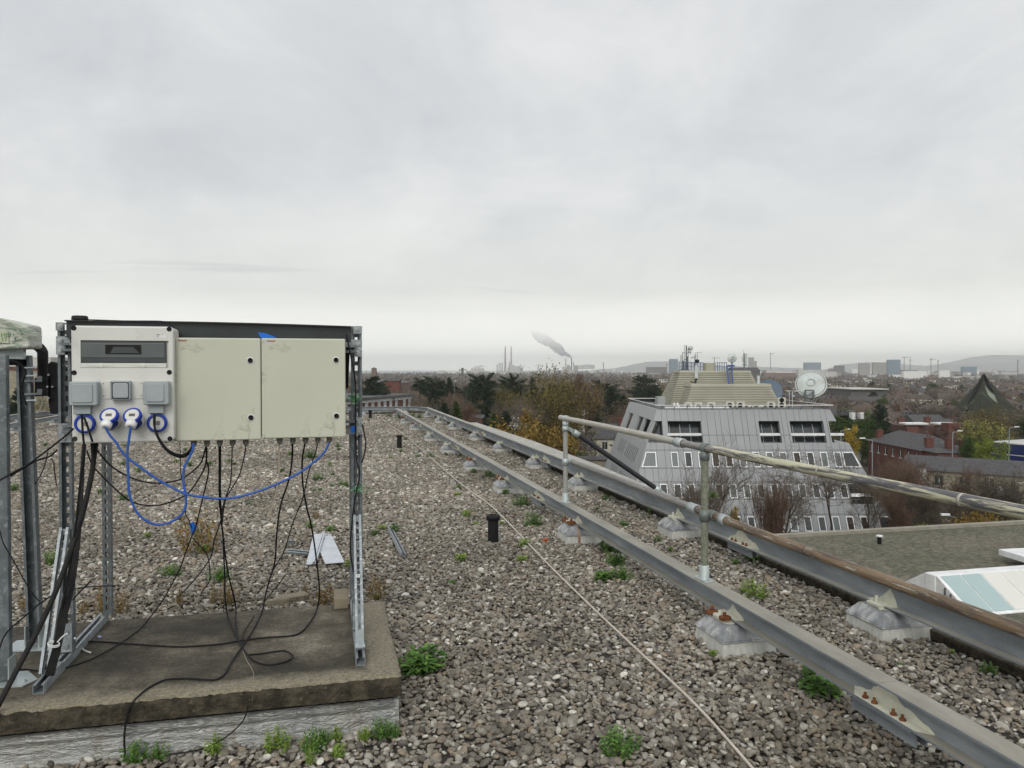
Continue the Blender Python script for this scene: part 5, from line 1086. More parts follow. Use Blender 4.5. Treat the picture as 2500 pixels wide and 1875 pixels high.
Q = [ # x, ytop, dist, width px, kind, label
 (1748, 1036, 60, 250, 'bareA', 'bare spreading tree in front of the grey office, left of the reddish thicket'),
 (1915, 1052, 66, 165, 'bareB', 'bare tree with fine twigs in front of the middle of the grey office'),
 (1912, 1150, 57, 215, 'upright', 'dense reddish upright thicket tree at the foot of the grey office'),
 (2033, 1068, 68, 115, 'bareB', 'slim bare tree at the right corner of the grey office'),
 (2118, 1105, 66, 130, 'bareA', 'dark bare tree with twisted limbs just right of the grey office'),
 (1640, 1170, 62, 120, 'brown3', 'low brown bush of a tree at the left foot of the grey office'),
 (2182, 1088, 84, 190, 'thick1', 'wide reddish brown bare tree before the red brick house'),
 (2300, 1098, 82, 160, 'thick2', 'broad dark bare tree in the middle of the right hand thicket'),
 (2385, 1105, 74, 170, 'thick2', 'gnarled dark bare tree before the long slate terrace'),
 (2440, 1128, 78, 120, 'brown1', 'greyish bare tree near the stone courtyard at the right'),
 (2230, 1150, 72, 120, 'brown2', 'lower brown bare tree under the wide reddish one'),
 (1010, 955, 112, 80, 'brown3', 'brown bare tree low behind the brick wing end'),
 (1035, 968, 100, 70, 'brown1', 'brown bare tree over the far roof corner'),
 (1130, 950, 108, 80, 'brown1', 'brown bare tree between the two dark evergreens'),
 (1150, 975, 92, 60, 'brown2', 'reddish bare tree in front of the rounded dark evergreen'),
 (1270, 955, 110, 90, 'brown3', 'grey brown bare tree left of the tall olive one'),
 (1225, 975, 96, 60, 'brown1', 'brown bare tree in front of the dull olive tree'),
 (2150, 1105, 76, 130, 'thick1', 'reddish bare tree overlapping the grey office right edge'),
 (2240, 1096, 78, 150, 'thick1', 'second wide reddish tree before the red brick house'),
 (2345, 1112, 80, 130, 'thick1', 'reddish bare tree between the dark gnarled ones'),
 (2290, 1145, 68, 150, 'thick2', 'dark low bare tree filling the gap over the lower roof'),
 (2200, 1165, 64, 130, 'thick1', 'low reddish bare tree just beyond the lower roof edge'),
 (2425, 1150, 70, 120, 'thick2', 'dark bare tree before the courtyard wall'),
 (2405, 1250, 62, 110, 'gold', 'amber leaved bush tree low at the right beyond the lower roof'),
 (2260, 1270, 60, 90, 'lime', 'lime green bush just over the edge of the lower roof'),
 (2148, 985, 166, 92, 'darkround', 'large dark green conifer beside the yellow tree', ),
 (2118, 1012, 164, 64, 'green', 'green evergreen beside the gabled white house'),
 (2080, 1042, 100, 44, 'yellow', 'small bright yellow tree at the grey office corner'),
 (2407, 1018, 150, 100, 'willow', 'yellow green willow left of the navy building'),
 (2420, 1060, 118, 60, 'lime', 'lime green leafy tree touching the navy building'),
 (2370, 1062, 128, 40, 'green', 'green bush behind the red chimneys at the right'),
 (2330, 975, 225, 100, 'thick2', 'dark bare tree at the left foot of the pointed church roof'),
 (2470, 980, 222, 100, 'thick2', 'dark bare tree at the right foot of the pointed church roof'),
 (2410, 990, 195, 90, 'oliveA', 'olive brown tree in front of the dark pointed church roof'),
 (2460, 1000, 200, 120, 'brown3', 'brown tree to the right of the willow'),
 (2300, 1090, 190, 40, 'green', 'dark bush behind the slate hipped house'),
 (1300, 1020, 82, 165, 'gold', 'wide amber and brown round tree beyond the roof edge'),
 (1370, 902, 125, 175, 'oliveA', 'tall olive leaved tree standing above the others in the middle'),
 (1325, 925, 118, 120, 'oliveB', 'olive tree leaning at the left of the tall olive one'),
 (1420, 925, 140, 100, 'brown2', 'reddish bare tree to the right of the tall olive one'),
 (1412, 900, 160, 90, 'brown2', 'tall fine twigged bare tree reaching the skyline by the smoking stack'),
 (1182, 907, 185, 88, 'umbrella', 'broad dark flat topped cypress, left of the pair on the skyline'),
 (1255, 909, 178, 64, 'umbrella2', 'spiky dark cypress, right of the pair on the skyline'),
 (1300, 920, 200, 40, 'cone', 'small dark conifer right of the spiky cypress'),
 (1188, 936, 128, 74, 'darkround', 'big rounded dark evergreen in the middle of the wood'),
 (1235, 945, 140, 70, 'oliveA', 'dull olive tree tucked behind the rounded dark evergreen'),
 (912, 908, 150, 62, 'cedar', 'layered dark cedar just right of the steel frame'),
 (930, 930, 158, 46, 'umbrella2', 'dark low cypress beside the layered cedar'),
 (1058, 916, 170, 52, 'umbrella', 'dark flat topped tree in the wood left of centre'),
 (1025, 920, 190, 34, 'umbrella2', 'small spiky dark tree left of the flat topped one'),
 (1097, 920, 185, 30, 'darkround', 'little dark conifer beside the lone slender mast'),
 (1058, 945, 130, 36, 'darkround', 'dark evergreen bush in the brown wood left of centre'),
 (1095, 952, 120, 50, 'brown2', 'rusty autumn tree in the brown wood left of centre'),
 (1085, 982, 90, 50, 'darkround', 'dark green tree just over the far roof corner'),
 (1113, 978, 88, 34, 'coneg', 'brighter green tree just over the far roof corner'),
 (1205, 1008, 84, 46, 'coneg', 'bright green conifer over the outer beam'),
 (1235, 1000, 88, 60, 'darkround', 'dark evergreen beside the bright green conifer'),
 (1140, 985, 76, 44, 'upright', 'pinkish bare tree by the small red chimney'),
 (1168, 1000, 74, 30, 'bareB', 'thin pale bare tree over the outer beam'),
 (1463, 925, 230, 44, 'umbrella', 'dark flat topped tree over the pale roofs right of the tall olive one'),
 (1493, 940, 185, 80, 'darkround', 'broad dark evergreen group left of the grey office'),
 (1572, 906, 215, 62, 'cedar2', 'tall dark cedar left of the louvred roof'),
 (1590, 930, 205, 60, 'cedar', 'dark cedar lower down beside the tall one'),
 (1520, 962, 190, 90, 'darkround', 'dark evergreen right behind the top of the grey office'),
 (1450, 985, 168, 56, 'cone', 'blue dark conifer above the guard rail end'),
 (1495, 1000, 172, 90, 'brown1', 'brown bare mound of twigs behind the guard rail'),
 (1440, 1090, 98, 60, 'bareB', 'small bare garden tree by the cream house'),
 (1560, 1210, 70, 60, 'brown3', 'scrubby garden bush beyond the guard rail'),
 (1385, 985, 120, 80, 'oliveB', 'olive tree lower down in front of the tall one'),
 (45, 945, 95, 75, 'darkround', 'dark green hedge tree seen between the left posts'),
 (-10, 950, 100, 80, 'green', 'green tree at the far left edge'),
 (105, 960, 92, 60, 'oliveB', 'olive tree seen behind the black panel antenna'),
 (1795, 1240, 60, 30, 'yellow', 'few yellow leaves low on the left bare tree before the office'),
]
for q in Q: tree(*q)
r = random.Random(77)
FILL = 'bare brown tree in the wood beyond the roof edge'
for i in range(118):
    d = 105+235*r.random()**1.3; x = r.uniform(790, 1630); H = r.uniform(11, 16.5) if d > 150 else r.uniform(9, 13.5)
    k = r.choice(['browncrown', 'brown2', 'browncrown', 'brown1', 'redcrown', 'oliveB', 'browncrown', 'green', 'brown3', 'darkround', 'umbrella2', 'oliveA'])
    y = 903+F*(EYE-(GZ+H))/d
    if 860 < x < 1010 and d < 165: continue
    if 1390 < x < 1580 and d < 172: continue
    if 1235 < x < 1290 and d < 160: continue
    tree(x, y, d, r.uniform(9.5, 13.5)*F/d, k, FILL if k.startswith('brown') or k == 'redcrown' else ('dark evergreen tree filling the wood beyond the roof edge' if k in ('darkround', 'green', 'umbrella2') else 'thinly leaved olive tree filling the wood beyond the roof edge'), 'trees of the wood beyond the roof edge')
for i in range(86):
    d = 150+500*r.random()**1.4; x = r.uniform(1880, 2560); H = r.uniform(6, 11.5)
    k = r.choice(['browncrown', 'brown2', 'browncrown', 'brown1', 'brown2', 'green', 'darkround', 'oliveA', 'browncrown'])
    tree(x, 903+F*(EYE-(GZ+H))/d, d, r.uniform(8, 12.5)*F/d, k, {'b': 'bare brown tree among the houses on the right', 'g': 'green tree among the houses on the right', 'd': 'dark evergreen among the houses on the right', 'o': 'olive tree among the houses on the right'}[k[0]], 'trees among the houses on the right')
for i in range(14):
    d = r.uniform(85, 200); x = r.uniform(-160, 170); H = r.uniform(9, 14)
    tree(x, 903+F*(EYE-(GZ+H))/d, d, r.uniform(6, 10)*F/d, r.choice(['brown1', 'green', 'darkround', 'oliveB']), 'tree beyond the left roof edge behind the posts', 'trees beyond the left roof edge')
# far off woods as one mass
def far_woods():
    rng = np.random.default_rng(5); VV = []; TT = []; off = 0; n = 6400
    d = 225*np.exp(rng.uniform(0, math.log(4200/225), n)); x = rng.uniform(-300, 2800, n); H = rng.uniform(6, 13, n)
    H = np.where(x > 1650, H*.72, H); rad = rng.uniform(4, 9, n)*(1+d/4000)
    for i in range(n):
        if d[i] > 1800 and x[i] > 1450 and rng.random() < .35: continue
        m = 110 if d[i] < 420 else 44 if d[i] < 900 else (24 if d[i] < 1800 else 12); c = L((x[i]-1250)/F*d[i], d[i], GZ)
        u = rng.normal(size=(m, 3)); u /= np.linalg.norm(u, axis=1, keepdims=True); u[:, 2] = np.abs(u[:, 2])
        P = np.array(c)+u*np.array([rad[i], rad[i], H[i]])*rng.uniform(.7, 1, (m, 1)); s = (.55 if m == 110 else .9 if m == 44 else (1.6 if m == 24 else 3.0))
        V, T = leaves_np(P, s, rng, None, .7); VV.append(V); TT.append(T+off); off += len(V)
    for i in range(330):
        dd = 112+170*rng.random(); xx = rng.uniform(770, 1640)
        if (1380 < xx and dd < 178) or (xx < 1015 and dd < 172) or (1235 < xx < 1290 and dd < 158): continue
        c = L((xx-1250)/F*dd, dd, GZ); m = 260; H_ = rng.uniform(8.5, 13.5); rd = rng.uniform(3.2, 5.5)
        u = rng.normal(size=(m, 3)); u /= np.linalg.norm(u, axis=1, keepdims=True); u[:, 2] = np.abs(u[:, 2])
        P = np.array(c)+u*np.array([rd, rd, H_])*rng.uniform(.55, 1.05, (m, 1)); V, T = leaves_np(P, .26, rng, None, .5); VV.append(V); TT.append(T+off); off += len(V)
    o = link('distant_woods', npmesh('distant_woods', np.concatenate(VV), np.concatenate(TT), 'wood')); tag(o, 'brown winter treetops merging into one mass towards the horizon', kind='stuff')
far_woods()
# ================================================================ GREY OFFICE WITH BATTERED WALLS
ZT = EYE-97/F*80; AL0, AR0, BK = 15.06, 33.06, 98.7
sFr, sSd = .5, .38
def fb(z): return 80+sFr*(z-ZT)
def FP(a, z, o=0): n_ = Vector((0, -1, sFr)).normalized(); return L(a, fb(z)+n_.y*o, z+n_.z*o)
FN = (FH*-1+Vector((0, 0, sFr))).normalized(); FP0 = L(0, 80, ZT)
def zf(y): return opl(1250, y, FP0, FN).z
def fa(x, y): p = opl(x, y, FP0, FN); return p.dot(RT), p.z
LN = (RT*-1+Vector((0, 0, sSd))).normalized(); LP0 = L(AL0, 80, ZT)
def lb(x, y): p = opl(x, y, LP0, LN); return p.dot(FH), p.z
def la(z): return AL0+sSd*(z-ZT)
def ra(z): return AR0-sSd*(z-ZT)
def LPt(b, z, o=0): return L(la(z)-o*.93, b, z+o*.35)
ob = thing('office_building', L(24, 84, GZ), 'grey clad office block with sloping walls and a beige louvred plant room on top', 'office building')
def frustum(mb, z0, z1, ins=0, mi=0, back=BK):
    P = []
    for z in (z0, z1): P += [L(la(z)+ins, fb(z)+ins, z), L(ra(z)-ins, fb(z)+ins, z), L(ra(z)-ins, back-ins, z), L(la(z)+ins, back-ins, z)]
    mb.hexa(P, mi)
z_b1, z_w1 = zf(1028), zf(1081.5)
mb = MB(); frustum(mb, z_b1, ZT); frustum(mb, GZ-.5, z_w1)
J0 = fa(1613.6, 1000)[0]; PER = 1.372
rows = [(zf(1104), zf(1141)), (zf(1182), zf(1217)), (zf(1261), zf(1298)), (zf(1340), zf(1378))]
solid = [(z_b1, ZT)]+[(rows[0][1], z_w1)]; 
def strip(a, z0, z1, w=.035):
    mb.slab([FP(a-w/2, z0, .004), FP(a+w/2, z0, .004), FP(a+w/2, z1, .004), FP(a-w/2, z1, .004)], FN*.006, 1)
win = []
k = -6
while k < 24:
    for off in (0, .55):
        a = J0+k*PER+off
        if la(ZT) < a < ra(ZT): strip(a, z_b1, ZT)
        zz = z_w1
        za = max(GZ, ZT+(a-AL0)/sSd if a < AL0 else GZ, ZT-(a-AR0)/sSd if a > AR0 else GZ)
        if a < AL0: top = ZT+(a-AL0)/sSd
        elif a > AR0: top = ZT-(a-AR0)/sSd
        else: top = ZT
        if top > GZ+1: strip(a, GZ, min(z_w1, top)-.01)
    k += 1
for z in [zf(1063)]+[q+.18 for r_ in rows for q in (r_[0],)]+[r_[1]-.10 for r_ in rows]:
    if z > z_w1: continue
    mb.slab([FP(la(z)+.05, z, .0045), FP(ra(z)-.05, z, .0045), FP(ra(z)-.05, z+.05, .0045), FP(la(z)+.05, z+.05, .0045)], FN*.006, 1)
mb.build('cladding', ['panel', 'panelj'], ob)
# sheathing of the left side in its paler tone
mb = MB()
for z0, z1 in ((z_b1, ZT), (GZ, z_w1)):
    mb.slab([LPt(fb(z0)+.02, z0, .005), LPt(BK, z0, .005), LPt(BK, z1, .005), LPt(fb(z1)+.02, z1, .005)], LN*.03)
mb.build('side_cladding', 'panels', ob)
# recessed top storey
mb = MB(); frustum(mb, z_w1, z_b1, 1.0); mb.build('recessed_glazing', 'glass', ob)
def fpanel(x0, x1, name='wall_panel'):
    a0, a1 = fa(x0, 1030)[0], fa(x1, 1030)[0]; mb = MB()
    mb.slab([FP(a0, z_w1), FP(a1, z_w1), FP(a1, z_b1), FP(a0, z_b1)], -FN*.55)
    k = -2
    while k < 20:
        for off in (0, .55):
            a = J0+k*PER+off
            if a0+.1 < a < a1-.1: mb.slab([FP(a-.025, z_w1, .004), FP(a+.025, z_w1, .004), FP(a+.025, z_b1, .004), FP(a-.025, z_b1, .004)], FN*.006, 1)
        k += 1
    if a1-a0 > 1: mb.slab([FP(a0, zf(1063), .0045), FP(a1, zf(1063), .0045), FP(a1, zf(1063)+.05, .0045), FP(a0, zf(1063)+.05, .0045)], FN*.006, 1)
    mb.build(name, ['panel', 'panelj'], ob)
for q in ((1616.5, 1629.5), (1711.5, 1851.5), (1902, 1927.5), (2009.5, 2022.5)): fpanel(*q)
bs = [lb(1546.5, 1010)[0], lb(1560, 1018)[0], lb(1572.5, 1018.5)[0], lb(1576, 1021)[0], lb(1589, 1026)[0], lb(1591, 1027)[0], lb(1537, 1008)[0]]
for b0, b1 in ((bs[1], bs[0]), (bs[3], bs[2]), (fb(z_b1)+.05, bs[4]), (bs[6], BK)):
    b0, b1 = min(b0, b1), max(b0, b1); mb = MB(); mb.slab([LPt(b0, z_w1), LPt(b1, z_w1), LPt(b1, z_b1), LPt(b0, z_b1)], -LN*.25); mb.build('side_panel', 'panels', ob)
zr = zf(1063.5)
for a0, a1 in ((fa(1629, 1063)[0], fa(1713, 1063)[0]), (fa(1854, 1063)[0], fa(1905, 1063)[0]), (fa(1931, 1063)[0], fa(2014, 1063)[0]), (fa(2027, 1063)[0], fa(2060, 1063)[0])):
    mb = MB(); c0, c1 = FP(a0, zr), FP(a1, zr); mb.hexa([c0+FH*-.05, c1+FH*-.05, c1+FH*.5, c0+FH*.5, c0+FH*-.05+Vector((0, 0, .22)), c1+FH*-.05+Vector((0, 0, .22)), c1+FH*.5+Vector((0, 0, .22)), c0+FH*.5+Vector((0, 0, .22))]); mb.build('white_ledge', 'wframe', ob)
for x in (1638, 1664, 1689, 1866, 1891, 1942, 1967, 1992):
    a = fa(x, 1040)[0]; MB().slab([FP(a-.04, z_w1, -.93), FP(a+.04, z_w1, -.93), FP(a+.04, z_b1, -.93), FP(a-.04, z_b1, -.93)], FN*.06).build('mullion', 'panel', ob)
# windows
def fwindow(a0, a1, z0, z1, skl=0, skr=0, glass='glassg'):
    def q(u, v, o): aa = a0+(a1-a0)*u; t = v; return FP(aa+(skl*(1-u)+skr*u)*(1-t), z0+(z1-z0)*v, o)
    fw = .085/(a1-a0); fh = .085/(z1-z0); mb = MB()
    for (u0, u1, v0, v1) in ((0, 1, 0, fh), (0, 1, 1-fh, 1), (0, fw, fh, 1-fh), (1-fw, 1, fh, 1-fh)):
        mb.slab([q(u0, v0, .002), q(u1, v0, .002), q(u1, v1, .002), q(u0, v1, .002)], FN*.06)
    f = mb.build('window', 'wframe', ob)
    MB().slab([q(fw, fh, .012), q(1-fw, fh, .012), q(1-fw, 1-fh, .012), q(fw, 1-fh, .012)], FN*.004).build('pane', glass, f)
rr = random.Random(4)
for ri, (z1, z0) in enumerate(rows):
    eL, eR = la((z0+z1)/2), ra((z0+z1)/2); k = -8
    first = True
    while k < 24:
        a0 = J0+k*PER+.60-.03; a1 = a0+.74; k += 1
        if a0 < eL+1.55 or a1 > eR-1.5: continue
        if ri == 1 and a0 > eR-2.6: continue
        fwindow(a0, a1, z0, z1, 0, 0, rr.choice(['glassg', 'glassg', 'glass', 'glassd']))
    if ri != 1 or True:
        fwindow(la(z1)+.10, la(z1)+1.12, z0, z1, la(z0)-la(z1), 0, 'glassg')
        if ri != 1: fwindow(ra(z1)-1.25, ra(z1)-.15, z0, z1, 0, ra(z0)-ra(z1), 'glass')
z1, z0 = rows[1]
mb = MB(); a0, a1 = ra(z1)-2.4, ra(z1)-.3; mb.slab([FP(a0, z0-.5, .003), FP(a1, z0-.5, .003), FP(a1, z1, .003), FP(a0, z1, .003)], FN*.004); mb.build('corner_opening', 'dark', ob)
mb = MB(); mb.slab([FP(a0, z0+.1, .02), FP(a1, z0+.1, .02), FP(a1, z0+.4, .02), FP(a0, z0+.4, .02)], FN*.2); mb.build('white_ledge', 'wframe', ob)
for ri, (z1, z0) in enumerate(rows[:3]):
    for g0, n_ in ((81.2-.5*ri, 7), (89.5, 5)):
        for j in range(n_):
            b0 = g0+j*1.05-.9*ri*.6; b1 = b0+.55
            if b0 < fb(z0)+.3: continue
            mb = MB(); mb.slab([LPt(b0, z0, .037), LPt(b1, z0, .037), LPt(b1, z1, .037), LPt(b0, z1, .037)], LN*.01); w_ = mb.build('side_window', 'dark', ob)
            mb = MB(); mb.slab([LPt(b0-.06, z0, .037), LPt(b0-.01, z0, .037), LPt(b0-.01, z1, .037), LPt(b0-.06, z1, .037)], LN*.06); mb.build('fin', 'panels', w_)
# roof deck and guard rail
mb = MB(); mb.hexa([L(AL0+.4, 80.5, ZT+.001), L(AR0-.4, 80.5, ZT+.001), L(AR0-.4, BK-.4, ZT+.001), L(AL0+.4, BK-.4, ZT+.001), L(AL0+.4, 80.5, ZT+.03), L(AR0-.4, 80.5, ZT+.03), L(AR0-.4, BK-.4, ZT+.03), L(AL0+.4, BK-.4, ZT+.03)]); mb.build('roof_deck', 'deckroof', ob)
mb = MB(); zt_ = ZT+.48; o_ = .15
C = [(AL0-o_, 79.6), (AR0+o_, 79.6), (AR0+o_, BK), (AL0-o_, BK)]
for (a0, b0), (a1, b1) in zip(C, C[1:]+C[:1]):
    mb.bar(L(a0, b0, zt_), L(a1, b1, zt_), .07, .07); n_ = 14
mb.build('roof_rail', 'wframe', ob)
def stan(p, q): MB().bar(p, q, .05, .05).build('stanchion', 'deckroof', ob)
for i in range(14):
    a = AL0+.6+i*1.32; stan(L(a-.14, 80.3, ZT+.02), L(a, 79.62, zt_)); b = 80.9+i*1.36
    stan(L(AL0+.25, b, ZT+.02), L(AL0-o_, b, zt_)); stan(L(AR0-.25, b, ZT+.02), L(AR0+o_, b, zt_)); stan(L(a, BK-.3, ZT+.02), L(a, BK, zt_))
mb = MB(); mb.bar(L(AL0+.9, 80.35, ZT+.20), L(AL0+7.6, 80.35, ZT+.20), .20, .16); mb.build('white_duct', 'wframe', ob)
# plant room: stacked louvre rings
def louvres(name, a0, a1, b0, b1, zt, zb, n):
    mb = MB(); s = (zt-zb)/n
    def ring(z, o): k = (zt-z); return [L(a0-k*.40-o, b0-k*.5-o, z), L(a1+k*.40+o, b0-k*.5-o, z), L(a1+k*.40+o, b1+k*.5+o, z), L(a0-k*.40-o, b1+k*.5+o, z)]
    for i in range(n):
        z1 = zt-i*s; zm = z1-s*.68; z2 = z1-s
        mb.hexa(ring(zm, .02)+ring(z1, .02), 0); mb.hexa(ring(z2+.0005, -.20)+ring(zm-.0005, -.20), 1)
    return mb.build(name, ['louv', 'louvd'], ob)
zdk = ZT+.03
zl = EYE-34/F*87.5; zu = EYE-2/F*91.7
louvres('lower_louvres', 20.4, 29.4, 87.5, 91.0, zl-.32, zdk, 12)
louvres('upper_louvres', 20.0, 28.4, 91.7, 95.4, zu-.22, zdk, 18)
mb = MB()
mb.hexa([L(20.3, 87.4, zl-.3195), L(29.5, 87.4, zl-.3195), L(29.5, 91.3, zl-.3195), L(20.3, 91.3, zl-.3195), L(20.4, 87.5, zl), L(29.4, 87.5, zl), L(29.4, 91.3, zl), L(20.4, 91.3, zl)]); mb.build('lower_coping', 'louv', ob)
mb = MB(); mb.hexa([L(19.9, 91.6, zu-.2195), L(28.5, 91.6, zu-.2195), L(28.5, 95.5, zu-.2195), L(19.9, 95.5, zu-.2195), L(20.0, 91.7, zu), L(28.4, 91.7, zu), L(28.4, 95.4, zu), L(20.0, 95.4, zu)]); mb.build('upper_coping', 'louv', ob)
def ap(x, y, d): p = od(x, y, d); return p
def bxp(mb, x0, x1, y0, y1, d, dep, mi=0):
    a0, a1 = (x0-1250)/F*d, (x1-1250)/F*d; z1, z0 = EYE-(y0-903)/F*d, EYE-(y1-903)/F*d
    return mb.hexa([L(a0, d, z0), L(a1, d, z0), L(a1, d+dep, z0), L(a0, d+dep, z0), L(a0, d, z1), L(a1, d, z1), L(a1, d+dep, z1), L(a0, d+dep, z1)], mi)
mb = MB(); bxp(mb, 1723, 1744, 886, 906, 92.5, 1.0); mb.build('roof_hatch', 'louv', ob)
mb = MB(); bxp(mb, 1606, 1624, 969, 1001, 88, 1.5); mb.build('roof_cabinet', 'panels', ob)
def railing(x0, x1, yt, yb, d, n, nm):
    mb = MB(); mb.bar(ap(x0, yt, d), ap(x1, yt, d), .06); mb.bar(ap(x0, (yt+yb)/2, d), ap(x1, (yt+yb)/2, d), .04)
    for i in range(n+1): x = x0+(x1-x0)*i/n; mb.bar(ap(x, yt, d), ap(x, yb+1, d), .05)
    mb.build(nm, 'bluesteel', ob)
railing(1658, 1717, 885.5, 905, 92.1, 8, 'top_railing'); railing(1746, 1774, 885.5, 905, 92.1, 5, 'top_railing')
mb = MB()
for x in (1776.5, 1787.5): mb.bar(ap(x-1.5, 893, 91.6), ap(x+2, 936, 88.2), .14, .10)
for i in range(11):
    t = i/10; p = ap(1775+3.5*t, 895+41*t, 91.6-3.4*t); q = ap(1786+3.5*t, 895+41*t, 91.6-3.4*t); mb.bar(p, q, .08, .05)
mb.build('blue_ladder', 'bluesteel', ob)
# condensers on the deck
for i, (x0, x1, y0) in enumerate(((1672, 1690, 983), (1697, 1715, 983), (1728, 1747, 982), (1773, 1793, 980), (1798.5, 1819, 980), (1828, 1841, 990), (1853, 1866, 990), (1874, 1893, 980.5), (1900.5, 1919, 971))):
    d = 84.0; a0, a1 = (x0-1250)/F*d, (x1-1250)/F*d; z1 = EYE-(y0-903)/F*d; c = L((a0+a1)/2, d, zdk)
    t = thing('condenser_unit', c, ORD[i]+' beige air conditioning unit from the left on the grey office roof', 'air conditioner', 'condensers on the office roof')
    MB().hexa([L(a0, d, zdk), L(a1, d, zdk), L(a1, d+.4, zdk), L(a0, d+.4, zdk), L(a0, d, z1), L(a1, d, z1), L(a1, d+.4, z1), L(a0, d+.4, z1)]).build('casing', 'unit', t, .02)
    ns = 2 if i == 8 else 1; hh = (z1-zdk)/ns
    for j in range(ns):
        cc = L(a0+(a1-a0)*.45, d, z1-hh*(j+.5) if ns == 2 else z1-.42); MB().lathe(cc, -FH, [(.26, .0), (.26, .02), (.22, .02), (.22, .005), (.06, .005), (.06, .03), (0, .03)], 18).build('fan', 'dark', t)
# dishes
def dish(name, c, ax, rad, dep, mat, label, bolts=0, ringr=0):
    t = thing(name, c, label, 'satellite dish'); ax = Vector(ax).normalized(); prof = [(0.001, dep)]+[(rad*k/8, dep*(1-(k/8)**2)) for k in range(1, 9)]+[(rad*1.03, 0), (rad*1.03, -.06), (rad*.99, -.06)]
    prof2 = [(rad*.99, -.06)]+[(rad*k/8, dep*(1-(k/8)**2)-.06) for k in range(8, 0, -1)]+[(0.001, dep-.06)]
    MB().lathe(c, ax, prof+prof2[1:], 40).build('reflector', mat, t)
    u = ax.cross(Vector((0, 0, 1))).normalized(); v = ax.cross(u)
    if bolts:
        mb = MB()
        for k in range(bolts): th = 2*math.pi*k/bolts; p = Vector(c)+(u*math.cos(th)+v*math.sin(th))*rad*.93+ax*dep*.14; mb.obox(p, u*.05, v*.05, ax*.04)
        mb.build('rim_bolts', 'dark', t); t.children[-1]['kind'] = 'stuff'
    if ringr: MB().lathe(Vector(c)+ax*dep*.86, ax, [(ringr, -.25), (ringr, .16), (ringr*.86, .16), (ringr*.86, .05), (0.001, .05)], 28).build('hub_ring', mat, t)
    return t
c = ap(1980, 938, 89); ax = (-FH*.83-RT*.05-RT*.25+Vector((0, 0, -.48)))
bd = dish('dish_antenna', c, (-FH*.80+RT*(-.30)+Vector((0, 0, .50))), 1.70, .42, 'dish', 'large tilted white dish standing at the right end of the office roof', 44, .50)
mb = MB(); pz = ap(1966, 985, 87.8)
for x in (1966, 1986): mb.bar(ap(x, 953, 87.9), ap(x, 990, 87.9), .16, .16)
mb.bar(ap(1966, 953, 87.8), ap(1986, 953, 87.8), .16, .16); mb.bar(ap(1966, 972, 87.8), ap(1986, 956, 87.8), .08, .08); mb.bar(ap(1964, 984, 87.7), ap(1979, 971, 87.7), .06, .06); mb.bar(ap(1961, 958, 88), ap(1962, 975, 88), .07)
mb.build('stand', 'galvd', bd)
dish('dish_antenna', ap(1877, 957, 97), (-FH*.80+RT*(-.35)+Vector((0, 0, .35))), 1.62, .3, 'dishb', 'blue grey dish half hidden behind the louvred plant room')
rd = dish('dish_antenna', ap(1787.5, 874.5, 92.5), (-FH+Vector((0, 0, .12))), .56, .16, 'dish', 'round white dish at the top of the blue ladder', 0, .2)
mb = MB(); mb.bar(ap(1787, 884, 92.2), ap(1787, 905, 92.2), .12); mb.bar(ap(1777, 893, 92.1), ap(1793, 893, 92.1), .35, .2); mb.build('stand', 'bluesteel', rd)
def solo_at(mb, name, mats, label, cat, group=None): return solo(mb, name, mats, label, cat, group)
t = thing('antenna_mast', ap(1676, 905, 92.6), 'cluster of pole antennas with two white drums on the left of the plant room top', 'antenna')
mb = MB()
for x, y0, y1, w_ in ((1670.5, 842, 903, .04), (1675.5, 843, 904, .12), (1680, 850, 884, .06), (1666, 862, 885, .05), (1668.5, 880, 903, .14), (1677.5, 870, 903, .14)): mb.bar(ap(x, y0, 92.6), ap(x, y1, 92.6), w_)
mb.bar(ap(1665, 861.5, 92.6), ap(1681, 861.5, 92.6), .06); mb.bar(ap(1674, 854, 92.6), ap(1683, 854, 92.6), .06); mb.bar(ap(1668, 876, 92.6), ap(1680, 880, 92.6), .06); mb.bar(ap(1662, 901, 92.6), ap(1682, 903, 92.6), .2, .15)
mb.build('poles', 'galvd', t)
MB().lathe(ap(1687.5, 850, 92.6), RT*.5-FH, [(0, .12), (.2, .1), (.27, .02), (.28, -.25), (0, -.25)], 20).build('drum', 'dish', t)
MB().lathe(ap(1684, 859, 92.6), RT, [(0, .06), (.22, .14), (.22, .1), (.08, -.15), (0, -.15)], 18).build('horn', 'dish', t)
mb = MB(); bxp(mb, 1661.5, 1666, 867, 898, 92.6, .15); mb.build('sector_panel', 'dish', t)
t = thing('antenna_mast', ap(1697, 905, 92.4), 'thin twin pole aerial with a dark drum and an arm, over the flat white panel', 'antenna')
mb = MB()
for x, y0, y1, w_ in ((1697.5, 860, 905, .04), (1697, 867, 905, .09), (1702, 860, 905, .05)): mb.bar(ap(x, y0, 92.4), ap(x, y1, 92.4), w_)
mb.bar(ap(1702, 861, 92.4), ap(1714, 861.5, 92.4), .04); mb.build('poles', 'galvd', t)
MB().lathe(ap(1702.5, 882, 92.2), -FH, [(0, .1), (.2, .08), (.24, 0), (.24, -.2), (0, -.2)], 20).build('drum', 'dark', t)
MB().lathe(ap(1691, 872, 92.4), -RT+Vector((0, 0, -.1)), [(0, .2), (.12, .16), (.14, 0), (.05, -.25), (0, -.25)], 14).build('horn', 'dish', t)
mb = MB(); bxp(mb, 1696.5, 1704, 893, 924, 90.4, .12); t = solo(mb, 'panel_antenna', 'dish', 'flat white upright panel antenna in front of the louvres', 'antenna')
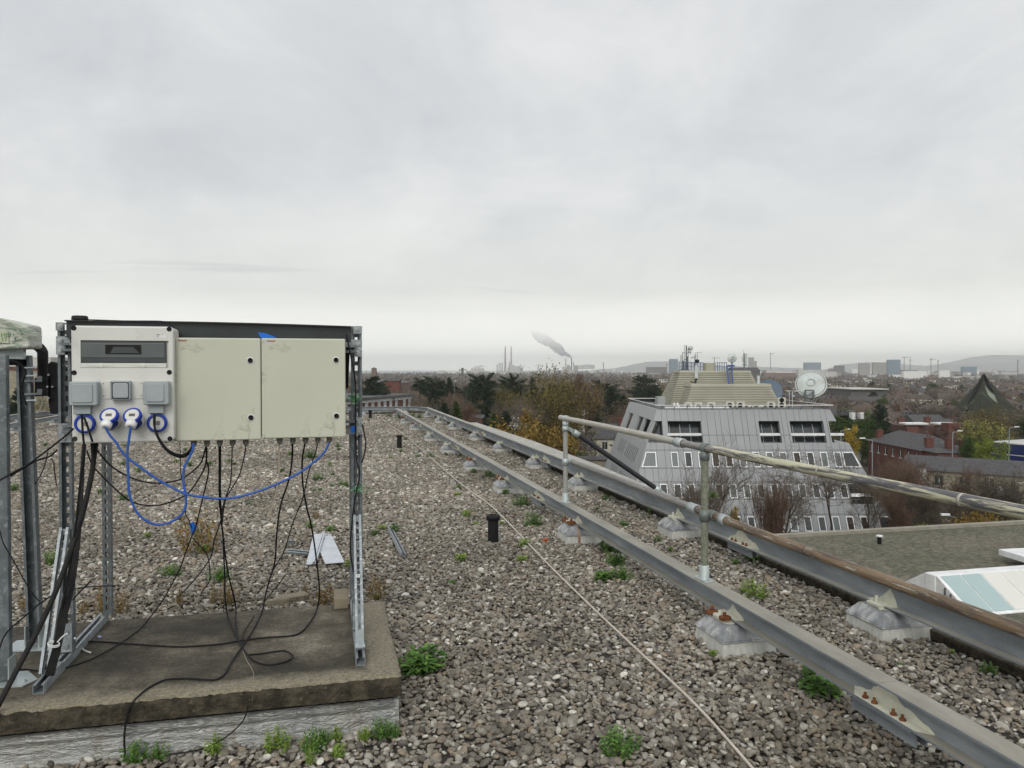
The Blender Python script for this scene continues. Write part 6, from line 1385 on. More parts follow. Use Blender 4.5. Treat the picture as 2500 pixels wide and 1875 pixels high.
mb = MB(); mb.bar(ap(1700, 924, 90.4), ap(1697, 935, 89.8), .18, .12); mb.bar(ap(1684, 930, 90), ap(1697, 936, 89.5), .08, .08); solo(mb, 'antenna_bracket', 'dark', 'black bracket below the flat white panel antenna', 'bracket')
t = thing('antenna_mast', ap(1817, 905, 92.8), 'mast with two white sector panels at the right end of the plant room top', 'antenna')
mb = MB(); mb.bar(ap(1816, 853, 92.8), ap(1816, 866, 92.8), .03); mb.bar(ap(1816.5, 863, 92.8), ap(1817, 905, 92.8), .12); mb.bar(ap(1812, 890, 92.8), ap(1822, 892, 92.8), .1); mb.build('poles', 'galvd', t)
mb = MB(); bxp(mb, 1819.5, 1824.5, 863, 893, 92.8, .14); mb.build('sector_panel', 'dish', t); mb = MB(); bxp(mb, 1811.5, 1815, 871, 884, 92.7, .14); mb.build('sector_panel', 'dish', t)
mb = MB(); bxp(mb, 1849.5, 1855, 917, 940, 90, .3); solo(mb, 'flue_pipe', 'dish', 'pale flue pipe beside the upper right corner of the louvres', 'flue')
mb = MB(); mb.bar(ap(1927, 953, 84.5), ap(1927, 999, 84.5), .05); mb.bar(ap(1934.5, 955, 84.5), ap(1934.5, 998, 84.5), .06); mb.bar(ap(1917, 954, 84.5), ap(1950, 954, 84.5), .05); mb.bar(ap(1918, 954, 84.5), ap(1928, 957, 84.5), .10, .05); mb.bar(ap(1939, 957, 84.5), ap(1950, 953, 84.5), .10, .05); bxp(mb, 1936.5, 1940, 965, 969, 84.4, .1)
solo(mb, 'yagi_aerial', 'dish', 'pale T shaped aerial left of the large white dish', 'antenna')
mb = MB()
for x in (1645, 1653): mb.bar(ap(x, 984, 83), ap(x+4, 994, 83), .3, .2)
solo(mb, 'roof_vent', 'wframe', 'pair of white curved vents at the left of the office roof', 'vent')
# ================================================================ LOWER ROOF ON THE RIGHT
ZR = -3.5
mb = MB(); mb.box(6, 46, -6, 21.1, ZR-.35, ZR); lr = mb.build('lower_roof', 'roof2'); tag(lr, 'mossy lower flat roof beyond the outer beam', kind='structure')
mb = MB(); mb.box(6, 46, 21.1, 21.32, ZR-.5, ZR+.10); tag(mb.build('lower_roof_edge', pm('stone_edge', (.30, .28, .23), (.22, .21, .17), 3, rough=.9)), kind='structure')
mb = MB(); mb.box(6.1, 45.8, -5.9, 21.0, GZ, ZR-.351); tag(mb.build('lower_building', 'buffbrick'), 'brick building below the mossy lower roof', 'building')
sk = thing('roof_skylight', (20, 15, ZR), 'long white ridge skylight with pale blue panes on the lower roof', 'skylight')
def oR(x, y, z): return oz(x, y, z)
e0 = oR(2285, 1405, ZR+.62)
low = lambda t, s, z: e0+Vector((t, -s, z))
LS = 9.0; RUN, DROP, TOPW = 1.0, .60, .30
MB().box(e0.x-.02, e0.x+LS, e0.y, e0.y+TOPW, ZR+.002, e0.z).build('ridge_box', 'wframe', sk, .02)
def onsl(t, s): return low(t, s, -DROP*s/RUN)
mb = MB(); mb.hexa([low(0, .0005, -.618), low(LS, .0005, -.618), low(LS, RUN, -.618), low(0, RUN, -.618), low(0, .0005, -.002), low(LS, .0005, -.002), low(LS, RUN, -DROP-.002), low(0, RUN, -DROP-.002)]); mb.build('sloping_frame', 'wframe', sk)
mb = MB(); mb.hexa([low(0, -TOPW-.0005, -.618), low(LS, -TOPW-.0005, -.618), low(LS, -TOPW-RUN, -.618), low(0, -TOPW-RUN, -.618), low(0, -TOPW-.0005, -.002), low(LS, -TOPW-.0005, -.002), low(LS, -TOPW-RUN, -DROP-.002), low(0, -TOPW-RUN, -DROP-.002)]); mb.build('sloping_frame', 'wframe', sk)
tt = .10
for k, mt in enumerate(['skyl', 'skyl', 'skyp', 'skyp', 'skyp', 'skyl', 'skyp', 'skyp', 'skyp', 'skyl']):
    MB().slab([onsl(tt, .04), onsl(tt+.50, .04), onsl(tt+.50, RUN-.06), onsl(tt, RUN-.06)], (0, 0, .012)).build('pane', mt, sk); tt += .535
mb = MB()
for k in range(4): mb.bar(low(-.012, .28+k*.16, -.57), low(-.012, .28+k*.16, -.20-.09*k), .02, .05)
mb.build('vent_grille', 'deckroof', sk); sk.children[-1]['kind'] = 'stuff'
mb = MB(); P = [oR(x, y, ZR+.2) for x, y in ((2438, 1354), (2620, 1345), (2620, 1390), (2505, 1375))]; mb.slab(P, (0, 0, .15)); solo(mb, 'roof_light', 'wframe', 'flat white roof light at the right edge of the lower roof', 'skylight')
c = oR(2147, 1328, ZR); t = thing('vent_pipe', c, 'small dark vent pipe with a pale cap on the mossy lower roof', 'vent pipe'); MB().cyl(c, c+Vector((0, 0, .22)), .06, 14).build('pipe', 'black', t); MB().cyl(c+Vector((0, 0, .2205)), c+Vector((0, 0, .26)), .09, 14).build('cap', 'wframe', t)
# ================================================================ CAMPUS WING AND OTHER BRICK BLOCKS, LEFT OF CENTRE
cw = thing('brick_wing', L(-18, 150, GZ), 'red brick wing with a flat grey roof and a row of white framed windows', 'building')
p0, p1 = (820, 975, 128), (1004, 965, 158)
def wing(t, dz=0, off=0, y=None):
    x = p0[0]+(p1[0]-p0[0])*t
    a = [((p0[0]-1250)/F*p0[2]), ((p1[0]-1250)/F*p1[2])]; b = [p0[2], p1[2]]
    z0 = EYE-(p0[1]-903)/F*p0[2]; z1 = EYE-(p1[1]-903)/F*p1[2]; zm = (z0+z1)/2
    dv = Vector((a[1]-a[0], b[1]-b[0])).normalized(); nv = Vector((dv.y, -dv.x))
    aa = a[0]+(a[1]-a[0])*t+nv.x*off; bb = b[0]+(b[1]-b[0])*t+nv.y*off; return L(aa, bb, zm+dz)
MB().hexa([wing(-1.0, GZ-wing(0).z), wing(1, GZ-wing(0).z), wing(1, GZ-wing(0).z, -14), wing(-1.0, GZ-wing(0).z, -14), wing(-1.0, -.35), wing(1, -.35), wing(1, -.35, -14), wing(-1.0, -.35, -14)]).build('brick_wall', 'redbrick', cw)
MB().hexa([wing(-1.02, -.349, .6), wing(1.02, -.349, .6), wing(1.02, -.349, -14.5), wing(-1.02, -.349, -14.5), wing(-1.02, .15, .6), wing(1.02, .15, .6), wing(1.02, .15, -14.5), wing(-1.02, .15, -14.5)]).build('flat_roof', 'deckroof', cw)
MB().hexa([wing(-1.0, -.85, .02), wing(1.0, -.85, .02), wing(1.0, -.85, .2), wing(-1.0, -.85, .2), wing(-1.0, -.36, .02), wing(1.0, -.36, .02), wing(1.0, -.36, .2), wing(-1.0, -.36, .2)]).build('white_fascia', 'renderw', cw)
for i in range(14):
    tc_ = .965-i*.082-(0.04 if i > 1 else 0); hw = .014
    if i == 12: break
    mb = MB()
    for u in (-hw, 0, hw): mb.hexa([wing(tc_+u-.0025, -2.9, .02), wing(tc_+u+.0025, -2.9, .02), wing(tc_+u+.0025, -2.9, .12), wing(tc_+u-.0025, -2.9, .12), wing(tc_+u-.0025, -.86, .02), wing(tc_+u+.0025, -.86, .02), wing(tc_+u+.0025, -.86, .12), wing(tc_+u-.0025, -.86, .12)])
    mb.hexa([wing(tc_-hw, -1.9, .03), wing(tc_+hw, -1.9, .03), wing(tc_+hw, -1.9, .1), wing(tc_-hw, -1.9, .1), wing(tc_-hw, -1.75, .03), wing(tc_+hw, -1.75, .03), wing(tc_+hw, -1.75, .1), wing(tc_-hw, -1.75, .1)])
    mb.hexa([wing(tc_-.003, -2.9, .03), wing(tc_+hw-.003, -2.9, .03), wing(tc_+hw-.003, -2.9, .08), wing(tc_-.003, -2.9, .08), wing(tc_-.003, -2.3, .03), wing(tc_+hw-.003, -2.3, .03), wing(tc_+hw-.003, -2.3, .08), wing(tc_-.003, -2.3, .08)])
    w_ = mb.build('window', 'wframe', cw)
    MB().hexa([wing(tc_-hw, -2.9, .01), wing(tc_+hw, -2.9, .01), wing(tc_+hw, -2.9, .028), wing(tc_-hw, -2.9, .028), wing(tc_-hw, -.88, .01), wing(tc_+hw, -.88, .01), wing(tc_+hw, -.88, .028), wing(tc_-hw, -.88, .028)]).build('pane', 'glass', w_)
mb = MB()
for dz in (.75, 1.15): mb.bar(wing(-.9, dz, -5), wing(.72, dz, -5), .06)
for i in range(12): t_ = -.9+i*1.62/11; mb.bar(wing(t_, .15, -5), wing(t_, 1.15, -5), .06)
mb.build('roof_railing', 'galv', cw)
def block(name, x0, x1, yt, d, dep, mats, label, cat='building', rot=0, hip=0, roofm='slate', yr=None, group=None, wins=0, base=None, spec=None):
    """box building; yt eaves, yr ridge (as seen), with real depth"""
    a0, a1 = (x0-1250)/F*d, (x1-1250)/F*d; ze = EYE-(yt-903)/F*d; ca, cb = (a0+a1)/2, d+dep/2; hw = (a1-a0)/2; hd = dep/2
    if spec: ca, cb, hw, hd, ze = spec
    cr, sr = math.cos(rot), math.sin(rot)
    P = lambda u, v, z: L(ca+u*cr-v*sr, cb+u*sr+v*cr, z)
    t = thing(name, L(ca, cb, GZ), label, cat, group); z0 = GZ if base is None else base
    MB().hexa([P(-hw, -hd, z0), P(hw, -hd, z0), P(hw, hd, z0), P(-hw, hd, z0), P(-hw, -hd, ze), P(hw, -hd, ze), P(hw, hd, ze), P(-hw, hd, ze)]).build('wall', mats, t)
    if yr is not None:
        zr_ = yr if spec else EYE-(yr-903)/F*(d+dep/2); hh = hip*min(hw, hd); o = .35
        mb = MB(); mb.add([P(-hw-o, -hd-o, ze), P(hw+o, -hd-o, ze), P(hw+o, hd+o, ze), P(-hw-o, hd+o, ze), P(-hw-(o if hip == 0 else -hh), 0, zr_), P(hw+(o if hip == 0 else -hh), 0, zr_)], [(0, 1, 5, 4), (2, 3, 4, 5), (1, 2, 5), (3, 0, 4), (0, 3, 2, 1)])
        mb.build('roof', roofm, t)
        t['zr'] = zr_
    if wins:
        for i in range(wins):
            u = -hw+(i+.5)*2*hw/wins
            MB().hexa([P(u-.5, -hd-.03, ze-2.0), P(u+.5, -hd-.03, ze-2.0), P(u+.5, -hd+.1, ze-2.0), P(u-.5, -hd+.1, ze-2.0), P(u-.5, -hd-.03, ze-.6), P(u+.5, -hd-.03, ze-.6), P(u+.5, -hd+.1, ze-.6), P(u-.5, -hd+.1, ze-.6)]).build('window', 'glass', t)
            w_ = t.children[-1]; mb = MB(); mb.hexa([P(u-.58, -hd-.06, ze-2.12), P(u+.58, -hd-.06, ze-2.12), P(u+.58, -hd, ze-2.12), P(u-.58, -hd, ze-2.12), P(u-.58, -hd-.06, ze-2.0), P(u+.58, -hd-.06, ze-2.0), P(u+.58, -hd, ze-2.0), P(u-.58, -hd, ze-2.0)]); mb.bar(P(u, -hd-.04, ze-2), P(u, -hd-.04, ze-.6), .07, .05); mb.build('window_frame', 'wframe', w_)
    return t, P, ze
def chim(t, x, y0, y1, d, w=1.1, dep=.9, m='redbrick', pots=2):
    """chimney stack seen at x, from y0 (top) to y1"""
    c = od(x, y0, d); z1 = c.z; z0 = od(x, y1, d).z-.8; u = (t.parent or t)
    mb = MB(); mb.obox((c.x, c.y, (z0+z1)/2), RT*w/2, FH*dep/2, Vector((0, 0, (z1-z0)/2))); mb.obox((c.x, c.y, z1-.12), RT*(w/2+.08), FH*(dep/2+.08), Vector((0, 0, .10)))
    o = mb.build('chimney', m, t)
    mb = MB()
    for k in range(pots): q = c+RT*((k-(pots-1)/2)*.45); mb.cyl(q, q+Vector((0, 0, .4)), .11, 8)
    mb.build('chimney_pots', 'tile', o)
block('school_building', 905, 985, 935, 330, 22, 'far5', 'red brick school block with a grey hipped roof left of centre', yr=919, hip=1, roofm='deckroof')
t, P, ze = block('gabled_hall', 940, 975, 930, 322, 5, 'redbrick', 'small gabled brick porch of the school block', yr=923)
t, P, ze = block('clock_tower', 907, 918, 899.5, 520, 3, 'far5', 'brick tower with a small pyramid roof on the left skyline', cat='tower', yr=896.8, hip=1, roofm='far3')
block('concrete_tower', 1126, 1131.5, 898, 900, 3, 'far3', 'lone slender tower standing above the woods left of centre', cat='tower')
t, P, ze = block('brick_block', 14, 122, 897, 190, 16, 'stonewall', 'tan building with a pale flat roof band behind the left posts', yr=None)
mb = MB(); bxp(mb, 13, 123, 895, 902, 189.6, .3); mb.build('brick_band', 'redbrick', t); mb = MB(); bxp(mb, 12, 124, 872, 894.8, 189.4, 17); mb.build('roof_band', 'far2', t)
t, P, ze = block('gable_house', 1252, 1276, 1008, 150, 5, 'renderw', 'white gabled house peeping out of the wood', cat='house', yr=990, rot=.6)
block('white_turret', 1414, 1428, 996, 160, 2.5, 'renderw', 'little white house end showing between the dark trees', cat='house', yr=990, hip=.8)
t, P, ze = block('cream_house', 1432, 1552, 1072, 150, 8, 'render', 'cream rendered house with a dark tiled roof behind the guard rail', cat='house', yr=1034, hip=.7, wins=4); chim(t, 1517, 1020, 1040, 153)
t, P, ze = block('cream_house', 1372, 1440, 1098, 132, 7, 'render', 'lower cream house left of the black brace pipe', cat='house', yr=1072, hip=.5, wins=2)
block('garden_shed', 1400, 1560, 1122, 105, 4, 'stonewall', 'long low outbuilding in the gardens below the cream house', cat='shed', yr=1114, roofm='slate')
block('garden_shed', 1362, 1460, 1152, 88, 4, 'stonewall', 'dark roofed shed in the gardens over the outer beam', cat='shed', yr=1140, roofm='slate')
t, P, ze = block('small_house', 1146, 1176, 1020, 118, 6, 'redbrick', 'dark roofed cottage with a red chimney just over the outer beam', cat='house', yr=1012, roofm='slate'); chim(t, 1146, 1008, 1024, 117, .9)
# ---- right hand side
t, P, ze = block('brick_house', 0, 1, 0, 1, 1, 'redbrick', 'large red brick house with a hipped slate roof and tall chimneys', cat='house', yr=EYE-11.6, hip=1.0, rot=-math.pi/2, wins=7, spec=(74.4, 142, 9.8, 4.0, EYE-13.9))
chim(t, 2147, 1050, 1076, 150, 1.1); chim(t, 2226, 1044, 1062, 148, 2.1, pots=5); chim(t, 2268, 1068, 1100, 133, 1.2)
t, P, ze = block('brick_annex', 2290, 2362, 1106, 128, 7, 'redbrick', 'lower red brick annex carrying two stout chimneys beside the hipped house', cat='house', yr=1094, hip=.4)
chim(t, 2318, 1070, 1106, 131, 1.2); chim(t, 2353, 1074, 1110, 130, 1.2)
block('flat_brick_block', 2318, 2358, 1034, 165, 3, 'redbrick', 'plain red brick flat roofed block behind the chimneys', wins=0)
t, P, ze = block('parapet_building', 2208, 2330, 1040, 172, 12, 'darkbrick', 'dark brick building with white parapet caps and small roof lights')
mb = MB()
for x0, x1 in ((2212, 2268), (2290, 2342)): bxp(mb, x0, x1, 1033, 1036.5, 171, 3)
mb.build('white_parapet', 'wframe', t)
t, P, ze = block('slate_row', 2236, 2312, 1032, 215, 8, 'redbrick', 'row with a dark slate roof behind the white parapets', cat='house', yr=1012, roofm='slate'); chim(t, 2200, 1020, 1040, 180, 1.4); chim(t, 2264, 1018, 1034, 210, 1.6)
t, P, ze = block('gabled_house', 2048, 2106, 1026, 175, 10, 'renderw', 'white walled house with dormers and steep dark roof behind the yellow tree', cat='house', yr=1000, roofm='slate', wins=3)
mb = MB(); bxp(mb, 2081, 2089, 1008, 1024, 170, 1.5); bxp(mb, 2102, 2110, 1008, 1023, 172, 1.5); mb.build('white_chimney', 'renderw', t); 
MB().hexa([od(2052, 1014, 172), od(2076, 1014, 172), od(2076, 1014, 177), od(2052, 1014, 177), od(2052, 1004, 172), od(2076, 1004, 172), od(2076, 1004, 177), od(2052, 1004, 177)]).build('dormer', 'slate', t)
t, P, ze = block('slate_terrace', 0, 1, 0, 1, 1, 'stonewall', 'long slate roofed terrace with buff stone walls at the right', cat='house', yr=EYE-12.1, roofm='slate', rot=-.62, wins=10, spec=(68.5, 101.5, 14.5, 4.0, EYE-13.7))
block('low_wall_house', 2290, 2330, 1160, 108, 5, 'redbrick', 'small lean-to between the bare trees and the terrace', cat='house', yr=1150, roofm='slate')
nb, P, ze = block('navy_building', 0, 1, 0, 1, 1, 'navy', 'navy blue clad building with a pale flat roof at the right edge', spec=(98.7, 132.1, 12, 7, EYE-13.2), rot=-1.131)
MB().hexa([P(-12.1, -7.1, ze+.002), P(12.1, -7.1, ze+.002), P(12.1, 7.1, ze+.002), P(-12.1, 7.1, ze+.002), P(-12.1, -7.1, ze+.2), P(12.1, -7.1, ze+.2), P(12.1, 7.1, ze+.2), P(-12.1, 7.1, ze+.2)]).build('flat_roof', 'pale', nb)
MB().hexa([P(-12, -7.05, ze-2), P(12, -7.05, ze-2), P(12, -7, ze-2), P(-12, -7, ze-2), P(-12, -7.05, ze-1.85), P(12, -7.05, ze-1.85), P(12, -7, ze-1.85), P(-12, -7, ze-1.85)]).build('pale_band', 'far2', nb)
q = P(2, -3, ze+.2); MB().hexa([q, q+RT*.9, q+RT*.9+FH*.9, q+FH*.9]+[v_+Vector((0, 0, .7)) for v_ in (q, q+RT*.9, q+RT*.9+FH*.9, q+FH*.9)]).build('roof_unit', 'unit', nb)
block('brick_pub', 2465, 2560, 1060, 190, 12, 'redbrick', 'red brick building end behind the navy one', cat='building')
# courtyard walls
mb = MB(); bxp(mb, 2442, 2492, 1208, 1260, 72, .4); bxp(mb, 2442, 2452, 1190, 1208, 72, .4)
for k in range(10): bxp(mb, 2452+k*4, 2454.5+k*4, 1203+.6*k, 1210, 72, .4)
solo(mb, 'garden_wall', pm('pale_blockwork', (.50, .50, .47), (.40, .40, .38), 2), 'pale courtyard wall with a notched top below the terrace', 'wall')
mb = MB(); bxp(mb, 2492, 2560, 1180, 1300, 76, .6); solo(mb, 'side_house', 'stonewall', 'edge of a buff stone house at the right margin', 'house')
mb = MB(); bxp(mb, 2249, 2264, 1146, 1210, 86, .8); solo(mb, 'stair_tower', 'far2', 'narrow pale louvred tower among the bare trees', 'tower')
# church with folded dark roof
ch = thing('church', L(153, 250, GZ), 'church with a steep dark pointed roof split by a pale green fold', 'church')
D_ = 250
def cp(x, y, d=D_): return od(x, y, d)
ap_ = cp(2404, 914, 262)
bl, bm, br_ = cp(2258, 1042, 250), cp(2382, 1064, 234), cp(2540, 1034, 256); bk = cp(2410, 1000, 290)
def curve(a, b, s, n=10):
    return [a.lerp(b, i/n)+Vector((0, 0, -s*math.sin(math.pi*i/n))) for i in range(n+1)]
def fan(mb, e1, e2, mi=0):
    for i in range(len(e1)-1): mb.add([e1[i], e2[i], e2[i+1], e1[i+1]], [(0, 1, 2, 3)], mi, True)
cL, cM, cR, cB = curve(ap_, bl, 1.8), curve(ap_, bm, 1.0), curve(ap_, br_, 2.2), curve(ap_, bk, 1.5)
lowL = cp(2366, 985, 243)
mb = MB(); fan(mb, cL, cM); fan(mb, cM, cR); fan(mb, cR, cB); fan(mb, cB, cL)
base = [bl, bm, br_, bk]
for i in range(4):
    p, q = base[i], base[(i+1) % 4]; mb.add([p, q, Vector((q.x, q.y, GZ)), Vector((p.x, p.y, GZ))], [(0, 3, 2, 1)])
mb.build('roof', 'copper', ch)
mb = MB(); 
for pts in ([(2404, 913), (2396, 938), (2380, 968), (2366, 986), (2378, 960), (2392, 935)], [(2404, 913), (2415, 935), (2427, 957), (2416, 945), (2408, 928)]):
    mb.slab([cp(x, y, 241) for x, y in pts], FH*1.0)
mb.build('dark_gable_ribs', 'dark', ch)
mb = MB(); mb.slab([cp(x, y, 239.5) for x, y in ((2406, 942), (2415, 955), (2428, 965), (2436, 985), (2424, 976), (2412, 964))], FH*.6); mb.build('pale_fold', 'copperl', ch)
# ---- street lamps
def lamp(x, yt, d, arm, label):
    p = od(x, yt, d); t = thing('street_lamp', (p.x, p.y, GZ), label, 'street lamp'); b = Vector((p.x, p.y, GZ))
    MB().tube([b, p], .09, 8, r1=.06).build('pole', 'galv', t)
    q = p+RT*arm+Vector((0, 0, .25)); MB().bar(p, q, .07).build('arm', 'galv', t)
    MB().obox(q+Vector((0, 0, .02)), RT*.35, FH*.12, Vector((0, 0, .07))).build('lamp_head', 'wframe', t)
lamp(2130, 1075, 98, -1.3, 'street lamp right of the yellow tree'); lamp(2326, 1056, 116, 1.1, 'street lamp above the middle red chimneys'); lamp(2464, 1046, 125, 1.2, 'street lamp left of the navy building roof'); lamp(2053, 1052, 120, 1.1, 'street lamp behind the corner of the grey office'); lamp(1109, 932, 240, .4, 'thin lamp post in the wood left of centre')
t = lamp(2334, 1264, 64, -.9, 'green posted lamp just over the lower roof edge')
# flat white school building and generic houses
t, P, ze = block('flat_white_building', 2078, 2168, 951, 420, 30, 'far3', 'long low building with a bright white flat roof among the houses')
mb = MB(); a0, a1 = (2076-1250)/F*418, (2170-1250)/F*418; mb.hexa([L(a0, 418, ze+.01), L(a1, 418, ze+.01), L(a1, 452, ze+.01), L(a0, 452, ze+.01), L(a0, 418, ze+.5), L(a1, 418, ze+.5), L(a1, 452, ze+.5), L(a0, 452, ze+.5)]); mb.build('flat_roof', 'pale', t)
HP = []
r = random.Random(31)
for i in range(9):
    mb = MB(); w_, d_, e_, rg = r.uniform(8, 15), r.uniform(6.5, 9), r.uniform(4.5, 5.8), r.uniform(2.2, 3.4); hp = r.choice([0, .9, .9]); hw, hd = w_/2, d_/2; hh = hp*hd
    mb.box(-hw, hw, -hd, hd, 0, e_, 0); mb.add([(-hw-.3, -hd-.3, e_), (hw+.3, -hd-.3, e_), (hw+.3, hd+.3, e_), (-hw-.3, hd+.3, e_), (-hw+hh, 0, e_+rg), (hw-hh, 0, e_+rg)], [(0, 1, 5, 4), (2, 3, 4, 5), (1, 2, 5), (3, 0, 4)], 1)
    mb.box(hw*.45-.35, hw*.45+.35, -.3, .3, e_+rg*.5, e_+rg+.8, 2)
    for k in range(4):
        u = -hw+(k+.5)*2*hw/4
        for z in (.9, 3.0): mb.box(u-.5, u+.5, -hd-.04, -hd-.01, z, z+1.2, 3)
    if r.random() < .5: mb.box(-hw-.02, -hw*.2, -hd-1.2, -hd-.05, 0, 2.9, 4)
    mats = [r.choice(['darkbrick', 'render', 'renderw', 'darkbrick', 'render', 'far1']), r.choice(['slate', 'tile', 'browntile', 'slate', 'browntile']), 'darkbrick', 'glass', 'renderw']
    o = mb.build('suburban_house', mats, None); HP.append(o.data); bpy.data.objects.remove(o)
n = 0
for i in range(200):
    d = 200*math.exp(r.uniform(0, math.log(1500/200))); x = r.uniform(1900, 2560) if r.random() < .85 else r.uniform(1440, 1900)
    if d < 300 and (2360 < x or x < 2000): continue
    if x < 1900 and d < 420: continue
    o = link('suburban_house', HP[i % 9], None, L((x-1250)/F*d, d, GZ)); o.rotation_euler = (0, 0, -YAW+r.choice([0, .25, -.3, 1.4, 1.7])+r.uniform(-.1, .1)); o.scale = (1, 1, r.uniform(.9, 1.15))
    tag(o, 'small suburban house with chimneys among the trees of the far plain', 'house', 'far off suburban houses')
# ================================================================ FAR CITY AND DOCKS
def fb_(x0, x1, yt, d, mat, label, cat='building', group=None, dep=None, name='distant_building'):
    mb = MB(); a0, a1 = (x0-1250)/F*d, (x1-1250)/F*d; z1 = EYE-(yt-903)/F*d; dep = dep or max(5, min(20, (a1-a0)*.25))
    mb.hexa([L(a0, d, GZ), L(a1, d, GZ), L(a1, d+dep, GZ), L(a0, d+dep, GZ), L(a0, d, z1), L(a1, d, z1), L(a1, d+dep, z1), L(a0, d+dep, z1)]); return solo(mb, name, mat, label, cat, group, at=tuple(L((a0+a1)/2, d, GZ)))
def stack(x, yt, d, r0, r1, mat, label, name='chimney_stack'):
    p = od(x, yt, d); b = Vector((p.x, p.y, GZ)); mb = MB(); mb.tube([b, b.lerp(p, .5), p], r0, 14, 0, True, r1); return solo(mb, name, mat, label, 'chimney')
M['stackm'] = pm('pale_red_band', (.30, .27, .25), (.20, .17, .16), .02, rough=.9, stretch=(0.1, .1, 3))
stack(1233.5, 846, 5300, 8.5, 3.6, 'stackm', 'left one of the two very tall power station chimneys'); stack(1248, 845.5, 5400, 7.5, 3.4, 'stackm', 'right one of the two very tall power station chimneys')
for i, (x, y) in enumerate(((1213.7, 890), (1218.4, 885.5), (1222.8, 886), (1226.8, 885.5))): stack(x, y, 5200, 3.2, 2.8, 'far3', f'{ORD[i]} short stack from the left beside the tall chimneys')
stack(1243, 883, 5250, 3.6, 3.4, 'far3', 'short stack between the two tall chimneys'); stack(1395.5, 874.5, 4200, 3.4, 3.0, 'far3', 'smoking stack at the incinerator')
stack(1473.5, 884, 5200, 3.4, 3.2, 'far3', 'small grey stack right of the smoking one')
for x0, x1, y, d, m, lb_ in ((1244.5, 1256, 890.5, 5100, 'far2', 'tall pale block of the power station'), (1239, 1276, 897, 5150, 'far1', 'long low hall of the power station'), (1256, 1271, 894, 5080, 'far2', 'stepped hall beside the power station block'),
    (1350, 1358, 894, 4200, 'far2', 'pale silo block left of the smoking stack'), (1373, 1395, 895, 4700, 'far2', 'bulky pale plant at the foot of the smoking stack'), (1384, 1391, 891, 4690, 'far1', 'upper block of the bulky plant'), (1400, 1411, 892, 4650, 'far1', 'grey block right of the smoking stack'),
    (1634, 1655, 876.5, 2900, 'far4', 'blue glass tower left of the antenna cluster'), (1579, 1627, 896, 3000, 'far3', 'long dull block left of the blue glass tower'), (1827.5, 1841, 872.5, 3200, 'far1', 'grey high rise right of the sector panels'), (1841.2, 1847.5, 881.5, 3210, 'far1', 'stepped lower part of the grey high rise'),
    (1964.5, 2004.5, 885, 3400, 'far4', 'wide blue grey block right of the lattice crane'), (2167.5, 2198.5, 878, 2500, 'far4', 'squat dark blue office block on the right skyline'), (2038, 2062, 892, 2800, 'far3', 'grey block left of the arena'), (2098, 2124, 886, 2700, 'far1', 'brownish block on the right skyline'), (2132, 2164, 884.5, 2750, 'far1', 'pale grey block next to the squat dark blue one'),
    (2294, 2319, 904.5, 1500, 'renderw', 'white warehouse end on the right'), (2206, 2262, 906, 1450, 'renderw', 'long white industrial shed on the right'), (2350, 2385, 895, 2600, 'far4', 'low blue shed in front of the hills'), (1872, 1910, 904, 1900, 'far2', 'pale long shed behind the blue dish')):
    fb_(x0, x1, y, d, m, lb_)
mb = MB(); P = [od(x, y, 5300) for x, y in ((1410, 897), (1412, 892), (1436, 889.5), (1452, 891), (1453, 900), (1410, 902))]; mb.slab(P, FH*120); solo(mb, 'curved_hall', 'far2', 'long hall with a gently curved roof at the docks', 'building')
# church-like pale tall roof near the left of the dish
t, P, ze = block('slate_hall', 1790, 1856, 906, 520, 14, 'far3', 'big dark slate roofed hall behind the plant room', yr=897)
def crane(x, yt, d, jib, label, kind='tower'):
    p = od(x, yt, d); b = Vector((p.x, p.y, GZ)); mb = MB(); k = d/F
    mb.bar(b, p, k*1.1)
    if kind == 'tower': q = p-Vector((0, 0, 2.5*k)); mb.bar(q-RT*jib*.35*k, q+RT*jib*k, k*.7); mb.bar(p, q+RT*jib*k, k*.3); mb.bar(p, q-RT*jib*.35*k, k*.3)
    elif kind == 'luff': mb.bar(b+Vector((0, 0, (p.z-GZ)*.35)), p+RT*jib*k, k*.7)
    else:
        mb.bar(b+RT*6*k, p+RT*6*k-Vector((0, 0, 5*k)), k*.8); mb.bar(p-RT*8*k-Vector((0, 0, 5*k)), p+RT*12*k-Vector((0, 0, 5*k)), k*.9); mb.bar(p, p+RT*jib*k-Vector((0, 0, 4*k)), k*.5)
    solo(mb, 'crane', 'far3', label, 'crane')
crane(1881.5, 861, 2900, 9, 'tower crane standing alone right of the grey high rise'); crane(2207.5, 871, 2600, 18, 'tower crane right of the squat dark blue block'); crane(2222, 877, 2700, 6, 'smaller tower crane second right of the squat dark blue block')
crane(2273, 875, 2400, 12, 'heavy tower crane before the hills'); crane(2290, 878, 2500, 3, 'thin mast right of the heavy tower crane'); crane(1334, 885, 4600, 3, 'leaning dock crane left of the smoking stack', 'luff'); crane(1352, 890, 4600, 8, 'dock crane leaning right, left of the smoking stack', 'luff')
crane(1380, 874, 4800, 4, 'tall thin dock crane beside the smoking stack', 'luff'); crane(1401, 884, 4800, -2, 'short dock crane just right of the smoking stack', 'luff'); crane(1315, 888, 4500, 10, 'container gantry crane in the docks', 'gantry'); crane(1160, 893, 4800, 8, 'reddish container crane left of the chimneys', 'gantry'); crane(1172, 890, 4850, 9, 'second container crane left of the chimneys', 'gantry'); crane(1270, 889, 4900, 5, 'far dock crane behind the power station', 'gantry')
crane(1744, 872, 1800, 16, 'faint tower crane behind the plant room', 'tower'); crane(2485, 878, 2300, 3, 'thin mast at the right margin'); crane(1628, 888, 2950, 5, 'small crane left of the blue glass tower')
r = random.Random(12)
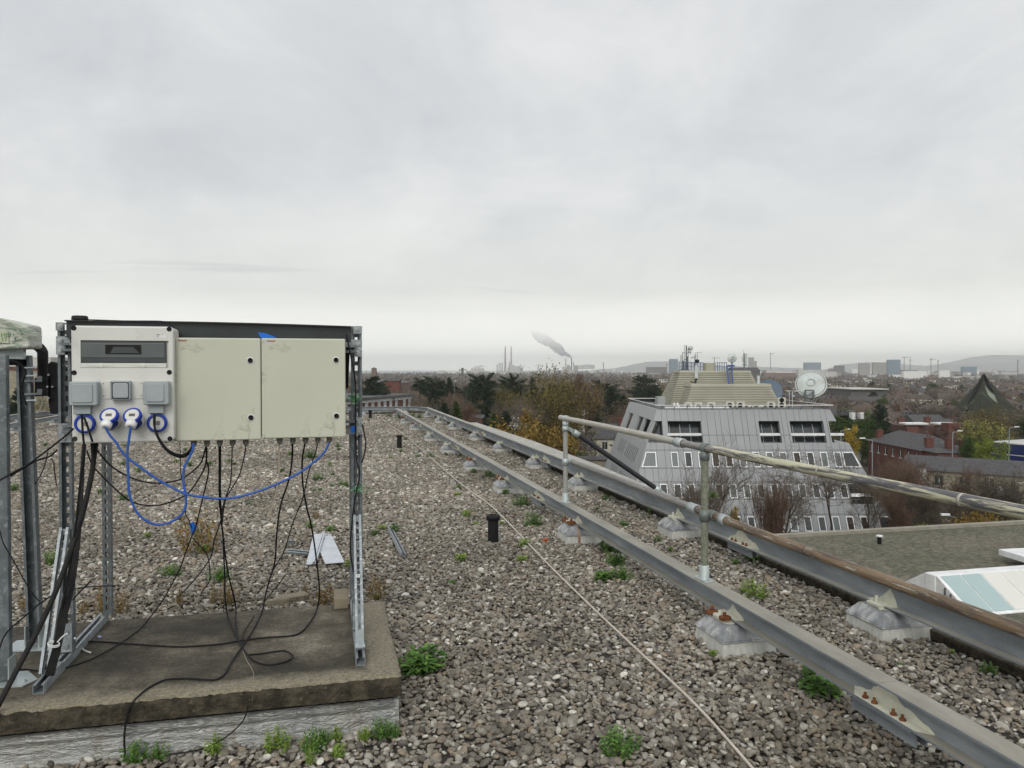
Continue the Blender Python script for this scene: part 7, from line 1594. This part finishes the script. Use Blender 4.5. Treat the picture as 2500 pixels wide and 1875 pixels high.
for i in range(250):
    d = r.uniform(1300, 5200); x = r.uniform(1090, 2560); 
    if x < 1450: d = r.uniform(3200, 5200)
    w_ = r.uniform(8, 42)*r.choice([.6, 1, 1.8]); H = r.uniform(5, 13)*(1 if r.random() < .8 else 1.7)+(6 if d > 3200 else 0)
    if 1180 < x < 1300: H *= .7
    fb_(x, x+w_/d*F, 903-(GZ+H-EYE)/d*F, d, r.choice(['far1', 'far2', 'far2', 'far3', 'far5', 'far1', 'renderw']), 'low pale block in the far built-up strip under the horizon', 'building', 'far blocks under the horizon', dep=r.uniform(10, 30))
for i in range(14):
    x = 820+r.uniform(0, 330); d = r.uniform(4200, 5200); fb_(x, x+r.uniform(4, 14), 903-(GZ+r.uniform(8, 18)-EYE)/d*F, d, 'far2', 'pale strip of waterfront building on the left horizon', 'building', 'waterfront strip on the left horizon', dep=20)
# smoke plume
def plume():
    pts = [(1395.5, 873.5, 3), (1388, 868, 6), (1378, 861, 9), (1366, 853, 14), (1353, 845, 17), (1340, 837, 17), (1328, 832, 16), (1315, 826, 16), (1304, 818, 13), (1298, 812, 8)]
    V = []; T = []; n = 20; d = 4200; path = [(od(x, y, d), r_*d/F*.62) for x, y, r_ in pts]
    cs = smooth_path([p for p, _ in path], 5); rs = np.interp(np.linspace(0, len(path)-1, len(cs)), range(len(path)), [q for _, q in path])
    for i, (c, rr_) in enumerate(zip(cs, rs)):
        for k in range(n):
            th = 2*math.pi*k/n; dv = Vector((0, 0, 1))*math.sin(th)+FH*math.cos(th); nz = mnoise.fractal(c*.02+dv*1.6, .8, 2.0, 5)
            V.append(tuple(c+dv*rr_*(1+.9*nz)+RT*rr_*.6*nz))
    m = len(cs)
    for i in range(m-1):
        for k in range(n): T.append((i*n+k, i*n+(k+1) % n, (i+1)*n+(k+1) % n, (i+1)*n+k))
    mb = MB(); mb.add(V, T+[tuple(range(n))[::-1], tuple(range((m-1)*n, m*n))])
    mt = bpy.data.materials.new('smoke'); mt.use_nodes = True; nt = mt.node_tree; nt.nodes.clear(); v = nt.nodes.new('ShaderNodeVolumePrincipled'); v.inputs['Color'].default_value = (.97, .97, .97, 1); v.inputs['Anisotropy'].default_value = .6
    dn = ramp(nt, noise(nt, coords(nt, (.022, .022, .022)), 1.0, 5, .65), [(.44, (0, 0, 0)), (.62, (1, 1, 1))]); mm = nt.nodes.new('ShaderNodeMath'); mm.operation = 'MULTIPLY'; mm.inputs[1].default_value = .0011; nt.links.new(dn, mm.inputs[0]); nt.links.new(mm.outputs[0], v.inputs['Density'])
    oo = nt.nodes.new('ShaderNodeOutputMaterial'); nt.links.new(v.outputs[0], oo.inputs['Volume'])
    o = mb.build('smoke_plume', mt); tag(o, 'pale smoke plume drifting left from the smoking stack', kind='stuff')
plume()
# haze
mb = MB(); c = [L(a, b, 0) for a, b in ((-9000, -300), (10000, -300), (10000, 12500), (-9000, 12500))]
P = [(p.x, p.y, GZ-1.5) for p in c]+[(p.x, p.y, HAZETOP) for p in c]; mb.hexa(P)
hm = bpy.data.materials.new('haze'); hm.use_nodes = True; nt = hm.node_tree; nt.nodes.clear(); v = nt.nodes.new('ShaderNodeVolumePrincipled'); v.inputs['Color'].default_value = (.96, .98, 1.0, 1); v.inputs['Density'].default_value = HAZED; v.inputs['Anisotropy'].default_value = .72
oo = nt.nodes.new('ShaderNodeOutputMaterial'); nt.links.new(v.outputs[0], oo.inputs['Volume'])
if HAZED > 0: o = mb.build('haze', hm); tag(o, 'thin grey haze over the city', kind='stuff')
# ================================================================ SKY, LIGHT, CAMERA
w = bpy.data.worlds.new('World'); sc.world = w; w.use_nodes = True; nt = w.node_tree; nt.nodes.clear()
N = nt.nodes.new; l = nt.links.new
def math_(op, a, b=None):
    m = N('ShaderNodeMath'); m.operation = op
    for i, v in enumerate((a, b)):
        if v is None: continue
        if hasattr(v, 'node'): l(v, m.inputs[i])
        else: m.inputs[i].default_value = v
    return m.outputs[0]
SUN_EL, SUN_AZ = R(38), R(200)     # compass-style azimuth of the sun, behind the camera
tc = N('ShaderNodeTexCoord'); sep = N('ShaderNodeSeparateXYZ'); l(tc.outputs['Generated'], sep.inputs[0])
sky = N('ShaderNodeTexSky'); sky.sky_type = 'NISHITA'; sky.sun_disc = False; sky.sun_elevation = SUN_EL; sky.sun_rotation = SUN_AZ; sky.air_density = 1.5; sky.dust_density = 3
zc = math_('MAXIMUM', sep.outputs[2], 0.0); den = math_('ADD', zc, .16)
cx, cy = math_('DIVIDE', sep.outputs[0], den), math_('DIVIDE', sep.outputs[1], den)
cmb = N('ShaderNodeCombineXYZ'); l(cx, cmb.inputs[0]); l(cy, cmb.inputs[1])
def mapn(vec, s, off=(0, 0, 0), rz=0):
    m = N('ShaderNodeMapping'); m.inputs['Scale'].default_value = s; m.inputs['Location'].default_value = off; m.inputs['Rotation'].default_value = (0, 0, rz); l(vec, m.inputs['Vector']); return m.outputs[0]
n1 = noise(nt, mapn(cmb.outputs[0], (1, 1, 1), (3.1, 1.7, 0)), 1.0, 7, .55, .25)
n2 = noise(nt, mapn(tc.outputs['Generated'], (1, 1, 1.7), (5.3, .4, 0)), 3.4, 8, .6, .5)
cl = mixc(nt, .55, n1, n2)
cover = ramp(nt, cl, [(.34, SKYC[0]), (.46, SKYC[1]), (.56, SKYC[2]), (.68, SKYC[3])])
# brighter, slightly yellow band low down
hz = ramp(nt, zc, [(0.0, (1, 1, 1)), (.085, (.55, .55, .55)), (.22, (0, 0, 0))])
col = mixc(nt, hz, cover, SKYH)
col = mixc(nt, 1.0, col, ramp(nt, zc, [(0.0, (HB, HB, HB*.97)), (.035, (1+(HB-1)*.6,)*3), (.10, (1, 1, 1))]), 'MULTIPLY')
# thin dark streaks low in the sky
st = noise(nt, mapn(cmb.outputs[0], (.10, 1.0, 1), (1.9, 7.7, 0), YAW), 3.2, 3, .5)
sf_ = ramp(nt, st, [(.66, (0, 0, 0)), (.74, (1, 1, 1))]); band_ = ramp(nt, zc, [(.05, (0, 0, 0)), (.08, (1, 1, 1)), (.24, (1, 1, 1)), (.30, (0, 0, 0))])
sfm = mixc(nt, 1.0, mixc(nt, 1.0, sf_, band_, 'MULTIPLY'), (.55, .55, .55), 'MULTIPLY')
col = mixc(nt, sfm, col, (.50, .53, .55))
# cloud layer is brighter on the side of the hidden sun
vn = N('ShaderNodeVectorMath'); vn.operation = 'DOT_PRODUCT'; l(tc.outputs['Generated'], vn.inputs[0])
sd = Vector((math.sin(SUN_AZ)*math.cos(SUN_EL), math.cos(SUN_AZ)*math.cos(SUN_EL), math.sin(SUN_EL))); vn.inputs[1].default_value = sd
gl = ramp(nt, math_('MULTIPLY_ADD', vn.outputs['Value'], .5), [(.45, (1, 1, 1)), (1.0, (SUNSIDE, SUNSIDE, SUNSIDE*.98))])
gm = nt.nodes[-1]
for n_ in nt.nodes:
    if n_.type == 'MATH' and n_.operation == 'MULTIPLY_ADD': n_.inputs[2].default_value = .5
col = mixc(nt, 1.0, col, gl, 'MULTIPLY')
b1 = N('ShaderNodeBackground'); l(col, b1.inputs[0]); b1.inputs[1].default_value = 1.0
b2 = N('ShaderNodeBackground'); l(sky.outputs[0], b2.inputs[0]); b2.inputs[1].default_value = .10
mx = N('ShaderNodeMixShader'); mx.inputs[0].default_value = .06; l(b1.outputs[0], mx.inputs[1]); l(b2.outputs[0], mx.inputs[2])
out = N('ShaderNodeOutputWorld'); l(mx.outputs[0], out.inputs['Surface'])
sl = bpy.data.lights.new('sun', 'SUN'); sl.energy = SUNE; sl.angle = R(28); sl.color = (1, .97, .92); so = bpy.data.objects.new('sun', sl); COL.objects.link(so)
so.rotation_euler = sd.to_track_quat('Z', 'Y').to_euler()
cam = bpy.data.cameras.new('camera'); co = bpy.data.objects.new('camera', cam); COL.objects.link(co); sc.camera = co
cam.sensor_fit = 'HORIZONTAL'; cam.sensor_width = 36; cam.lens = 36*F/2500; cam.clip_start = .1; cam.clip_end = 60000
co.location = C0; co.rotation_euler = Matrix((RT, UP, -FW)).transposed().to_euler()
sc.view_settings.view_transform = 'Standard'; sc.view_settings.look = 'None'; sc.view_settings.exposure = EXPO; sc.view_settings.gamma = 1
sc.cycles.use_denoising = True; sc.cycles.max_bounces = 6; sc.cycles.diffuse_bounces = 3; sc.cycles.transparent_max_bounces = 8; sc.cycles.volume_bounces = 1
sc.cycles.use_adaptive_sampling = True; sc.cycles.adaptive_threshold = .02
